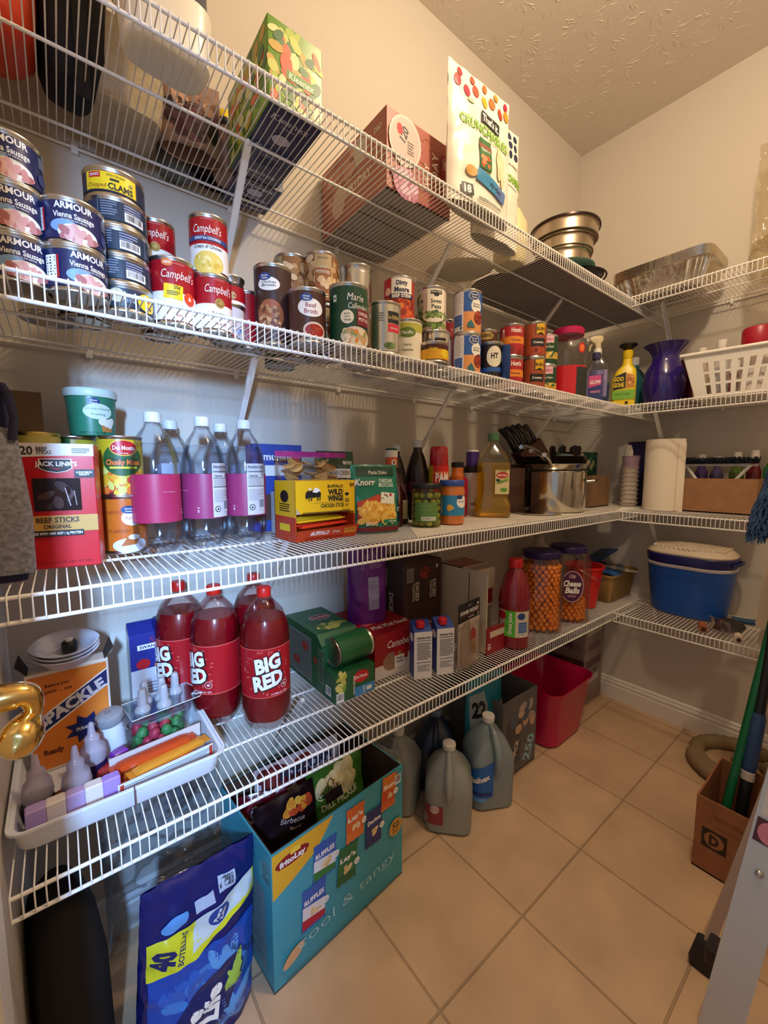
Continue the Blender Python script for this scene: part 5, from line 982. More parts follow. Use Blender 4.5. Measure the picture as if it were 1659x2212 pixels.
# utensils crock
t = thing('utensil_crock', 'clear low crock stuffed with black cooking utensils', 'utensil holder', (1.74, -.17, Z3+.0018), 0)
MB().lathe([(.045, 0), (.05, .004), (.052, .15), (.049, .15), (.047, .006), (.001, .005)], M('#6a6058', .2, 0, 'tint'), 30).build('crock_wall', t)
for i in range(7):
    a = i*.9; o = thing('cooking_utensil', 'black kitchen utensil leaning out of the low crock', 'utensil', (1.74, -.17, Z3+.008), 0, 'utensils in the crock')
    dx, dy = .05*cos(a), .04*sin(a); b = MB(); b.tube([(dx*.3, dy*.3, 0), (dx, dy, .17), (dx*1.15, dy*1.15, .20)], .004, M('#1a1a1e', .35), 8); b.build('handle', o)
    b = MB(); b.loft([(dx*1.15, dy*1.15, .195, .006, .004), (dx*1.25, dy*1.25, .215, .018, .004), (dx*1.3, dy*1.3, .245, .02, .004), (dx*1.3, dy*1.3, .255, .012, .003)], M('#1a1a1e', .35), .004); b.build('utensil_head', o, 50)
o = thing('whisk', 'pale spiral-headed whisk standing among black utensils', 'whisk', (1.80, -.20, Z3+.16), 0)
b = MB(); b.tube([(0, 0, -.03), (0, 0, .03)], .005, WHT, 8); b.build('handle', o)
b = MB(); pts = [(.030*(i/60-.5)*2, .012*cos(i*.8), .062+.012*sin(i*.8)) for i in range(61)]; b.tube(pts, .0022, M('#c8b8a0', .4), 6); b.build('coil', o)
t = thing('corkscrew_brush', 'pale blue cylinder-handled brush lying across the brown box', 'brush', (1.66, -.225, Z3+.215), .1)
MB().tube([(-.06, 0, 0), (.03, 0, 0)], .011, M('#7a8a9a', .4), 12).build('handle', t); MB().tube([(.03, 0, 0), (.055, 0, 0)], .010, M('#8c4a30', .4), 12).build('ferrule', t); MB().tube([(.055, 0, 0), (.12, 0, 0)], .003, M('#b8a890', .4), 8).build('shaft', t)
t = thing('cardboard_box', 'open brown cardboard box between the pot and the paper cups', 'box', (1.83, -.18, Z3+.0016), .0)
open_box(t, .17, .22, .135, M('#8a6a4c', .8, kind='card'), CARD)
pouch('green_bag', 'dark green crumpled bag sticking out of the open cardboard box', 'bag', 1.84, -.17, Z3+.02, .26, .22, .06, M('#14402c', .4, bump=.5, bscale=20), lambda l, w, h: l.blobs(0, h*.8, w*.7, h*.2, [M('#c8c0a0'), M('#8c8a5c'), M('#2a6a4c')], 16, .008), -.3, seed=12, crink=.012)
# paper cups
x, y = 1.965, -.352
PCW = M('#d9d0c4', .5)
t = thing('paper_cups', 'tall stack of clear ridged cups with a purple-banded top', 'cups', (x, y, Z3+.0018), 0)
N_ = 9
for i in range(N_):
    b = MB(); z0_ = i*.019; b.lathe([(.028, z0_), (.034, z0_+.017), (.0365, z0_+.0175), (.0365, z0_+.019), (.033, z0_+.019)], M('#d8cdc0', .35), 30); b.build('cup', t)
b = MB(); b.lathe([(.030, N_*.019), (.0345, N_*.019+.045), (.036, N_*.019+.046), (.0335, N_*.019+.048), (.028, N_*.019+.01)], M('#a88a9c', .5), 30); b.build('paper_cup', t)
t = thing('paper_sack', 'small white paper bag tops beside the purple box', 'paper bag', (2.02, -.32, Z3+.20), .4)
MB().loft([(0, 0, 0, .026, .016), (0, 0, .04, .028, .016), (0, 0, .07, .022, .008)], M('#d8d0c4', .7), .004).build('bag_body', t, 20)
carton('dark purple box behind the roll of paper towels', 2.035, 2.085, -.46, -.31, Z3, .285, M('#221a44', .4), {'left': lambda l, w, h: (l.rect(.02, h*.3, .05, .05, M('#b8b4c8')), l.text('22', .02, h*.3, .03, NAVY, .03, w=.035))}, name='carton')
# paper towels
x, y = 1.905, -.497
t = thing('paper_towel_roll', 'cream paper towel roll standing upright at the shelf corner', 'paper towels', (x, y, S3), facing(x, y))
PT = M('#efe4cf', .9, bump=.5, bscale=150)
b = MB(); n = 60; vs = []; fs = []; pr = []
for j, zz in enumerate((0, .001, .278, .279)):
    for i in range(n):
        a = 2*pi*i/n; rad = (.066 if j in (1, 2) else .064)+.005*((i/n-.93) % 1.0 < .05 and 1 or 0)*(1-((i/n-.93) % 1)/.05)
        vs.append((rad*cos(a), rad*sin(a), zz))
for j in range(3):
    for i in range(n): fs.append((j*n+i, j*n+(i+1) % n, (j+1)*n+(i+1) % n, (j+1)*n+i))
inner = len(vs); vs += [(.02*cos(2*pi*i/n), .02*sin(2*pi*i/n), .279) for i in range(n)]+[(.02*cos(2*pi*i/n), .02*sin(2*pi*i/n), .0) for i in range(n)]
for i in range(n): fs.append((3*n+i, 3*n+(i+1) % n, inner+(i+1) % n, inner+i)); fs.append((inner+i, inner+(i+1) % n, inner+n+(i+1) % n, inner+n+i)); fs.append((inner+n+i, inner+n+(i+1) % n, (i+1) % n, i))
b.add(vs, fs, PT); b.build('paper_roll', t, 60)
b = MB(); b.grid(lambda u, v: ((.044+.024*u), -.052+.012*u*u-.006*sin(v*5)*u, .004+.271*v-.01*u), 4, 10, PT); b.build('loose_sheet', t, 80)
# cardboard box with brush
x0, y0 = 2.018, -.665
t = thing('cardboard_box', 'brown open cardboard box right of the paper towel roll', 'box', (1.985, y0, S3), pi/2+.0)
open_box(t, .235, .15, .128, M('#a87a55', .8, kind='card'), CARD)
for i, (dy, c, h, lbl) in enumerate(((.075, '#6a4a9c', .215, 'purple bottle with pale cap standing in the brown box'), (.025, '#7a6aa8', .205, 'lilac bottle with white cap in the middle of the box'), (-.035, '#7a9a3c', .22, 'yellow-green bottle at the back of the brown box'), (-.085, '#8c2434', .225, 'dark red bottle with white label top in the brown box'))):
    lathe_thing('toiletry_bottle', lbl, 'bottle', 2.025, y0+dy, S3+.005, [('bottle_body', [(.018, 0), (.022, .005), (.022, h*.65), (.010, h*.8), (.009, h*.84)], M(c, .25, 0, 'tint')), ('cap', [(.012, h*.83), (.013, h*.84), (.013, h), (.01, h*1.01)], M('#e4dcd8', .4))])
t = thing('scrub_brush', 'white-framed brush with dark bristles lying over the brown box', 'brush', (1.95, y0+.01, S3+.165), pi/2)
b = MB(); b.tube([(-.115, -.012, .012), (.10, -.012, .015), (.118, -.010, .022)], .0045, WHT, 8); b.tube([(-.095, -.012, .012), (-.055, -.014, -.045)], .006, WHT, 8); b.tube([(.10, -.012, .012), (.062, -.014, -.045)], .006, WHT, 8); b.build('brush_frame', t)
b = MB(); NVB = M('#141c2c', .9)
for i in range(700):
    u = RND.uniform(-.12, .15); a = RND.uniform(0, pi); ln = RND.uniform(.012, .022); b.tube([(u, 0, .020), (u+RND.uniform(-.006, .006), ln*cos(a), .022+ln*sin(a))], .0024, NVB, 3)
o = b.build('bristles', t, 0); o['kind'] = 'stuff'
lathe_thing('toiletry_bottle', 'green bottle at the right end near the duster', 'bottle', 2.03, -.80, S3+.001, [('bottle_body', [(.022, 0), (.026, .005), (.026, .16), (.012, .19), (.012, .20)], M('#2c7a3c', .3)), ('cap', [(.015, .195), (.015, .225), (.01, .228)], GRN)])
# blue duster hanging at the right edge
t = thing('duster', 'fluffy blue microfiber duster hanging at the right edge', 'duster', (1.50, -.868, .945), 0)
b = MB(); DB = [M(c, .95) for c in ('#2c4468', '#3c567c', '#22365a')]
for i in range(1100):
    f = RND.random(); zz = .19*f; rr0 = .022*(.55+.45*sin(pi*min(1, f*1.1+.15))); a = RND.uniform(0, 2*pi); ln = RND.uniform(.010, .018)
    c0 = Vector((.030*f+rr0*cos(a), -.020*f+rr0*sin(a), zz)); b.tube([c0, c0+Vector((ln*.6*cos(a), ln*.6*sin(a), -ln*.7)), c0+Vector((ln*.8*cos(a), ln*.8*sin(a), -ln*1.4))], .0018, DB[i % 3], 3)
o = b.build('duster_head', t, 0); o['kind'] = 'stuff'; MB().tube([(0, 0, .01), (.03, -.02, .22), (.055, -.045, .50)], .008, M('#2a4a6a', .4), 10).build('handle', t)
# ================================================================== lowest shelf
S4 = Z4+.0006
t = thing('serving_tray', 'white rimmed plastic tray of snacks at the left shelf end', 'tray', (.0625, -.218, S4), .0)
TW = M('#dfe3ea', .35)
tubwall(t, [(0, 0, 0, .140, .108), (0, 0, .006, .146, .114), (0, 0, .040, .152, .120), (0, 0, .041, .158, .126), (0, 0, .045, .158, .126)], TW, .022, .0035, 'tray_wall')
b = MB(); b.box(.004, .0055, -.1275, -.1215, .004, .046, M('#5c3a4a', .5)); b.build('crack', t, 0)
# spackle carton with nested bowls
SPO = M('#d87a24', .5)
def p_spk(l, w, h):
    l.rect(0, 0, w*.94, h*.94, SPO); l.poly([(-w*.47, -h*.16), (w*.47, h*.22), (w*.47, h*.40), (-w*.47, h*.02)], W_); l.poly([(-w*.47, -h*.145), (w*.47, h*.235), (w*.47, h*.385), (-w*.47, h*.005)], M('#16225c')); l.text('SPACKLE', .002, h*.13, .0195, M('#c8c6cc'), .05, w=.118, ang=.47, shear=.12)
    l.text('Before you', -.018, h*.36, .006, M('#5c1c10'), .02, w=.036); l.text('paint ... use', -.016, h*.30, .006, M('#5c1c10'), .02, w=.040)
    pts = []; 
    for i in range(16): a = 2*pi*i/16; r = .030 if i % 2 else .018; pts.append((.022+r*1.2*cos(a), -h*.16+r*sin(a)))
    l.poly(pts, M('#16225c')); l.text('DURABOND', .022, -h*.16, .006, W_, .02, w=.032); l.text('Ready', -.03, -h*.3, .01, M('#5c1c10'), .03, w=.03)
t = carton('orange spackle carton with white diagonal lettering, in the tray', -.073, .055, -.140, -.100, S4+.0042, .196, M('#d8cfc4', .6), {'front': p_spk}, name='spackle_carton')
b = MB(); DK = M('#3a2c24', .85, kind='card')
for (x_, s_) in ((-.060, -1), (.058, 1)): b.add([(x_, -.02, .196), (x_, .02, .196), (x_+s_*.012, .022, .224), (x_+s_*.016, -.018, .216), (x_+.001, -.02, .196), (x_+.001, .02, .196), (x_+s_*.012+.001, .022, .224), (x_+s_*.016+.001, -.018, .216)], [(0, 1, 2, 3), (7, 6, 5, 4), (2, 6, 7, 3), (0, 3, 7, 4)], DK)
b.build('torn_flap', t, 0)
BW = M('#d6d8e4', .3)
for k in range(3):
    o = lathe_thing('plastic_bowl', ['lowest', 'middle', 'topmost'][k]+' of the white bowls nested on the spackle carton', 'bowl', -.010, -.118, S4+.2006+.007*k, [('bowl_wall', [(.028, 0), (.034, .004), (.050, .026), (.054, .028), (.055, .030), (.050, .0295), (.044, .024), (.032, .0055), (.001, .0045)], BW, {'seg': 44, 'wob': lambda a, z: 1-.12*abs(sin(a))})], group='nested white bowls')
    o.rotation_euler = (.20, 0, 0)
t = lathe_thing('small_jar', 'small black-topped item lying inside the white bowls', 'lid', -.004, -.116, S4+.222, [('lid_body', [(.012, 0), (.013, .003), (.013, .018), (.010, .021)], K_), ('lid_insert', [(.006, .0205), (.006, .026), (.003, .027)], W_)])
# broth carton
SWB = M('#1f2a80', .4)
def p_sw(l, w, h): l.rect(0, h*.30, w, h*.40, SWB); l.rect(.0, h*.35, .060, .012, W_); l.text('SWANSON', .0, h*.35, .0068, SWB, .03, w=.052); l.text('S', .0, h*.42, .016, M('#8c3040'), .0); l.ell(-.02, h*.16, .014, .012, RED); l.ell(.018, h*.12, .016, .010, M('#c86a2c')); l.lines(0, -h*.2, .06, .06, 8, M('#8a8a9c'))
t = carton('blue and white broth carton with blue screw cap behind the tray', .100, .190, -.062, -.006, S4, .205, M('#cfd0da', .4), {'front': p_sw, 'right': lambda l, w, h: l.rect(0, h*.3, w, h*.4, SWB)}, name='broth_carton')
b = MB(); b.add([(-.045, -.028, .205), (.045, -.028, .205), (.045, .028, .205), (-.045, .028, .205), (-.045, .004, .226), (.045, .004, .226), (.045, .008, .226), (-.045, .008, .226)], [(0, 1, 5, 4), (2, 3, 7, 6), (1, 2, 6, 5), (3, 0, 4, 7), (4, 5, 6, 7)], SWB); b.build('gable_top', t, 0)
b = MB(); b.lathe([(.014, 0), (.0145, .002), (.0145, .018), (.012, .020), (.001, .020)], M('#1a2470', .35), 24, c=(.018, -.014, .214), wob=lambda a, z: 1+.03*sin(a*20)); b.build('cap', t)
# purple icing bottles
ICE = M('#ddd6e6', .3, 0, 'milky'); PUR = M('#1f1238', .25)
for i, (px, py, lbl) in enumerate(((78, 1700, 'purple icing bottle with frosted tip, nearest the tray left edge'), (140, 1725, 'purple icing bottle with frosted tip, at the front of the three'), (172, 1640, 'purple icing bottle with frosted tip, rearmost of the three'))):
    x, y = ((-.060, -.255), (-.008, -.268), (.018, -.205))[i]
    lathe_thing('icing_bottle', lbl, 'bottle', x, y, S4+.0045, [('bottle_base', [(.018, 0), (.022, .003), (.0225, .026), (.019, .034)], PUR), ('bottle_top', [(.020, .030), (.022, .040), (.019, .058), (.0125, .066), (.0125, .076), (.010, .080), (.0065, .084), (.004, .104), (.0025, .106)], ICE)], group='purple icing bottles')
# white shaker with grey top
t = lathe_thing('shaker', 'white shaker with slotted grey oval top in the tray', 'shaker', .060, -.150, S4+.005, [('shaker_body', [(.018, 0), (.020, .004), (.021, .060), (.019, .075)], M('#e0e2ec', .35)), ('shaker_top', [(.0225, .070), (.025, .076), (.024, .088), (.019, .092), (.001, .093)], M('#8e9096', .4))])
t.rotation_euler = (.10, -.12, t.rotation_euler.z)
lb = Lab(plane((0, 0, .0933), (1, 0, 0), (0, 1, 0), (0, 0, 1)), .0002); [lb.rect(-.004+.006*(k % 2), -.004+.006*(k//2), .004, .0015, K_, .3) for k in range(4)]; lb.build('slots', t)
# clear tub of gumdrops
gx, gy = .132, -.165
t = thing('candy_tub', 'clear plastic tub of red and green gumdrops in the tray', 'tub', (gx, gy, S4+.0045), facing(gx, gy))
MB().lathe([(.050, 0), (.054, .003), (.060, .060), (.064, .062), (.065, .066), (.065, .074), (.060, .078), (.058, .078)], C_('#fafbfd'), 44, wob=lambda a, z: 1, caps=(1, 0)).build('tub_wall', t)
MB().lathe([(.058, .0755), (.066, .0765), (.0665, .0785), (.060, .079), (.001, .0775)], C_('#f6f8fa'), 40).build('lid', t)
GC2 = [M('#b8324a', .5, kind='mottle'), M('#3c8a4c', .5, kind='mottle')]
pr = [(.010, 0), (.0105, .003), (.0085, .012), (.004, .016)]
gp = None; n = 0
for lay in range(3):
    for k in range(16):
        if k < 10: a = 2*pi*k/10+lay*.3; rr0 = .040
        else: a = 2*pi*k/6+lay*.5; rr0 = .018
        loc = (gx+rr0*cos(a), gy+rr0*sin(a), S4+.0075+.0168*lay)
        c = GC2[RND.random() < .5]
        o = MB().lathe(pr, c, 12).build('gumdrop', None, 60); o.location = loc; o.rotation_euler = (RND.uniform(-.4, .4), RND.uniform(-.4, .4), 0)
        tag(o, ('sugared red' if c is GC2[0] else 'sugared green')+' gumdrop inside the clear tub in the tray', 'candy', ('red' if c is GC2[0] else 'green')+' gumdrops in the clear tub')
# clear sheet with piping tips
t = thing('piping_tip_card', 'clear plastic sheet holding frosted piping couplers on the candy tub', 'card', (.145, -.160, S4+.086), .12)
b = MB(); b.box(-.068, .062, -.040, .040, 0, .0012, C_('#e8eef4')); b.build('clear_sheet', t, 0)
b = MB(); b.tube([(-.068, -.040, .001), (.062, -.040, .001), (.070, -.030, .001), (.052, -.018, .001), (.070, -.006, .001), (.062, .040, .001), (-.068, .040, .001)], .0009, M('#dfe6ee', .3), 5, True); b.build('sheet_edge', t)
for (u, v) in ((-.042, -.012), (-.030, .018), (-.004, -.022), (.002, .012), (.030, .016)):
    b = MB(); b.lathe([(.014, -.004), (.015, -.001), (.0135, .004), (.0085, .010), (.0075, .034), (.006, .042), (.005, .043)], M('#dfe0e6', .3, 0, 'milky'), 20, c=(u, v, .003)); b.build('piping_coupler', t)
# candy packets and bars in the tray
ORW = M('#c8481c', .25); ORG = M('#d8902c', .25)
t = thing('candy_package', 'open white and red package of snack bars in the tray front', 'package', (.124, -.272, S4+.006), .10)
b = MB(); b.box(-.082, .078, -.036, -.034, 0, .034, M('#dcdde4', .4)); b.box(-.082, .078, .030, .032, 0, .046, M('#cfc4c0', .4)); b.box(-.082, .078, -.036, .032, 0, .002, M('#dcdde4')); b.build('package_wall', t, 0)
lb = Lab(plane((0, -.036, .017), (1, 0, 0), (0, 0, 1), (0, -1, 0)), .0003, cell=.3); lb.lines(-.0, .0, .145, .024, 7, M('#4a4a5c'), .35); lb.rect(-.076, 0, .006, .03, M('#b83a24')); lb.rect(.074, 0, .006, .03, M('#b83a24')); lb.build('print', t)
for i, (u, v, c, lbl) in enumerate(((-.005, -.020, ORW, 'red-orange wrapped bar in the white package, nearest'), (.01, -.004, ORG, 'golden wrapped bar in the middle of the white package'), (-.012, .012, ORW, 'red-orange wrapped bar at the back of the white package'))):
    o = thing('snack_bar', lbl, 'snack bar', (.124+u*cos(.10)-v*sin(.10), -.272+v*cos(.10)+u*sin(.10), S4+.016+.010*i), .10+(-.05, .10, .02)[i])
    b = MB(); b.loft([(0, 0, 0, .056, .009), (0, 0, .003, .064, .0125), (0, 0, .009, .064, .0125), (0, 0, .013, .054, .008)], c, .006); b.build('wrapper', o)
    [MB().box(a_, a_+.010, -.012, .012, .005, .0065, c).build('crimped_end', o, 0) for a_ in (.063, -.073)]
for i, (x_, y_, a, c, lbl) in enumerate(((.070, -.215, .35, '#b0342c', 'red packet under the shaker with a purple corner'), (.045, -.262, .45, '#c8501c', 'long orange wrapper lying slanted in the tray middle'), (-.040, -.262, .5, '#8c4a1c', 'brown and gold wrapper left of the lilac striped bars'))):
    o = MB().loft([(0, 0, 0, (.030 if i == 2 else .046), .012), (0, 0, .004, (.036 if i == 2 else .052), .015), (0, 0, .014, (.034 if i == 2 else .050), .014), (0, 0, .018, (.028 if i == 2 else .044), .010)], M(c, .3), .006).build('candy_packet'); o.location = (x_, y_, S4+.007+.002*i); o.rotation_euler = (0, .05, a); tag(o, lbl, 'snack')
o = MB().box(-.014, .014, -.010, .010, 0, .012, M('#7a2f9c', .3), .003).build('candy_packet'); o.location = (.058, -.205, S4+.026); o.rotation_euler = (0, 0, .4); tag(o, 'small bright purple packet on the red packet', 'snack')
LIL = [M('#b49ad8', .5), M('#e4dcd8', .5), M('#b8a0cc', .5), M('#e0d4d0', .5), M('#a888d8', .5)]
t = thing('candy_sticks', 'lilac and white striped block along the tray front', 'candy', (-.014, -.300, S4+.010), .05)
for k in range(5): MB().box(-.060+.025*k, -.035+.025*k, -.010, .010, 0, .042, LIL[k], .002).build('striped_piece', t, 30)
# red soda bottles
def p_soda(name_x, turn): pass
REDL = M('#6e0a14', .10, 0, 'tint'); SODA = M('#5a0610', .15)
def soda(lbl, x, y, turn, grp='two-litre red soda bottles'):
    t = thing('soda_bottle', lbl, 'bottle', (x, y, S4), facing(x, y)+turn, grp)
    pr = [(.026, .010), (.040, .0), (.052, .018), (.055, .040), (.055, .075), (.0535, .078), (.0535, .190), (.055, .193), (.055, .205), (.051, .232), (.040, .262), (.022, .283), (.0145, .290), (.0140, .300)]
    MB().lathe(pr, C_('#fdf6f6'), 44, wob=lambda a, z: 1+(.09*cos(5*a)*max(0, 1-z/.034)**1.2 if z < .034 else 0), caps=(1, 0)).build('bottle_body', t)
    MB().lathe([(.024, .012), (.046, .018), (.0535, .045), (.0525, .080), (.0525, .190), (.0535, .205), (.0495, .230), (.0440, .247)], M('#a00a1c', .12, 0, 'tint'), 36, wob=lambda a, z: 1+(.07*cos(5*a)*max(0, 1-z/.034)**1.2 if z < .034 else 0)).build('soda', t)
    MB().lathe([(.0175, .288), (.0175, .2905)], C_('#fdf6f6'), 24).build('neck_ring', kids(t)[0])
    MB().lathe([(.0150, .293), (.0155, .295), (.0155, .312), (.0138, .3145), (.001, .3145)], M('#d0221c', .35), 28, wob=lambda a, z: 1+.012*sin(a*28)).build('cap', t)
    lb = Lab(cyl(.0537), .0003); lb.mb.lathe([(.0538, .080), (.0538, .190)], M('#a8141e', .3), 44, caps=(0, 0))
    lb.rect(0, .190, .33, .002, M('#d8584c')); lb.rect(0, .081, .33, .002, M('#d8584c'))
    for uu in (0, -.168):
        for i in range(34):
            a = RND.uniform(0, 2*pi); d = RND.uniform(.042, .056); ex, ey = uu+d*cos(a)*.95, .137+d*sin(a)*.92
            if .085 < ey < .186: lb.o -= lb.st*.7; lb.ell(ex, ey, .0035, .0011, M('#d86a5c', .3), a, 8)
        lb.text('BIG', uu+.004, .157, .031, K_, .085, w=.060, ang=.24, shear=.12); lb.text('BIG', uu+.003, .1575, .030, W_, .05, w=.055, ang=.24, shear=.12)
        lb.text('RED', uu+.004, .119, .031, K_, .085, w=.070, ang=.24, shear=.12); lb.text('RED', uu+.003, .1195, .030, W_, .05, w=.065, ang=.24, shear=.12)
        lb.ell(uu+.038, .103, .0085, .0085, M('#d8a8a0')); lb.ell(uu+.038, .103, .0070, .0070, M('#8c1018')); lb.ell(uu+.038, .103, .0035, .0035, M('#d8a8a0'))
        lb.text('2 LITERS (2.1 QT)', uu+.026, .087, .0035, W_, .01, w=.036)
    lb.build('label', t); return t
s0 = soda('big red soda bottle nearest the front, its lettering fully visible', .346, -.229, .02)
dup(s0, (.262, -.143, S4), facing(.262, -.143)-1.05, 'big red soda bottle just left of the front one, lettering cut off')
dup(s0, (.205, -.060, S4), facing(.205, -.060)-1.0, 'big red soda bottle at the back left beside the broth carton')
dup(s0, (.372, -.098, S4), 2.2, 'big red soda bottle at the back right, behind the front one')
# green bean case
GBX = M('#1f5a34', .4)
t = thing('bean_case', 'green cardboard case of green bean tins opened at the front', 'case', (.558, -.142, S4), 0)
w2, d2, hf, hb = .060, .138, .075, .150
b = MB(); P = [(-d2, 0), (d2, 0), (d2, hb), (-.050, hb), (-.075, .128), (-.075, hf+.0), (-d2, hf)]
vs = [(-w2, y_, z_) for y_, z_ in P]+[(w2, y_, z_) for y_, z_ in P]; n = len(P)
b.add(vs, [tuple(range(n-1, -1, -1)), tuple(range(n, 2*n))]+[(i, (i+1) % n, n+(i+1) % n, n+i) for i in range(n)], GBX); b.build('case_body', t, 0)
lb = Lab(plane((0, -d2, hf/2), (1, 0, 0), (0, 0, 1), (0, -1, 0)), .0004, cell=.3); lb.blobs(-.038, .008, .024, .05, [M('#b8b04c'), M('#7a9a3c'), M('#d0c86a')], 12, .006, 2.2); lb.ell(.018, .014, .024, .016, RED); lb.text('Del Monte', .018, .014, .008, W_, .02, w=.038); lb.text('GREEN BEANS', -.004, -.004, .006, CREAM, .01, w=.05, ang=pi/2)
lb.rect(.028, -.024, .060, .025, M('#3c86c8')); lb.text('8', .042, -.024, .016, W_, .03, ang=pi/2); lb.text('CANS', .026, -.024, .005, W_, .02, ang=pi/2); lb.bars(-.046, -.023, .022, .024, K_, 10); lb.build('print', t)
lb = Lab(plane((-w2, 0, .07), (0, -1, 0), (0, 0, 1), (-1, 0, 0)), .0004, cell=.3); lb.rect(-.045, .0, .13, .12, M('#8c8a80')); lb.rect(-.045, .0, .124, .112, M('#6a6c60')); lb.ell(-.015, .030, .018, .012, M('#a8382c')); lb.ell(-.065, -.025, .020, .012, M('#a8382c')); lb.rect(.072, .004, .030, .09, M('#5c7a5c')); lb.lines(.072, .004, .026, .08, 12, W_, .3); lb.bars(.108, -.045, .026, .024, K_, 10); lb.ell(.045, .01, .012, .010, M('#8c3a2c')); lb.build('print', t)
lb = Lab(plane((0, .04, hb), (1, 0, 0), (0, 1, 0), (0, 0, 1)), .0004, cell=.3); lb.ell(.01, .02, .034, .022, M('#a8a49c')); lb.ell(.01, .02, .030, .018, M('#8c2c2c')); lb.text('Del Monte', .01, .02, .009, W_, .02, w=.05); lb.blobs(.01, -.055, .07, .03, [M('#a8b04c'), M('#5c7a2c'), M('#c8c06a')], 18, .008, 2.4); lb.build('print', t)
c_ = can('green bean tin lying on its side in the opened green case', .560, -.232, S4+.0765, .0375, .111, M('#1c5c30', .35), lambda l, r, h: (l.rect(-.02, h*.5, .04, h*.9, M('#4a8a3c')), l.bars(-.02, h*.25, .03, .02, K_, 10), l.ell(.03, h*.62, .028, .030, M('#e4dcc8')), l.blobs(.03, h*.62, .03, .03, [M('#d8a83c'), M('#e8c86a')], 16, .005), l.rect(.03, h*.22, .03, .018, M('#3c86c8')), l.rect(.03, h*.9, .09, .006, M('#d88a3c'))), name='bean_tin')
c_.location = (.515, -.237, S4+.1145); c_.rotation_euler = (0, pi/2, 0); c_.rotation_euler = (Matrix.Rotation(.06, 4, 'Z') @ Matrix.Rotation(pi/2, 4, 'Y') @ Matrix.Rotation(1.9, 4, 'Z')).to_euler()
# red soup case
def p_cs(l, w, h):
    l.rect(0, -h*.36, w, h*.30, M('#d8d2d0')); l.text('Campbell\'s', .012, h*.22, .020, W_, .01, w=.10, shear=.18); l.ell(-.024, -h*.18, .030, .026, M('#9a7a64'))
    for u in (.006, .055): l.rect(u, -h*.12, .036, h*.5, W_); l.rect(u, h*.02, .036, h*.22, RED); l.ell(u, -h*.04, .007, .007, GOLD); l.text('Chicken', u, -h*.16, .006, K_, .02, w=.026); l.text('Noodle', u, -h*.24, .006, K_, .02, w=.024)
t = carton('red soup tin case with white lower edge, right of the green case', .645, .808, -.247, -.020, S4, .125, M('#9c1420', .4), {'front': p_cs, 'top': lambda l, w, h: (l.text('M\'m! M\'m! Good!', .01, -h*.28, .022, W_, .03, w=.13, shear=.15), l.rect(-.04, -h*.12, .04, .02, M('#c8606a'))), 'left': lambda l, w, h: l.text('Campbell\'s', 0, 0, .03, W_, .01, w=.15)}, name='soup_case')
pouch('purple_bag', 'glossy purple snack bag with nutrition panel on the red case', 'bag', .700, -.135, S4+.126, .120, .235, .060, M('#5c1c7a', .25), lambda l, w, h: (l.rect(.012, h*.38, .034, .095, M('#8a84b0')), l.lines(.012, h*.38, .030, .088, 14, M('#3a2c5c'), .35), l.blobs(.0, h*.8, .07, .04, [M('#7a4a9c'), M('#4a1464')], 10, .01)), rz=-.30, seed=14, gusset=.7)
DT = M('#3c2622', .5)
def p_dt(l, w, h):
    for u in (-.030, .046):
        l.text('DICED', u+.006, h*.16, .014, M('#c8bcae'), .04, w=.060, ang=-pi/2); l.text('TOMATOES', u-.010, h*.16, .008, M('#c8bcae'), .03, w=.058, ang=-pi/2)
    l.ell(.010, h*.36, .024, .020, M('#8c2420')); l.blobs(.01, h*.36, .03, .02, [M('#a83028'), M('#5c1c14')], 8, .006); l.ell(.03, -h*.34, .040, .034, M('#c8b8a8')); l.ell(.03, -h*.34, .035, .030, M('#7a1c20')); l.blobs(.03, -h*.34, .05, .04, BEANS, 30, .005); l.rect(-.055, h*.36, .03, h*.16, M('#8a8078')); l.lines(-.055, h*.36, .026, h*.13, 7, K_, .3); l.rect(-.07, -.02, .001, h*.8, M('#8a7468')); l.rect(.0, h*.02, .0012, h*.9, M('#241614')); l.poly([(.055, h*.42), (.062, h*.45), (.069, h*.42), (.062, h*.39)], M('#c8bcae'))
carton('dark brown diced tomato case standing tall behind the milk cartons', .815, .985, -.165, -.012, S4, .285, DT, {'front': p_dt, 'left': lambda l, w, h: (l.text('DICED', .02, .0, .018, M('#c8bcae'), .04, w=.08, ang=-pi/2), l.rect(-.02, h*.3, .04, h*.2, M('#8a8078')))}, name='tomato_case')
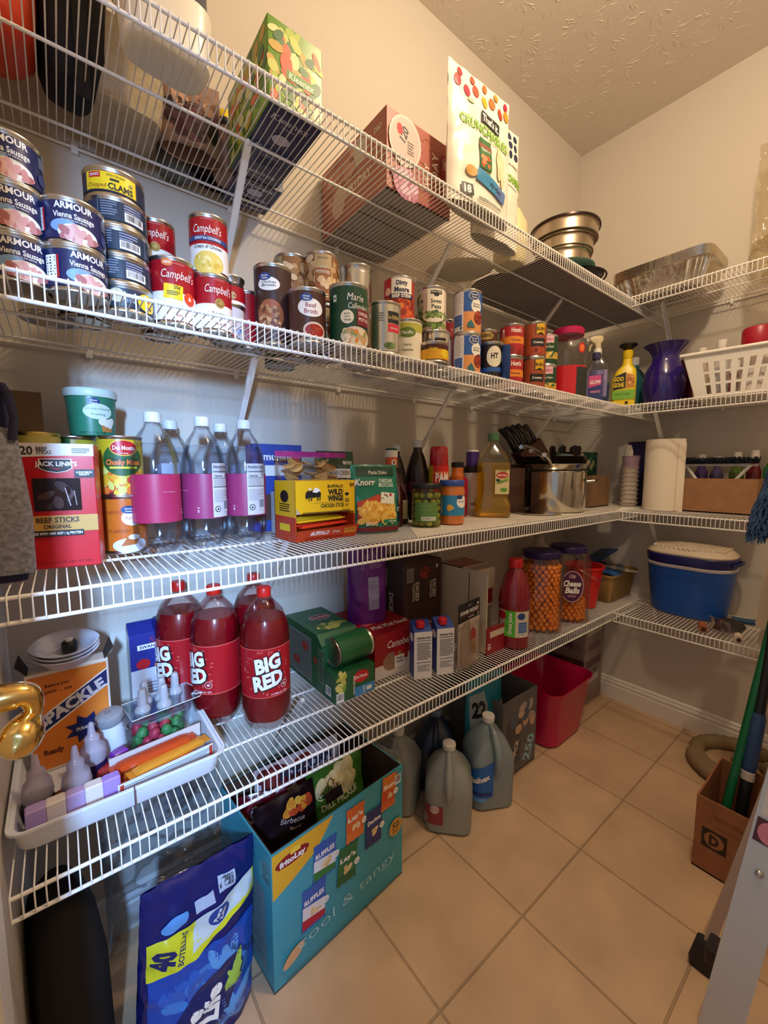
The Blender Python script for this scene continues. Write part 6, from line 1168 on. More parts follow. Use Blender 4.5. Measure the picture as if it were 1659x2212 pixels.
# milk cartons
def milkc(lbl, x, y, rz):
    t = thing('milk_carton', lbl, 'carton', (x, y, S4), rz, 'small blue and white drink cartons')
    b = MB(); b.box(-.026, .026, -.022, .022, 0, .135, M('#d4d2d6', .4), .001); b.build('carton_body', t, 20)
    b = MB(); b.add([(-.026, -.022, .135), (.026, -.022, .135), (.026, .022, .135), (-.026, .022, .135), (-.026, .016, .156), (.026, .016, .156), (.026, .020, .156), (-.026, .020, .156)], [(0, 1, 5, 4), (2, 3, 7, 6), (1, 2, 6, 5), (3, 0, 4, 7), (4, 5, 6, 7)], M('#24408c', .4)); b.build('slanted_top', t, 0)
    MB().lathe([(.0115, 0), (.012, .002), (.012, .015), (.0105, .017), (.001, .017)], M('#c81c2c', .35), 22, c=(-.004, -.006, .143), wob=lambda a, z: 1+.03*sin(a*18)).build('cap', t)
    lb = Lab(plane((0, -.022, .07), (1, 0, 0), (0, 0, 1), (0, -1, 0)), .0003, cell=.3); lb.text('Nutrition Facts', .002, .048, .006, K_, .03, w=.040); lb.rect(.002, .040, .042, .0015, K_); lb.lines(.002, .010, .040, .050, 12, M('#4a4a50'), .4); lb.rect(.002, -.022, .042, .0015, K_); lb.lines(.002, -.038, .038, .02, 5, M('#6a6a70'), .35); lb.build('print', t)
    lb = Lab(plane((-.026, 0, .07), (0, -1, 0), (0, 0, 1), (-1, 0, 0)), .0003, cell=.3); lb.rect(.0, .0, .040, .13, M('#24408c')); lb.ell(0, .045, .014, .012, W_); lb.build('print', t); return t
m0 = milkc('small blue-topped carton with red cap, nearer to the red soup case', .765, -.300, -.42)
dup(m0, (.832, -.320, S4), -.40, 'small blue-topped carton with red cap, right one of the two')
# cream and red case, opened, with tins
CRC = M('#cfc0a8', .5)
t = thing('drink_case', 'cream and red opened case holding red-labelled tins', 'case', (1.075, -.205, S4), .0)
b = MB(); b.box(-.065, .065, .08, .083, 0, .26, CRC); b.box(-.065, -.062, -.13, .08, 0, .26, CRC); b.box(.062, .065, -.05, .08, 0, .20, CRC); b.box(-.065, .065, -.13, .08, 0, .003, CRC); b.box(-.065, .065, -.133, -.13, 0, .085, M('#8c1424', .4)); b.box(-.065, .065, -.03, .08, .257, .260, CRC); b.box(-.065, .065, -.06, -.057, .12, .25, CRC); b.build('case_body', t, 0)
lb = Lab(plane((0, -.133, .042), (1, 0, 0), (0, 0, 1), (0, -1, 0)), .0003, cell=.3); lb.text('10', -.052, -.018, .014, W_, .03, ang=-pi/2, w=.018); lb.rect(.0, .02, .10, .02, M('#c8b8a0')); lb.build('print', t)
lb = Lab(plane((0, .02, .260), (1, 0, 0), (0, 1, 0), (0, 0, 1)), .0003, cell=.3); lb.rect(.0, 0, .11, .09, M('#a82c34')); [lb.rect(-.04+.02*k, 0, .005, .09, CREAM, .3) for k in range(5)]; lb.build('print', t)
lb = Lab(plane((0, -.06, .185), (1, 0, 0), (0, 0, 1), (0, -1, 0)), .0003, cell=.3); lb.text('Twist', -.02, .03, .010, M('#5c5048'), .01, w=.03); lb.rect(.03, -.03, .05, .05, M('#8c1c2c')); lb.build('print', t)
for k, (dx, zz, rz_) in enumerate(((-.03, .04, 0), (.035, .04, 0), (.0, .105, .1))):
    o = can(('red-labelled tin lying low in the cream case, left', 'red-labelled tin lying low in the cream case, right', 'red and cream tin lying across the two others in the case')[k], 1.075, -.2, S4, .0333, .10, M('#a81c2c', .35), lambda l, r, h: (l.rect(0, h*.3, .2, h*.3, CREAM), l.lines(.0, h*.3, .15, .02, 4, K_)), name='soup_tin')
    o.rotation_euler = (pi/2, 0, rz_+.5*k); o.location = (1.075+dx*.95, -.085, S4+zz) if k < 2 else (1.080, -.085, S4+.099)
# blister package
t = thing('blister_package', 'black-topped clear blister package standing in front of the case', 'package', (.925, -.338, S4+.001), .16)
b = MB(); b.box(-.058, .058, 0, .0015, 0, .135, M('#b8a89c', .5)); b.box(-.058, .058, -.0002, .0017, .135, .190, M('#131218', .35)); b.build('backing_card', t, 0)
b = MB(); b.loft([(0, -.010, .006, .045, .010), (0, -.012, .012, .050, .013), (0, -.012, .118, .050, .013), (0, -.010, .126, .045, .010)], C_('#f6f4f2', bump=.5, bscale=30), .008); b.build('blister', t)
lb = Lab(plane((0, -.0003, .16), (1, 0, 0), (0, 0, 1), (0, -1, 0)), .0003, cell=.3); lb.text('POWER WIZARD', 0, .002, .0105, M('#d8d4d8'), .04, w=.100, shear=.1); lb.rect(0, -.008, .10, .0018, M('#8c2440')); lb.ell(0, .020, .012, .0045, M('#5c5860')); lb.text('2', .048, -.016, .010, W_, .01); lb.ell(.046, .016, .004, .004, W_); lb.text('BATTERY', .01, -.016, .004, W_, .01, w=.03); lb.ell(.02, -.08, .018, .026, M('#a83038')); lb.rect(.024, -.115, .03, .05, M('#b88a64')); lb.lines(.024, -.115, .026, .04, 6, M('#5c3a2c')); lb.build('print', t)
pouch('plastic_wrap', 'crumpled clear plastic wrapper beside the small cartons', 'wrapper', .885, -.352, S4+.001, .085, .135, .035, C_('#f8f8f8', bump=1, bscale=24), rz=.3, seed=18, crink=.012)
# juice
x, y = 1.150, -.338
JR = M('#7a0e22', .12, coat=.6)
t = lathe_thing('juice_bottle', 'dark red juice bottle with green label and red cap', 'bottle', x, y, S4, [('bottle_body', [(.042, 0), (.050, .006), (.050, .125), (.051, .13), (.051, .16), (.046, .195), (.034, .235), (.020, .258), (.018, .262), (.018, .27)], JR, {'seg': 40}), ('cap', [(.0215, .262), (.022, .264), (.022, .286), (.020, .289), (.001, .289)], M('#c8141e', .35), {'wob': lambda a, z: 1+.012*sin(a*26)})])
lb = Lab(cyl(.0503), .0003); lb.rect(0, .085, .11, .085, M('#c8c0a8')); lb.rect(-.012, .085, .034, .085, M('#4cb02c')); lb.text('Great Juice', -.012, .085, .012, W_, .02, w=.07, ang=pi/2); lb.rect(.030, .075, .030, .034, M('#2c5a9c')); lb.lines(.03, .075, .026, .028, 5, M('#b8c8e0')); lb.ell(.024, .112, .013, .011, GVB); lb.bars(.032, .052, .022, .012, K_, 9); lb.ell(-.04, .11, .016, .014, M('#a81c2c')); lb.build('label', t)
# cheese ball jars
CB = M('#e8861c', .6, bump=.3, bscale=300)
def cjar(lbl, x, y, fill, turn):
    t = thing('snack_jar', lbl, 'jar', (x, y, S4), facing(x, y)+turn)
    pr = [(0, 0, 0, .066, .066), (0, 0, .008, .076, .076), (0, 0, .10, .077, .077), (0, 0, .22, .077, .077), (0, 0, .245, .072, .072), (0, 0, .262, .062, .062), (0, 0, .272, .062, .062)]
    MB().loft(pr, C_('#fcfafa'), .045, caps=(1, 0)).build('jar_wall', t)
    MB().lathe([(.0655, .262), (.0665, .264), (.0665, .282), (.063, .286), (.001, .286)], M('#2c1c58', .35), 44, wob=lambda a, z: 1+.006*sin(a*44)).build('lid', t)
    lb = Lab(plane((0, -.077, .14), (1, 0, 0), (0, 0, 1), (0, -1, 0)), .0004, cell=.3); lb.ell(.0, .002, .040, .060, M('#b8a0b0')); lb.ell(0, .002, .037, .057, M('#4a1440')); lb.text('Utz', 0, .042, .014, M('#d8b0b8'), .03, w=.024, shear=.2); lb.text('Cheese', 0, .014, .021, W_, .04, w=.062, shear=.2); lb.text('Balls', .002, -.012, .021, W_, .04, w=.050, shear=.2); lb.lines(0, -.034, .03, .01, 2, M('#c89ab0')); lb.build('label', t)
    n = int(fill/.0145)
    for k in range(n):
        for (rad, cnt) in ((.062, 19), (.042, 12), (.022, 6)):
            if k < n-1 and rad < .06: continue
            for i in range(cnt):
                a = 2*pi*(i+.5*(k % 2))/cnt+RND.uniform(-.05, .05); rr0 = rad+RND.uniform(-.002, .001)
                yield (x+rr0*cos(a), y+rr0*sin(a), S4+.014+.0145*k+RND.uniform(-.001, .001))
jj = 0; ballm = None
def cheese(lbl, x, y, fill, turn, desc, grp, lim):
    global ballm
    P = list(cjar(lbl, x, y, fill, turn))
    P.sort(key=lambda p: (p[0]-CX)**2+(p[1]-CY)**2)
    for i, p in enumerate(P[:lim]):
        if ballm is None:
            mb = MB(); mb.ball((0, 0, 0), .0097, CB, 10, 7); o = mb.build('cheese_ball', None, 80); ballm = o.data
        else: o = bpy.data.objects.new('cheese_ball', ballm); COL.objects.link(o)
        o.location = p; s = RND.uniform(.85, 1.0); o.scale = (s, s*RND.uniform(.9, 1), s); tag(o, desc, 'snack', grp)
    mb = MB(); [mb.ball(p, .0092, CB, 8, 5) for p in P[lim:]]
    if P[lim:]: o = mb.build('cheese_balls', None, 80); tag(o, desc.replace('orange cheese puff ball', 'orange puff balls on the far side'), 'snack', None, 'stuff')
cheese('big square clear jar with purple lid, full of orange puff balls', 1.362, -.302, .235, 1.6, 'orange cheese puff ball in the full jar beside the juice bottle', 'cheese balls in the full jar', 190)
cheese('big square clear jar with purple lid, one third full, label showing', 1.536, -.312, .085, .25, 'orange cheese puff ball in the one-third full jar', 'cheese balls in the one-third full jar', 80)
lathe_thing('milk_jug', 'translucent white plastic jug standing behind the puff ball jars', 'jug', 1.66, -.115, S4, [('jug_body', [(.06, 0), (.072, .008), (.074, .14), (.060, .20), (.030, .25), (.020, .262), (.020, .285)], M('#c8bcae', .35)), ('cap', [(.023, .275), (.024, .277), (.024, .292), (.02, .294)], M('#b8aca0', .4))])
t = thing('small_bucket', 'bright red plastic bucket between the jars and the tan bin', 'bucket', (1.725, -.285, S4), 0)
RBK = M('#d8201c', .3); b = MB(); b.lathe([(.050, 0), (.054, .003), (.074, .165), (.080, .168), (.080, .178), (.072, .176), (.052, .006), (.001, .005)], RBK, 40); b.build('bucket_wall', t)
b = MB(); b.tube([(.079*cos(a), .079*sin(a), .172-.05*sin(a)**2) for a in [pi+pi*i/12 for i in range(13)]], .0018, STEEL, 6); b.build('handle', t)
# tan bin with blue things
t = thing('storage_bin', 'tan rectangular plastic bin in the corner filled with blue things', 'bin', (1.945, -.245, S4), .0)
TAN = M('#a8884c', .5)
tubwall(t, [(0, 0, 0, .105, .100), (0, 0, .006, .112, .108), (0, 0, .115, .125, .120), (0, 0, .117, .132, .127), (0, 0, .125, .132, .127)], TAN, .022, .003, 'bin_wall')
for i, (x_, y_, z_, c, rx, ry, rz_, s_, lbl) in enumerate(((1.93, -.21, .105, '#14305c', .15, -.2, .2, (.10, .07, .010), 'dark navy folded sheet sticking up from the tan bin'), (1.92, -.30, .110, '#2460a0', .1, .12, .5, (.075, .05, .012), 'blue folded packet on top of the tan bin'), (1.955, -.22, .150, '#1c3c6c', -.2, -.35, -.3, (.11, .05, .008), 'dark blue flap rising above the tan bin'), (1.975, -.33, .118, '#b8b0a8', .1, .1, .9, (.08, .04, .004), 'white paper hanging over the right of the tan bin'))):
    o = MB().loft([(0, 0, -s_[2], s_[0]-.01, s_[1]-.01), (0, 0, -s_[2]*.3, s_[0], s_[1]), (0, 0, s_[2]*.5, s_[0], s_[1]), (0, 0, s_[2], s_[0]-.012, s_[1]-.012)], M(c, .35, bump=.5, bscale=18), .012).build('folded_sheet'); o.location = (x_, y_, S4+z_+.01); o.rotation_euler = (rx, ry, rz_); tag(o, lbl, 'sheet')
t = thing('clear_cup', 'clear plastic cup lying on its side on the tan bin', 'cup', (1.865, -.345, S4+.150), 0); t.rotation_euler = (pi/2-.1, 0, -.9)
b = MB(); b.lathe([(.022, -.04), (.024, -.038), (.032, .045), (.034, .047)], C_('#f2f5f9'), 28, caps=(1, 0)); b.build('cup_wall', t)
# cooler
t = thing('cooler', 'round-ended blue cooler with pale ribbed lid on the back shelf', 'cooler', (1.968, -.595, S4), 0)
CBL = M('#1450a8', .35); CNV = M('#141a5c', .35); LIDW = M('#d8c8b0', .5)
MB().loft([(0, 0, 0, .075, .112), (0, 0, .008, .088, .126), (0, 0, .195, .104, .142)], CBL, .086).build('cooler_body', t)
MB().loft([(0, 0, .195, .106, .144), (0, 0, .205, .108, .146), (0, 0, .207, .106, .144)], M('#c8c4c8', .4), .088).build('cooler_band', t)
MB().loft([(0, 0, .207, .106, .144), (0, 0, .240, .110, .148), (0, 0, .244, .108, .146)], CNV, .09).build('cooler_rim', t)
MB().loft([(0, 0, .241, .104, .142), (0, 0, .250, .107, .145), (0, 0, .256, .104, .142), (0, 0, .268, .092, .130), (0, 0, .278, .070, .108), (0, 0, .281, .04, .08)], LIDW, .085).build('lid', t)
b = MB(); 
for i in range(15):
    v = -.112+.016*i; u = .088*max(0, 1-(v/.140)**2)**.5
    for j in range(9): q = -1+j/4; b.ball((q*u, v, .270+.008*(1-q*q)*(1-(v/.14)**2)), .0092, LIDW, 7, 5, (1.1, .85, .75))
b.build('lid_ribs', kids(t)[-1], 80)
b = MB(); b.tube([(-.055, -.138, .225), (-.035, -.154, .228), (.0, -.158, .229), (.035, -.154, .228), (.055, -.138, .225)], .006, CNV, 8); b.build('handle', t)
# paint things on the low back shelf
t = thing('wooden_roller', 'short copper-coloured cylinder lying on the low back shelf', 'roller', (1.79, -.690, S4+.0125), .35)
MB().tube([(-.024, 0, 0), (.024, 0, 0)], .0125, M('#a8603c', .5), 16).build('roller_sleeve', t); MB().tube([(-.029, 0, 0), (-.020, 0, 0)], .007, M('#3a1c14', .5), 12).build('core', t)
t = thing('paint_roller', 'small white roller sleeve on a bent wire frame', 'paint roller', (1.765, -.795, S4+.0125), .25)
MB().tube([(-.020, 0, 0), (.022, 0, 0)], .0120, M('#d0c0a8', .9, bump=.8, bscale=200), 16).build('roller_sleeve', t); MB().tube([(-.027, 0, 0), (-.019, 0, 0)], .006, M('#2c1410', .4), 10).build('end_cap', t)
MB().tube([(.022, 0, 0), (.04, .0, .002), (.055, .035, .002), (.10, .060, .004), (.15, .045, .006)], .0025, STEEL, 6).build('wire_frame', t)
t = thing('paint_roller', 'dark paint roller frame with blue handle lying by the cooler', 'paint roller', (1.985, -.800, S4+.014), pi/2+.35)
MB().tube([(-.065, 0, 0), (-.05, 0, 0), (.02, 0, 0), (.065, 0, 0)], .013, M('#1c4c74', .35), 14, rr=[.010, .013, .011, .013]).build('handle', t)
MB().tube([(.065, 0, 0), (.11, .01, .004), (.125, .04, .004), (.13, .09, .006)], .004, M('#3a302c', .4), 7).build('wire_frame', t)
o = MB().loft([(0, 0, 0, .05, .035), (0, 0, .004, .058, .042), (0, 0, .022, .05, .034), (0, 0, .034, .02, .015)], M('#2c2624', .7, bump=1, bscale=30), .02).build('dark_cloth'); o.location = (1.96, -.705+.0, S4+.001); o.location = (1.885, -.745, S4); tag(o, 'dark crumpled cloth lying right of the cooler', 'cloth')
pouch('plastic_wrap', 'crumpled clear wrapper on the low back shelf', 'wrapper', 1.80, -.735, S4+.002, .09, .05, .02, C_('#f6f2ee', bump=1, bscale=24), rz=1.0, seed=22, crink=.01)
o = MB().loft([(0, 0, 0, .028, .006), (0, 0, .06, .016, .005), (0, 0, .11, .022, .003)], M('#c8b8a0', .6), .003).build('paint_brush_tip'); o.location = (1.80, -.862, S4); o.rotation_euler = (0, 0, 1.2); tag(o, 'pale flat brush standing at the right end of the low shelf', 'brush')
b = MB(); vs = []; n = 24
for i in range(n+1): f = i/n; vs += [(0, 0, f*.30), (0, -.055, f*.30)] if False else [(.0, .004*((i % 2)*2-1)*.5, f*.36), (0, -.050, f*.36)]
fs = [(2*i, 2*i+1, 2*i+3, 2*i+2) for i in range(n)]; vs2 = [(.003, v[1], v[2]) for v in vs]; N0 = len(vs)
b.add(vs+vs2, fs+[(a+N0, d+N0, c+N0, b2+N0) for a, b2, c, d in fs]+[(2*i, 2*i+2, 2*i+2+N0, 2*i+N0) for i in range(n)], M('#e0d0b4', .6))
o = b.build('foam_strip', None, 0); o.location = (1.712, -.842, .625); o.rotation_euler = (.05, 0, 0); tag(o, 'pale jagged-edged strip standing upright at the right edge', 'strip')
# ================================================================== on the floor
t = thing('chip_box', 'teal snack variety box, open on top, on the floor', 'box', (.478, -.205, .0005), .0899)
W, Dp, Hh = .392, .262, .325
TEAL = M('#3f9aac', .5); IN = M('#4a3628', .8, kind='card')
b = MB(); th = .004
b.box(-W/2, W/2, -Dp/2, Dp/2, 0, th, IN); b.box(-W/2, W/2, -Dp/2, -Dp/2+th, th, Hh, TEAL); b.box(-W/2, W/2, Dp/2-th, Dp/2, th, Hh, TEAL); b.box(-W/2, -W/2+th, -Dp/2+th, Dp/2-th, th, Hh, TEAL); b.box(W/2-th, W/2, -Dp/2+th, Dp/2-th, th, Hh, TEAL)
b.build('box_body', t, 0)
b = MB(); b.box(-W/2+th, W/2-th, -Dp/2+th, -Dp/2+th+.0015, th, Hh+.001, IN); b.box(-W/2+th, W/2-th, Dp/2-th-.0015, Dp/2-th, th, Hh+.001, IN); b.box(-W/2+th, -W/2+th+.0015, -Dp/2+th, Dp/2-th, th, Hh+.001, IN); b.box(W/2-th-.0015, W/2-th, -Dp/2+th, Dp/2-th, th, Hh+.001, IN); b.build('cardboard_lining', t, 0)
lb = Lab(plane((0, -Dp/2, 0), (1, 0, 0), (0, 0, 1), (0, -1, 0)), .0005, cell=.5)
YB2 = M('#e0a82c', .5); lb.poly([(-W/2+.002, Hh-.002), (-.035, Hh-.002), (-.085, Hh-.060), (-W/2+.05, Hh-.088), (-W/2+.002, Hh-.105)], YB2)
lb.ell(-.145, .292, .042, .014, M('#8c1420'), .03); lb.ell(-.138, .303, .013, .009, M('#f0c840')); lb.rect(-.145, .290, .070, .018, M('#8c1420')); lb.text('fritoLay', -.145, .290, .012, W_, .04, w=.064)
def bagpic(u, v, w, h, cols, txt, ang=0):
    c1, c2, c3 = cols; ca, sa = cos(ang), sin(ang)
    def R(x, y): return (u+x*ca-y*sa, v+x*sa+y*ca)
    n = 7; top = [R(-w/2+w*i/n, h/2+(.003 if i % 2 else 0)) for i in range(n+1)]; bot = [R(w/2-w*i/n, -h/2+(.003 if i % 2 else 0)) for i in range(n+1)]
    side = [R(w*.46, h*.25), R(w*.50, 0), R(w*.46, -h*.25)]; side2 = [R(-w*.46, -h*.25), R(-w*.5, 0), R(-w*.46, h*.25)]
    lb.poly(top+side+bot+side2, M(c1, .4)); lb.poly([R(-w*.46, h*.10), R(w*.46, h*.02), R(w*.47, -h*.28), R(-w*.46, -h*.20)], M(c2, .4)); lb.poly([R(-w*.46, -h*.20), R(w*.47, -h*.28), R(w*.46, -h*.44), R(-w*.46, -h*.44)], M(c3, .4))
    p = R(0, h*.20); lb.text(txt, p[0], p[1], .011, W_, .04, w=w*.80, ang=ang+.05); p = R(.004, -h*.12); lb.blobs(p[0], p[1], .02, .012, [M('#d8b878'), M('#e8d0a0')], 6, .005)
    p = R(w*.5, -h*.08); lb.ell(p[0], p[1], .0085, .0085, W_); lb.text('12', p[0], p[1], .006, TEAL, .02, w=.007); lb.text
bagpic(-.062, .228, .066, .090, ('#2f5cb0', '#dfe4ec', '#2f7a3c'), 'RUFFLES', -.05)
bagpic(-.094, .135, .066, .100, ('#2f5cb0', '#e4e0e4', '#b81c3c'), 'RUFFLES', -.05)
bagpic(.028, .262, .058, .088, ('#d86a2c', '#d8642c', '#e07a34'), 'Lay\'s', -.03)
bagpic(.002, .170, .060, .092, ('#1f6a3a', '#267044', '#1f5c34'), 'Lay\'s', -.10)
bagpic(.088, .213, .056, .096, ('#1f2c74', '#26347c', '#1f2c6c'), 'Doritos', -.05)
bagpic(.140, .280, .052, .090, ('#d8782c', '#c8481c', '#d0602c'), 'Sun', -.08)
lb.ell(-.150, .060, .030, .014, M('#d8a878'), .5)
lb.text('cool & tangy', .012, .082, .026, M('#a8d4dc'), -.012, w=.30, ang=.06); lb.ell(.165, .165, .024, .024, M('#c8983c')); lb.text('50', .165, .170, .018, M('#5c4010'), .03, w=.026); lb.text('BAGS', .165, .153, .005, M('#5c4010'), .03, w=.020)
lb.bars(.172, .300, .022, .026, K_, 9); lb.lines(0, .014, .34, .010, 2, M('#2a6a7a'), .4); lb.build('print', t)
lb = Lab(plane((-W/2, 0, 0), (0, -1, 0), (0, 0, 1), (-1, 0, 0)), .0005, cell=.5); lb.rect(-.01, .12, .22, .20, M('#6f8e98')); lb.rect(.105, .27, .035, .05, M('#5a97a4')); lb.lines(.105, .27, .03, .04, 5, M('#2a5a68')); lb.lines(-.01, .12, .19, .16, 10, M('#5f7e88'), .3); lb.build('print', t)
TB = Matrix.Translation((.478, -.205, 0)) @ Matrix.Rotation(.0899, 4, 'Z')
def chipbag(lbl, u, v, w, h, th, m, paint, rz, lean, seed, z=.006):
    p = TB @ Vector((u, v, z)); return pouch('chip_bag', lbl, 'chip bag', p.x, p.y, p.z, w, h, th, m, paint, rz, lean, seed=seed, crink=.005, gusset=.8)
chipbag('black and dark red barbecue chip bag in front inside the teal box', -.085, -.045, .165, .315, .060, M('#1c1014', .2), lambda l, w, h: (l.text('Barbecue', .01, h*.80, .012, M('#b8a8a0'), .0, w=.065, ang=-.25, shear=.15), l.text('flavored', .012, h*.745, .006, M('#b8a8a0'), .0, w=.03, ang=-.25), l.blobs(.03, h*.88, .06, .02, [M('#d88a2c'), M('#b8401c'), M('#e0a83c')], 14, .010)), .05, -.18, 31)
chipbag('dark red and white chip bag at the left inside the teal box', -.130, .035, .125, .300, .060, M('#5c0f18', .2), lambda l, w, h: (l.blobs(0, h*.8, w*.8, .07, [M('#b8b0b4'), M('#7a1420'), M('#3a0c10')], 14, .016)), -.35, -.12, 32)
chipbag('green dill pickle chip bag at the right inside the teal box', .070, -.020, .175, .320, .065, M('#3c6a24', .25), lambda l, w, h: (l.text('DILL PICKLE', .0, h*.70, .017, M('#c8d0b0'), .04, w=.115, ang=.1), l.blobs(0, h*.86, .11, .05, [M('#d8c48a'), M('#c8b070'), M('#e4d4a0')], 12, .022), l.blobs(-.02, h*.78, .06, .02, [M('#2c4a2c'), M('#5c7a3c')], 8, .010)), .0, -.10, 33)
chipbag('white and brown chip bag at the back of the teal box', .000, .070, .25, .345, .055, M('#b8b0b8', .25), lambda l, w, h: (l.blobs(-.05, h*.86, .12, .05, [M('#5c1c1c'), M('#7a2c2c')], 10, .020), l.text('POPCORN', .02, h*.88, .024, M('#2c2c3c'), .05, w=.16)), .0, -.03, 34)
t = thing('binder_clip', 'silver and black binder clip pinching the barbecue chip bag', 'clip', tuple(TB @ Vector((.010, -.066, .300))), .1)
b = MB(); b.add([(-.026, -.011, 0), (.026, -.011, 0), (.026, 0, .020), (-.026, 0, .020), (-.026, .011, 0), (.026, .011, 0)], [(0, 1, 2, 3), (3, 2, 5, 4)], M('#2a201c', .25, .6)); b.build('clip_body', t, 0)
b = MB(); [b.tube([(-.008, s*.004, .016), (-.008, s*.010, .036), (0, s*.012, .044), (.008, s*.010, .036), (.008, s*.004, .016)], .0015, STEEL, 6) for s in (-1, 1)]; b.build('wire_handles', t)
# white bag beside the box
pouch('plastic_bag', 'white plastic bag slumped behind the right side of the teal box', 'bag', .735, -.150, .001, .15, .27, .07, M('#b8b4b0', .35, bump=.6, bscale=20), rz=-1.2, seed=40, crink=.010, gusset=.6)
# water pack
def p_pack(l, w, h):
    BLL = M('#3c78c8', .25); l.rect(0, h*.33, w*.90, h*.52, M('#1c48a8', .2)); l.blobs(0, h*.28, w*.7, h*.40, [M('#3c7ac8', .2), M('#5c98d8', .2), M('#2c5cb8', .2)], 34, .012, 2.2)
    l.ell(-.004, h*.27, .084, .046, M('#17235c', .2), .62); l.text('Pure', -.036, h*.22, .030, W_, .05, w=.064, ang=1.35); l.text('Life', .002, h*.28, .030, W_, .05, w=.056, ang=1.35); l.blobs(.045, h*.37, .02, .03, [M('#9cc04c', .3)], 5, .008, 3)
    l.poly([(-w*.46, h*.54), (-w*.46, h*.73), (-w*.1, h*.755), (w*.2, h*.78), (w*.46, h*.82), (w*.46, h*.70), (w*.1, h*.63), (-w*.1, h*.585)], M('#d0d02c', .25)); l.poly([(-w*.14, h*.615), (-w*.10, h*.755), (w*.2, h*.78), (w*.44, h*.82), (w*.44, h*.735), (w*.2, h*.675), (w*.0, h*.64)], M('#c0ccd4', .3))
    l.text('40', -w*.35, h*.635, .034, M('#17235c'), .06, w=.036, ang=1.35); l.text('BOTELLAS', -w*.21, h*.66, .010, M('#17235c'), .02, w=.050, ang=1.35); l.ell(w*.10, h*.715, .022, .017, M('#24408c')); l.text('Pure', w*.08, h*.72, .008, W_, .03, w=.024, ang=1.2); l.text('Life', w*.13, h*.71, .008, W_, .03, w=.02, ang=1.2)
    l.rect(-w*.02, h*.82, .036, .020, M('#a8b4cc'), .1); l.bars(w*.18, h*.86, .034, .026, K_, 10, M('#a8b4cc')); l.text('SALUDABLE', .066, h*.44, .007, M('#17235c'), .02, w=.055, ang=-.7); l.ell(-w*.26, h*.80, .024, .012, M('#5c98d8', .2), .4)
pk = pouch('water_pack', 'blue shrink-wrapped pack of forty water bottles standing on end', 'water pack', .152, -.300, .001, .225, .335, .12, M('#141c5c', .12, bump=.5, bscale=24), p_pack, rz=.10, seed=50, crink=.009, gusset=1.0, rot=(-.04, .09, .10))
pouch('clear_wrap', 'tall clear plastic wrap crumpled behind the blue water pack', 'wrap', .135, -.160, .12, .23, .36, .07, C_('#f2f5f9', bump=1, bscale=22), rz=.1, seed=52, crink=.014)
for i, (x_, y_, z_) in enumerate(((.10, -.125, .34), (.155, -.12, .36), (.205, -.13, .33))):
    o = lathe_thing('empty_bottle', ('empty clear bottle in the wrap, left', 'empty clear bottle in the wrap, middle', 'empty clear bottle in the wrap, right')[i], 'bottle', x_, y_, z_, [('bottle_body', [(.024, 0), (.030, .006), (.028, .05), (.030, .10), (.014, .14), (.012, .16)], PET, {'seg': 20})]); o.rotation_euler = (.2, .9-.6*i, 0)
BKB = M('#0a090c', .8, kind='fabric')
t = thing('black_tote', 'tall black bag standing on the floor at the left wall', 'bag', (-.045, -.215, .0005), .25)
MB().loft([(0, 0, 0, .045, .075), (0, 0, .02, .052, .085), (0, 0, .25, .050, .082), (0, 0, .345, .040, .070), (0, 0, .375, .022, .05), (0, 0, .378, .01, .03)], BKB, .03).build('bag_body', t)
# jugs
def jug(lbl, x, y, rz, m, liquid, label, capm=None, h=.255, liq=.55):
    t = thing('water_jug', lbl, 'jug', (x, y, .0005), rz)
    s = h/.255
    MB().loft([(0, 0, 0, .062, .062), (0, 0, .008, .072, .072), (0, 0, .12*s, .074, .074), (0, 0, .155*s, .072, .072), (0, 0, .195*s, .052, .054), (0, 0, .222*s, .030, .030), (0, 0, .232*s, .020, .020), (0, 0, .250*s, .019, .019)], m, .032).build('jug_body', t)
    if liquid: MB().loft([(0, 0, .003, .0605, .0605), (0, 0, .009, .070, .070), (0, 0, h*liq, .0722, .0722)], liquid, .031).build('liquid', t)
    MB().tube([(0, -.020, .236*s), (0, -.050, .222*s), (0, -.080, .190*s), (0, -.086, .150*s), (0, -.078, .118*s), (0, -.066, .105*s)], .012, m, 12, rr=[.008, .011, .012, .011, .010, .008]).build('handle', t)
    MB().lathe([(.0205, .240*s), (.021, .242*s), (.021, .256*s), (.019, .258*s), (.001, .258*s)], capm or M('#d8d4cc', .4), 22).build('cap', t)
    if label:
        def around(u, v, o):          # follows the rounded front-left corner of the jug
            c, r_, q = .042, .032+o, .0251
            if abs(u) <= q: a = -3*pi/4+u/.032; return (-c+r_*cos(a), -c+r_*sin(a), v+.10)
            return (-c+(u-q), -c-r_, v+.10) if u > 0 else (-c-r_, -c+(-u-q), v+.10)
        lb = Lab(around, .0012, cell=.006); label(lb); lb.build('label', t)
    return t
MILK = M('#c8ccc6', .3, 0, 'milky'); LQ = M('#a8b2b2', .3, 0, 'milky')
jug('translucent water jug with small red label in front on the floor', .925, -.268, facing(.925, -.268)+.02, MILK, LQ, lambda l: (l.rect(.020, -.035, .060, .060, M('#8c2c38')), l.ell(.025, -.015, .014, .014, M('#c8a8a8')), l.bars(-.008, -.050, .018, .022, K_, 7)))
jug('grey translucent jug standing behind the front one by the teal box', .845, -.110, facing(.845, -.11)-.3, MILK, LQ, None)
BJ = M('#2c5c80', .25, 0, 'tint')
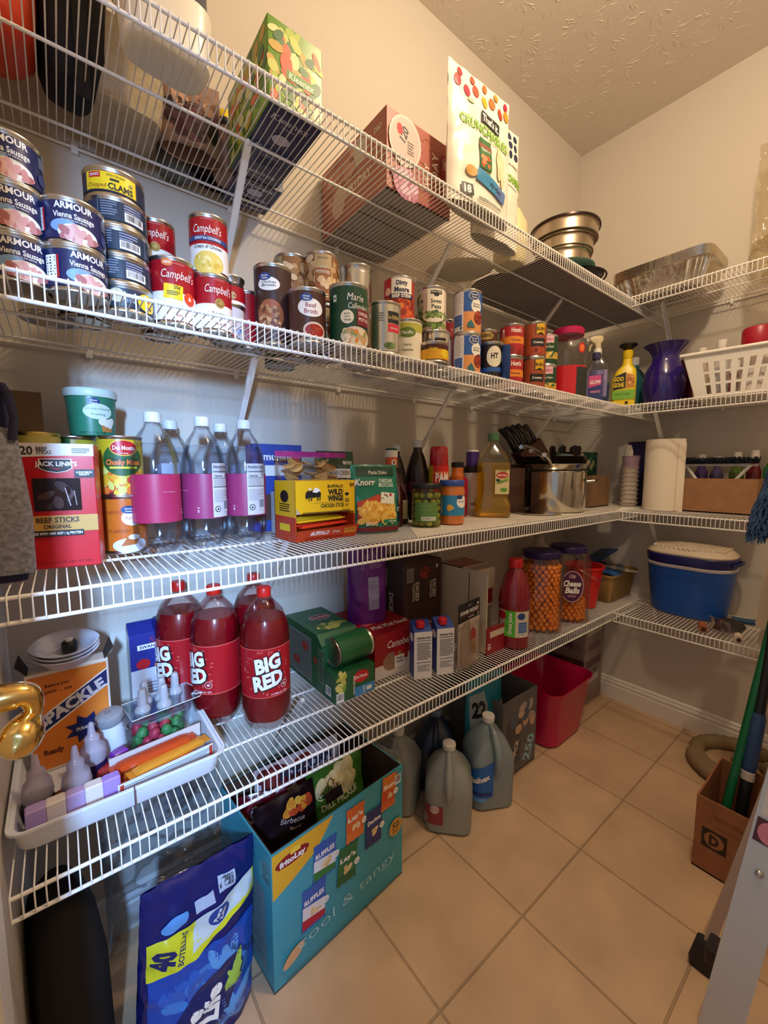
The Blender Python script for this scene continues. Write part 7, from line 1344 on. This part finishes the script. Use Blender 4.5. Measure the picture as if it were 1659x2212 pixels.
jug('blue liquid jug with blue label and white cap, leftwards tilted handle', 1.100, -.285, facing(1.1, -.285)+.45, M('#b8c8cc', .3, 0, 'milky'), M('#2a6490', .25), lambda l: (l.poly([(-.055, .03), (.055, .075), (.055, -.045), (-.055, -.07)], M('#1f64b8')), l.text('Splashex', .0, .012, .018, W_, .04, w=.09, ang=.35), l.rect(0, -.035, .10, .012, M('#16307c')), l.rect(0, -.055, .06, .014, M('#5c98d8'))), M('#e0dcd4', .4), .29, .48)
jug('dark navy jug hidden behind the other jugs', 1.010, -.125, facing(1.01, -.12), M('#16243c', .3), None, None, M('#5a6a7a'), .265)
# printed open box behind
t = thing('cardboard_box', 'open printed cardboard box between the jugs and the red tub', 'box', (1.285, -.165, .0005), .0)
PB = M('#6a6664', .6); open_box(t, .215, .25, .30, PB, CARD)
lb = Lab(plane((0, -.125, .15), (1, 0, 0), (0, 0, 1), (0, -1, 0)), .0005, cell=.4); lb.rect(0, 0, .21, .29, M('#5c5a5c')); lb.rect(-.04, -.02, .09, .18, M('#3c4048')); lb.text('250', .06, -.08, .045, M('#8ac0cc'), .03, w=.10, ang=1.2); lb.text('SNACK', -.03, -.06, .022, M('#c8b8a8'), .04, w=.09, ang=1.2); lb.blobs(.02, .06, .12, .08, [M('#a89a8c'), M('#c8a888'), M('#4a5a70')], 14, .018); lb.build('print', t)
pouch('teal_bag', 'teal and white bag with dark numerals leaning out of the box', 'bag', 1.165, -.215, .14, .17, .25, .07, M('#1c7a90', .3), lambda l, w, h: (l.poly([(-w*.46, h*.3), (-w*.46, h*.75), (-w*.1, h*.80), (0, h*.3)], M('#8c9a9c')), l.text('22', -w*.26, h*.55, .05, K_, .05, w=.055), l.ell(w*.2, h*.55, .012, .016, M('#a8c8c8')), l.ell(w*.4, h*.45, .014, .03, M('#c8a86a')), l.rect(w*.1, h*.90, .07, .012, K_, .1)), rz=-.15, seed=60, gusset=.6)
# red tubs
RT = M('#c00d48', .25)
t = thing('red_tub', 'big crimson plastic tub standing on the floor under the shelf', 'tub', (1.605, -.205, .0005), .02)
tubwall(t, [(0, 0, 0, .120, .095), (0, 0, .010, .135, .110), (0, 0, .225, .158, .132), (0, 0, .240, .166, .140), (0, 0, .250, .168, .142)], RT, .055, .004, 'tub_wall')
t = thing('tub_lid', 'dark red tub lid with mirrored lettering standing behind the tub', 'lid', (1.63, -.030, .002), 0)
b = MB(); T = Matrix.Rotation(-.05, 4, 'X'); b.box(-.19, .19, -.006, .006, .0, .385, M('#7a0f24', .3), .004, T=T); b.build('lid_panel', t)
lb = Lab(plane((.06, -.0065-.019, .36), (-1, 0, 0), (0, 0, 1), (0, -1, 0)), .0014, cell=.4); lb.text('HIGH', 0, -.02, .022, M('#c88a94'), .04, w=.075); lb.build('print', t)
def p_det(l, w, h):
    for i in range(5): l.rect(RND.uniform(-.02, .02), h*(-.4+.2*i), w*.8, h*.10, M(('#8c6a6c', '#b8b0a8', '#5c3c40')[i % 3]), .05)
    l.text('DELUXE', 0, h*.2, .022, M('#4a2c30'), .04, w=.10, ang=.1); l.text('BOX', 0, -h*.12, .03, M('#4a2c30'), .04, w=.09, ang=.1)
carton('stacked printed grey carton in the far floor corner', 1.885, 2.070, -.235, -.02, 0.0005, .40, M('#8c8078', .6), {'front': p_det, 'left': p_det}, name='carton')
# hose coil
t = thing('hose_coil', 'beige ribbed hose coiled on the floor by the back wall', 'hose', (1.925, -.815, .0005), 0)
HZ = M('#8a7658', .6); b = MB()
pts = []
for i in range(101):
    a = pi*.6+2*pi*1.55*i/100; r = .150-.085*max(0, (i-58)/42); pts.append((r*cos(a), r*sin(a)*1.0, .026+.012*max(0, (i-60)/40)))
b.tube(pts, .025, HZ, 14, rr=[.025+.0012*((i % 2)*2-1) for i in range(101)]); b.build('hose_tube', t, 70)
b = MB(); b.lathe([(.020, 0), (.030, .004), (.030, .05), (.022, .054)], M('#9a8668', .5), 20, c=(.01, .01, 0)); b.build('hose_end', t)
# box with long handles
t = thing('cardboard_box', 'small brown box with black square mark, holding pole ends', 'box', (1.475, -.905, .0005), 0)
BXC = M('#9c6440', .8, kind='card'); open_box(t, .24, .19, .216, BXC, CARD)
lb = Lab(plane((-.12, 0, .108), (0, -1, 0), (0, 0, 1), (-1, 0, 0)), .0005, cell=.4); lb.rect(-.050, -.004, .056, .056, M('#241410')); lb.ell(-.050, -.004, .022, .022, M('#9c6440')); lb.text('D', -.050, -.004, .026, M('#241410'), .06, w=.022); lb.text('THIS SIDE', -.02, .065, .010, M('#7a4a2c'), .02, w=.07); lb.lines(0, .04, .10, .012, 2, M('#84543a'), .3); lb.build('print', t)
def pole(name, lbl, cat, p0, p1, r, m, parts=()):
    p0, p1 = Vector(p0), Vector(p1); t = thing(name, lbl, cat, tuple(p0)); d = p1-p0
    MB().tube([(0, 0, 0), tuple(d)], r, m, 14).build('pole', t)
    for pn, f0, f1, rr_, mm in parts: MB().tube([tuple(d*f0), tuple(d*(f0*.9+f1*.1)), tuple(d*(f0*.1+f1*.9)), tuple(d*f1)], rr_, mm, 14, rr=[rr_*.8, rr_, rr_, rr_*.85]).build(pn, t)
    return t
gm = M('#12633c', .3)
g0 = Vector((1.425, -.845, .010)); pole('broom', 'green pole leaning out of the brown box with the square mark', 'pole', g0, g0+(F(1636, 1345, x=1.60)-F(1540, 1725, x=1.45))*1.35, .011, gm)
K0 = F(1600, 1745, x=1.47); K0.z = .15; K0 -= (F(1664, 1400, x=1.60)-K0)*.22; K0.z = .012
pole('mop', 'thick black pole with blue grip leaning beside the green one', 'pole', tuple(K0), tuple(K0+(F(1664, 1400, x=1.60)-K0)*1.5), .0145, M('#17171c', .3), [('grip', .28, .46, .0185, M('#27406c', .5)), ('collar', .25, .28, .016, M('#b0a89c', .4))])
pole('mop', 'slim grey metal pole in the brown box, right of the black pole', 'pole', (1.50, -.925, .010), (1.72, -.965, 1.10), .0085, M('#7a746c', .3, .9))
pole('broom', 'dark brown pole at the right end of the brown box', 'pole', (1.455, -.955, .010), (1.62, -.985, 1.0), .013, M('#2a1614', .4), [('head_clamp', .33, .46, .030, M('#0e4a64', .4))])
t = thing('mop_pad', 'flat grey beige board leaning behind the ladder', 'board', (1.31, -1.02, .001), .2)
b = MB(); b.box(-.004, .004, -.05, .05, .0, .40, M('#6a5a54', .7)); b.build('board_panel', t, 0)
# ladder
AL = M('#c4c0bc', .35, .55); 
t = thing('step_ladder', 'aluminium step ladder leaning at the right edge of the room', 'ladder', (.757, -.957, .0), 0)
dirv = Vector((.112, -.036, .402)).normalized()
def rail(mb, base_, dv, ln, wv, nv, w, th, m):
    # channel section: web facing the viewer plus two flanges
    wv = wv.normalized(); nv = nv.normalized()
    for (a0, a1, n0, n1) in ((-w/2, w/2, 0, .0022), (-w/2, -w/2+.0022, .0022, th), (w/2-.0022, w/2, .0022, th)):
        vs = [base_+dv*q+wv*a+nv*n for q in (0, ln) for (a, n) in ((a0, n0), (a1, n0), (a1, n1), (a0, n1))]
        mb.add(vs, [(3, 2, 1, 0), (4, 5, 6, 7), (0, 1, 5, 4), (1, 2, 6, 5), (2, 3, 7, 6), (3, 0, 4, 7)], m)
vd = Vector((.757, -.957+1.104, -.8)).normalized(); wv = dirv.cross(vd); nv = dirv.cross(wv); nv = nv if nv.dot(vd) > 0 else -nv
if wv.dot(rt) < 0: wv = -wv
LO = wv*.012
b = MB(); rail(b, LO, dirv, 1.45, wv, nv, .052, .028, AL); fr_ = b.build('front_rail', t, 0)
b = MB(); rail(b, Vector((.0, 0, .0))+wv*.098+nv*.02, dirv, 1.45, wv, nv, .040, .024, M('#a8a09c', .35, .5)); b.build('side_rail', t, 0)
b = MB(); rail(b, Vector((.325, .050, .03)), Vector((.083, -.068, .42)).normalized(), .95, wv, nv, .020, .016, M('#b09c90', .4, .2)); b.build('rear_rail', t, 0)
b = MB(); b.loft([(.322, .052, 0, .016, .022), (.322, .052, .02, .020, .024), (.328, .050, .06, .014, .018)], BLK, .008); b.build('rubber_foot', t)
b = MB(); b.loft([(.22, .01, .14, .020, .018), (.22, .01, .175, .022, .018)], M('#1c0f1c', .5), .006); b.build('plastic_bracket', t)
for q in (.145, .182, .468):
    b = MB(); c0 = LO+dirv*q+wv*(.004 if q < .2 else -.004)-nv*.001; b.ball(tuple(c0), .0062, M('#b8b4b0', .25, .8), 12, 7, (1, 1, 1)); b.build('rivet', fr_, 80)
sf = plane(LO+dirv*.535-nv*.0, wv, dirv, -nv); lb = Lab(sf, .0008, cell=.3); lb.rect(.0, .09, .048, .13, M('#c8c4c0')); lb.rect(-.004, -.0, .044, .040, M('#4c1c2c')); lb.ell(-.004, 0, .018, .018, M('#c8788c')); lb.text('!', -.004, 0, .016, M('#8c3a54'), .02); lb.text('WARNING', .002, .055, .011, M('#3a3434'), .03, w=.042); lb.lines(.002, .09, .042, .05, 8, M('#5c5450'), .4); lb.build('label', fr_)
# gold door lever and the door leaf that carries it
t = thing('door_lever_leaf', 'white door leaf with polished brass lever at the left edge', 'door', (-.128, -.83, 0), 0)
MB().box(-.02, .018, -.01, .305, .01, 2.03, M('#d8d6d2', .4), .002).build('door_panel', t, 0)
BR = M('#f0cc80', .12, 1.0)
O_ = Vector((-.128, -.83, 0))
pts, rr_ = smooth_path([Vector(q)-O_ for q in ((-.104, -.715, .9585), (-.070, -.716, .9595), (-.040, -.717, .9605), (-.0285, -.7175, .9585), (-.0250, -.718, .9500), (-.0265, -.7185, .9420), (-.0275, -.7185, .9400))], [.0112, .0106, .0100, .0085, .0062, .0055, .0055])
lev = MB(); lev.tube(pts, .009, BR, 24, rr=rr_); lev.build('lever_neck', t, 80)
pts, rr_ = smooth_path([Vector(q)-O_ for q in ((-.0265, -.712, .9445), (-.0285, -.718, .9400), (-.0320, -.727, .9345), (-.0350, -.737, .9315), (-.0365, -.742, .9310))], [.003, .0090, .0132, .0105, .002])
lev = MB(); lev.tube(pts, .013, BR, 28, rr=rr_); lev.build('lever_paddle', t, 80)
b = MB(); T = Matrix.Translation(Vector((-.110, -.715, .9585))-O_) @ Matrix.Rotation(pi/2, 4, 'Y'); b.lathe([(.030, 0), (.030, .004), (.024, .010), (.010, .012)], BR, 30, T=T); b.build('lever_rose', t, 50)
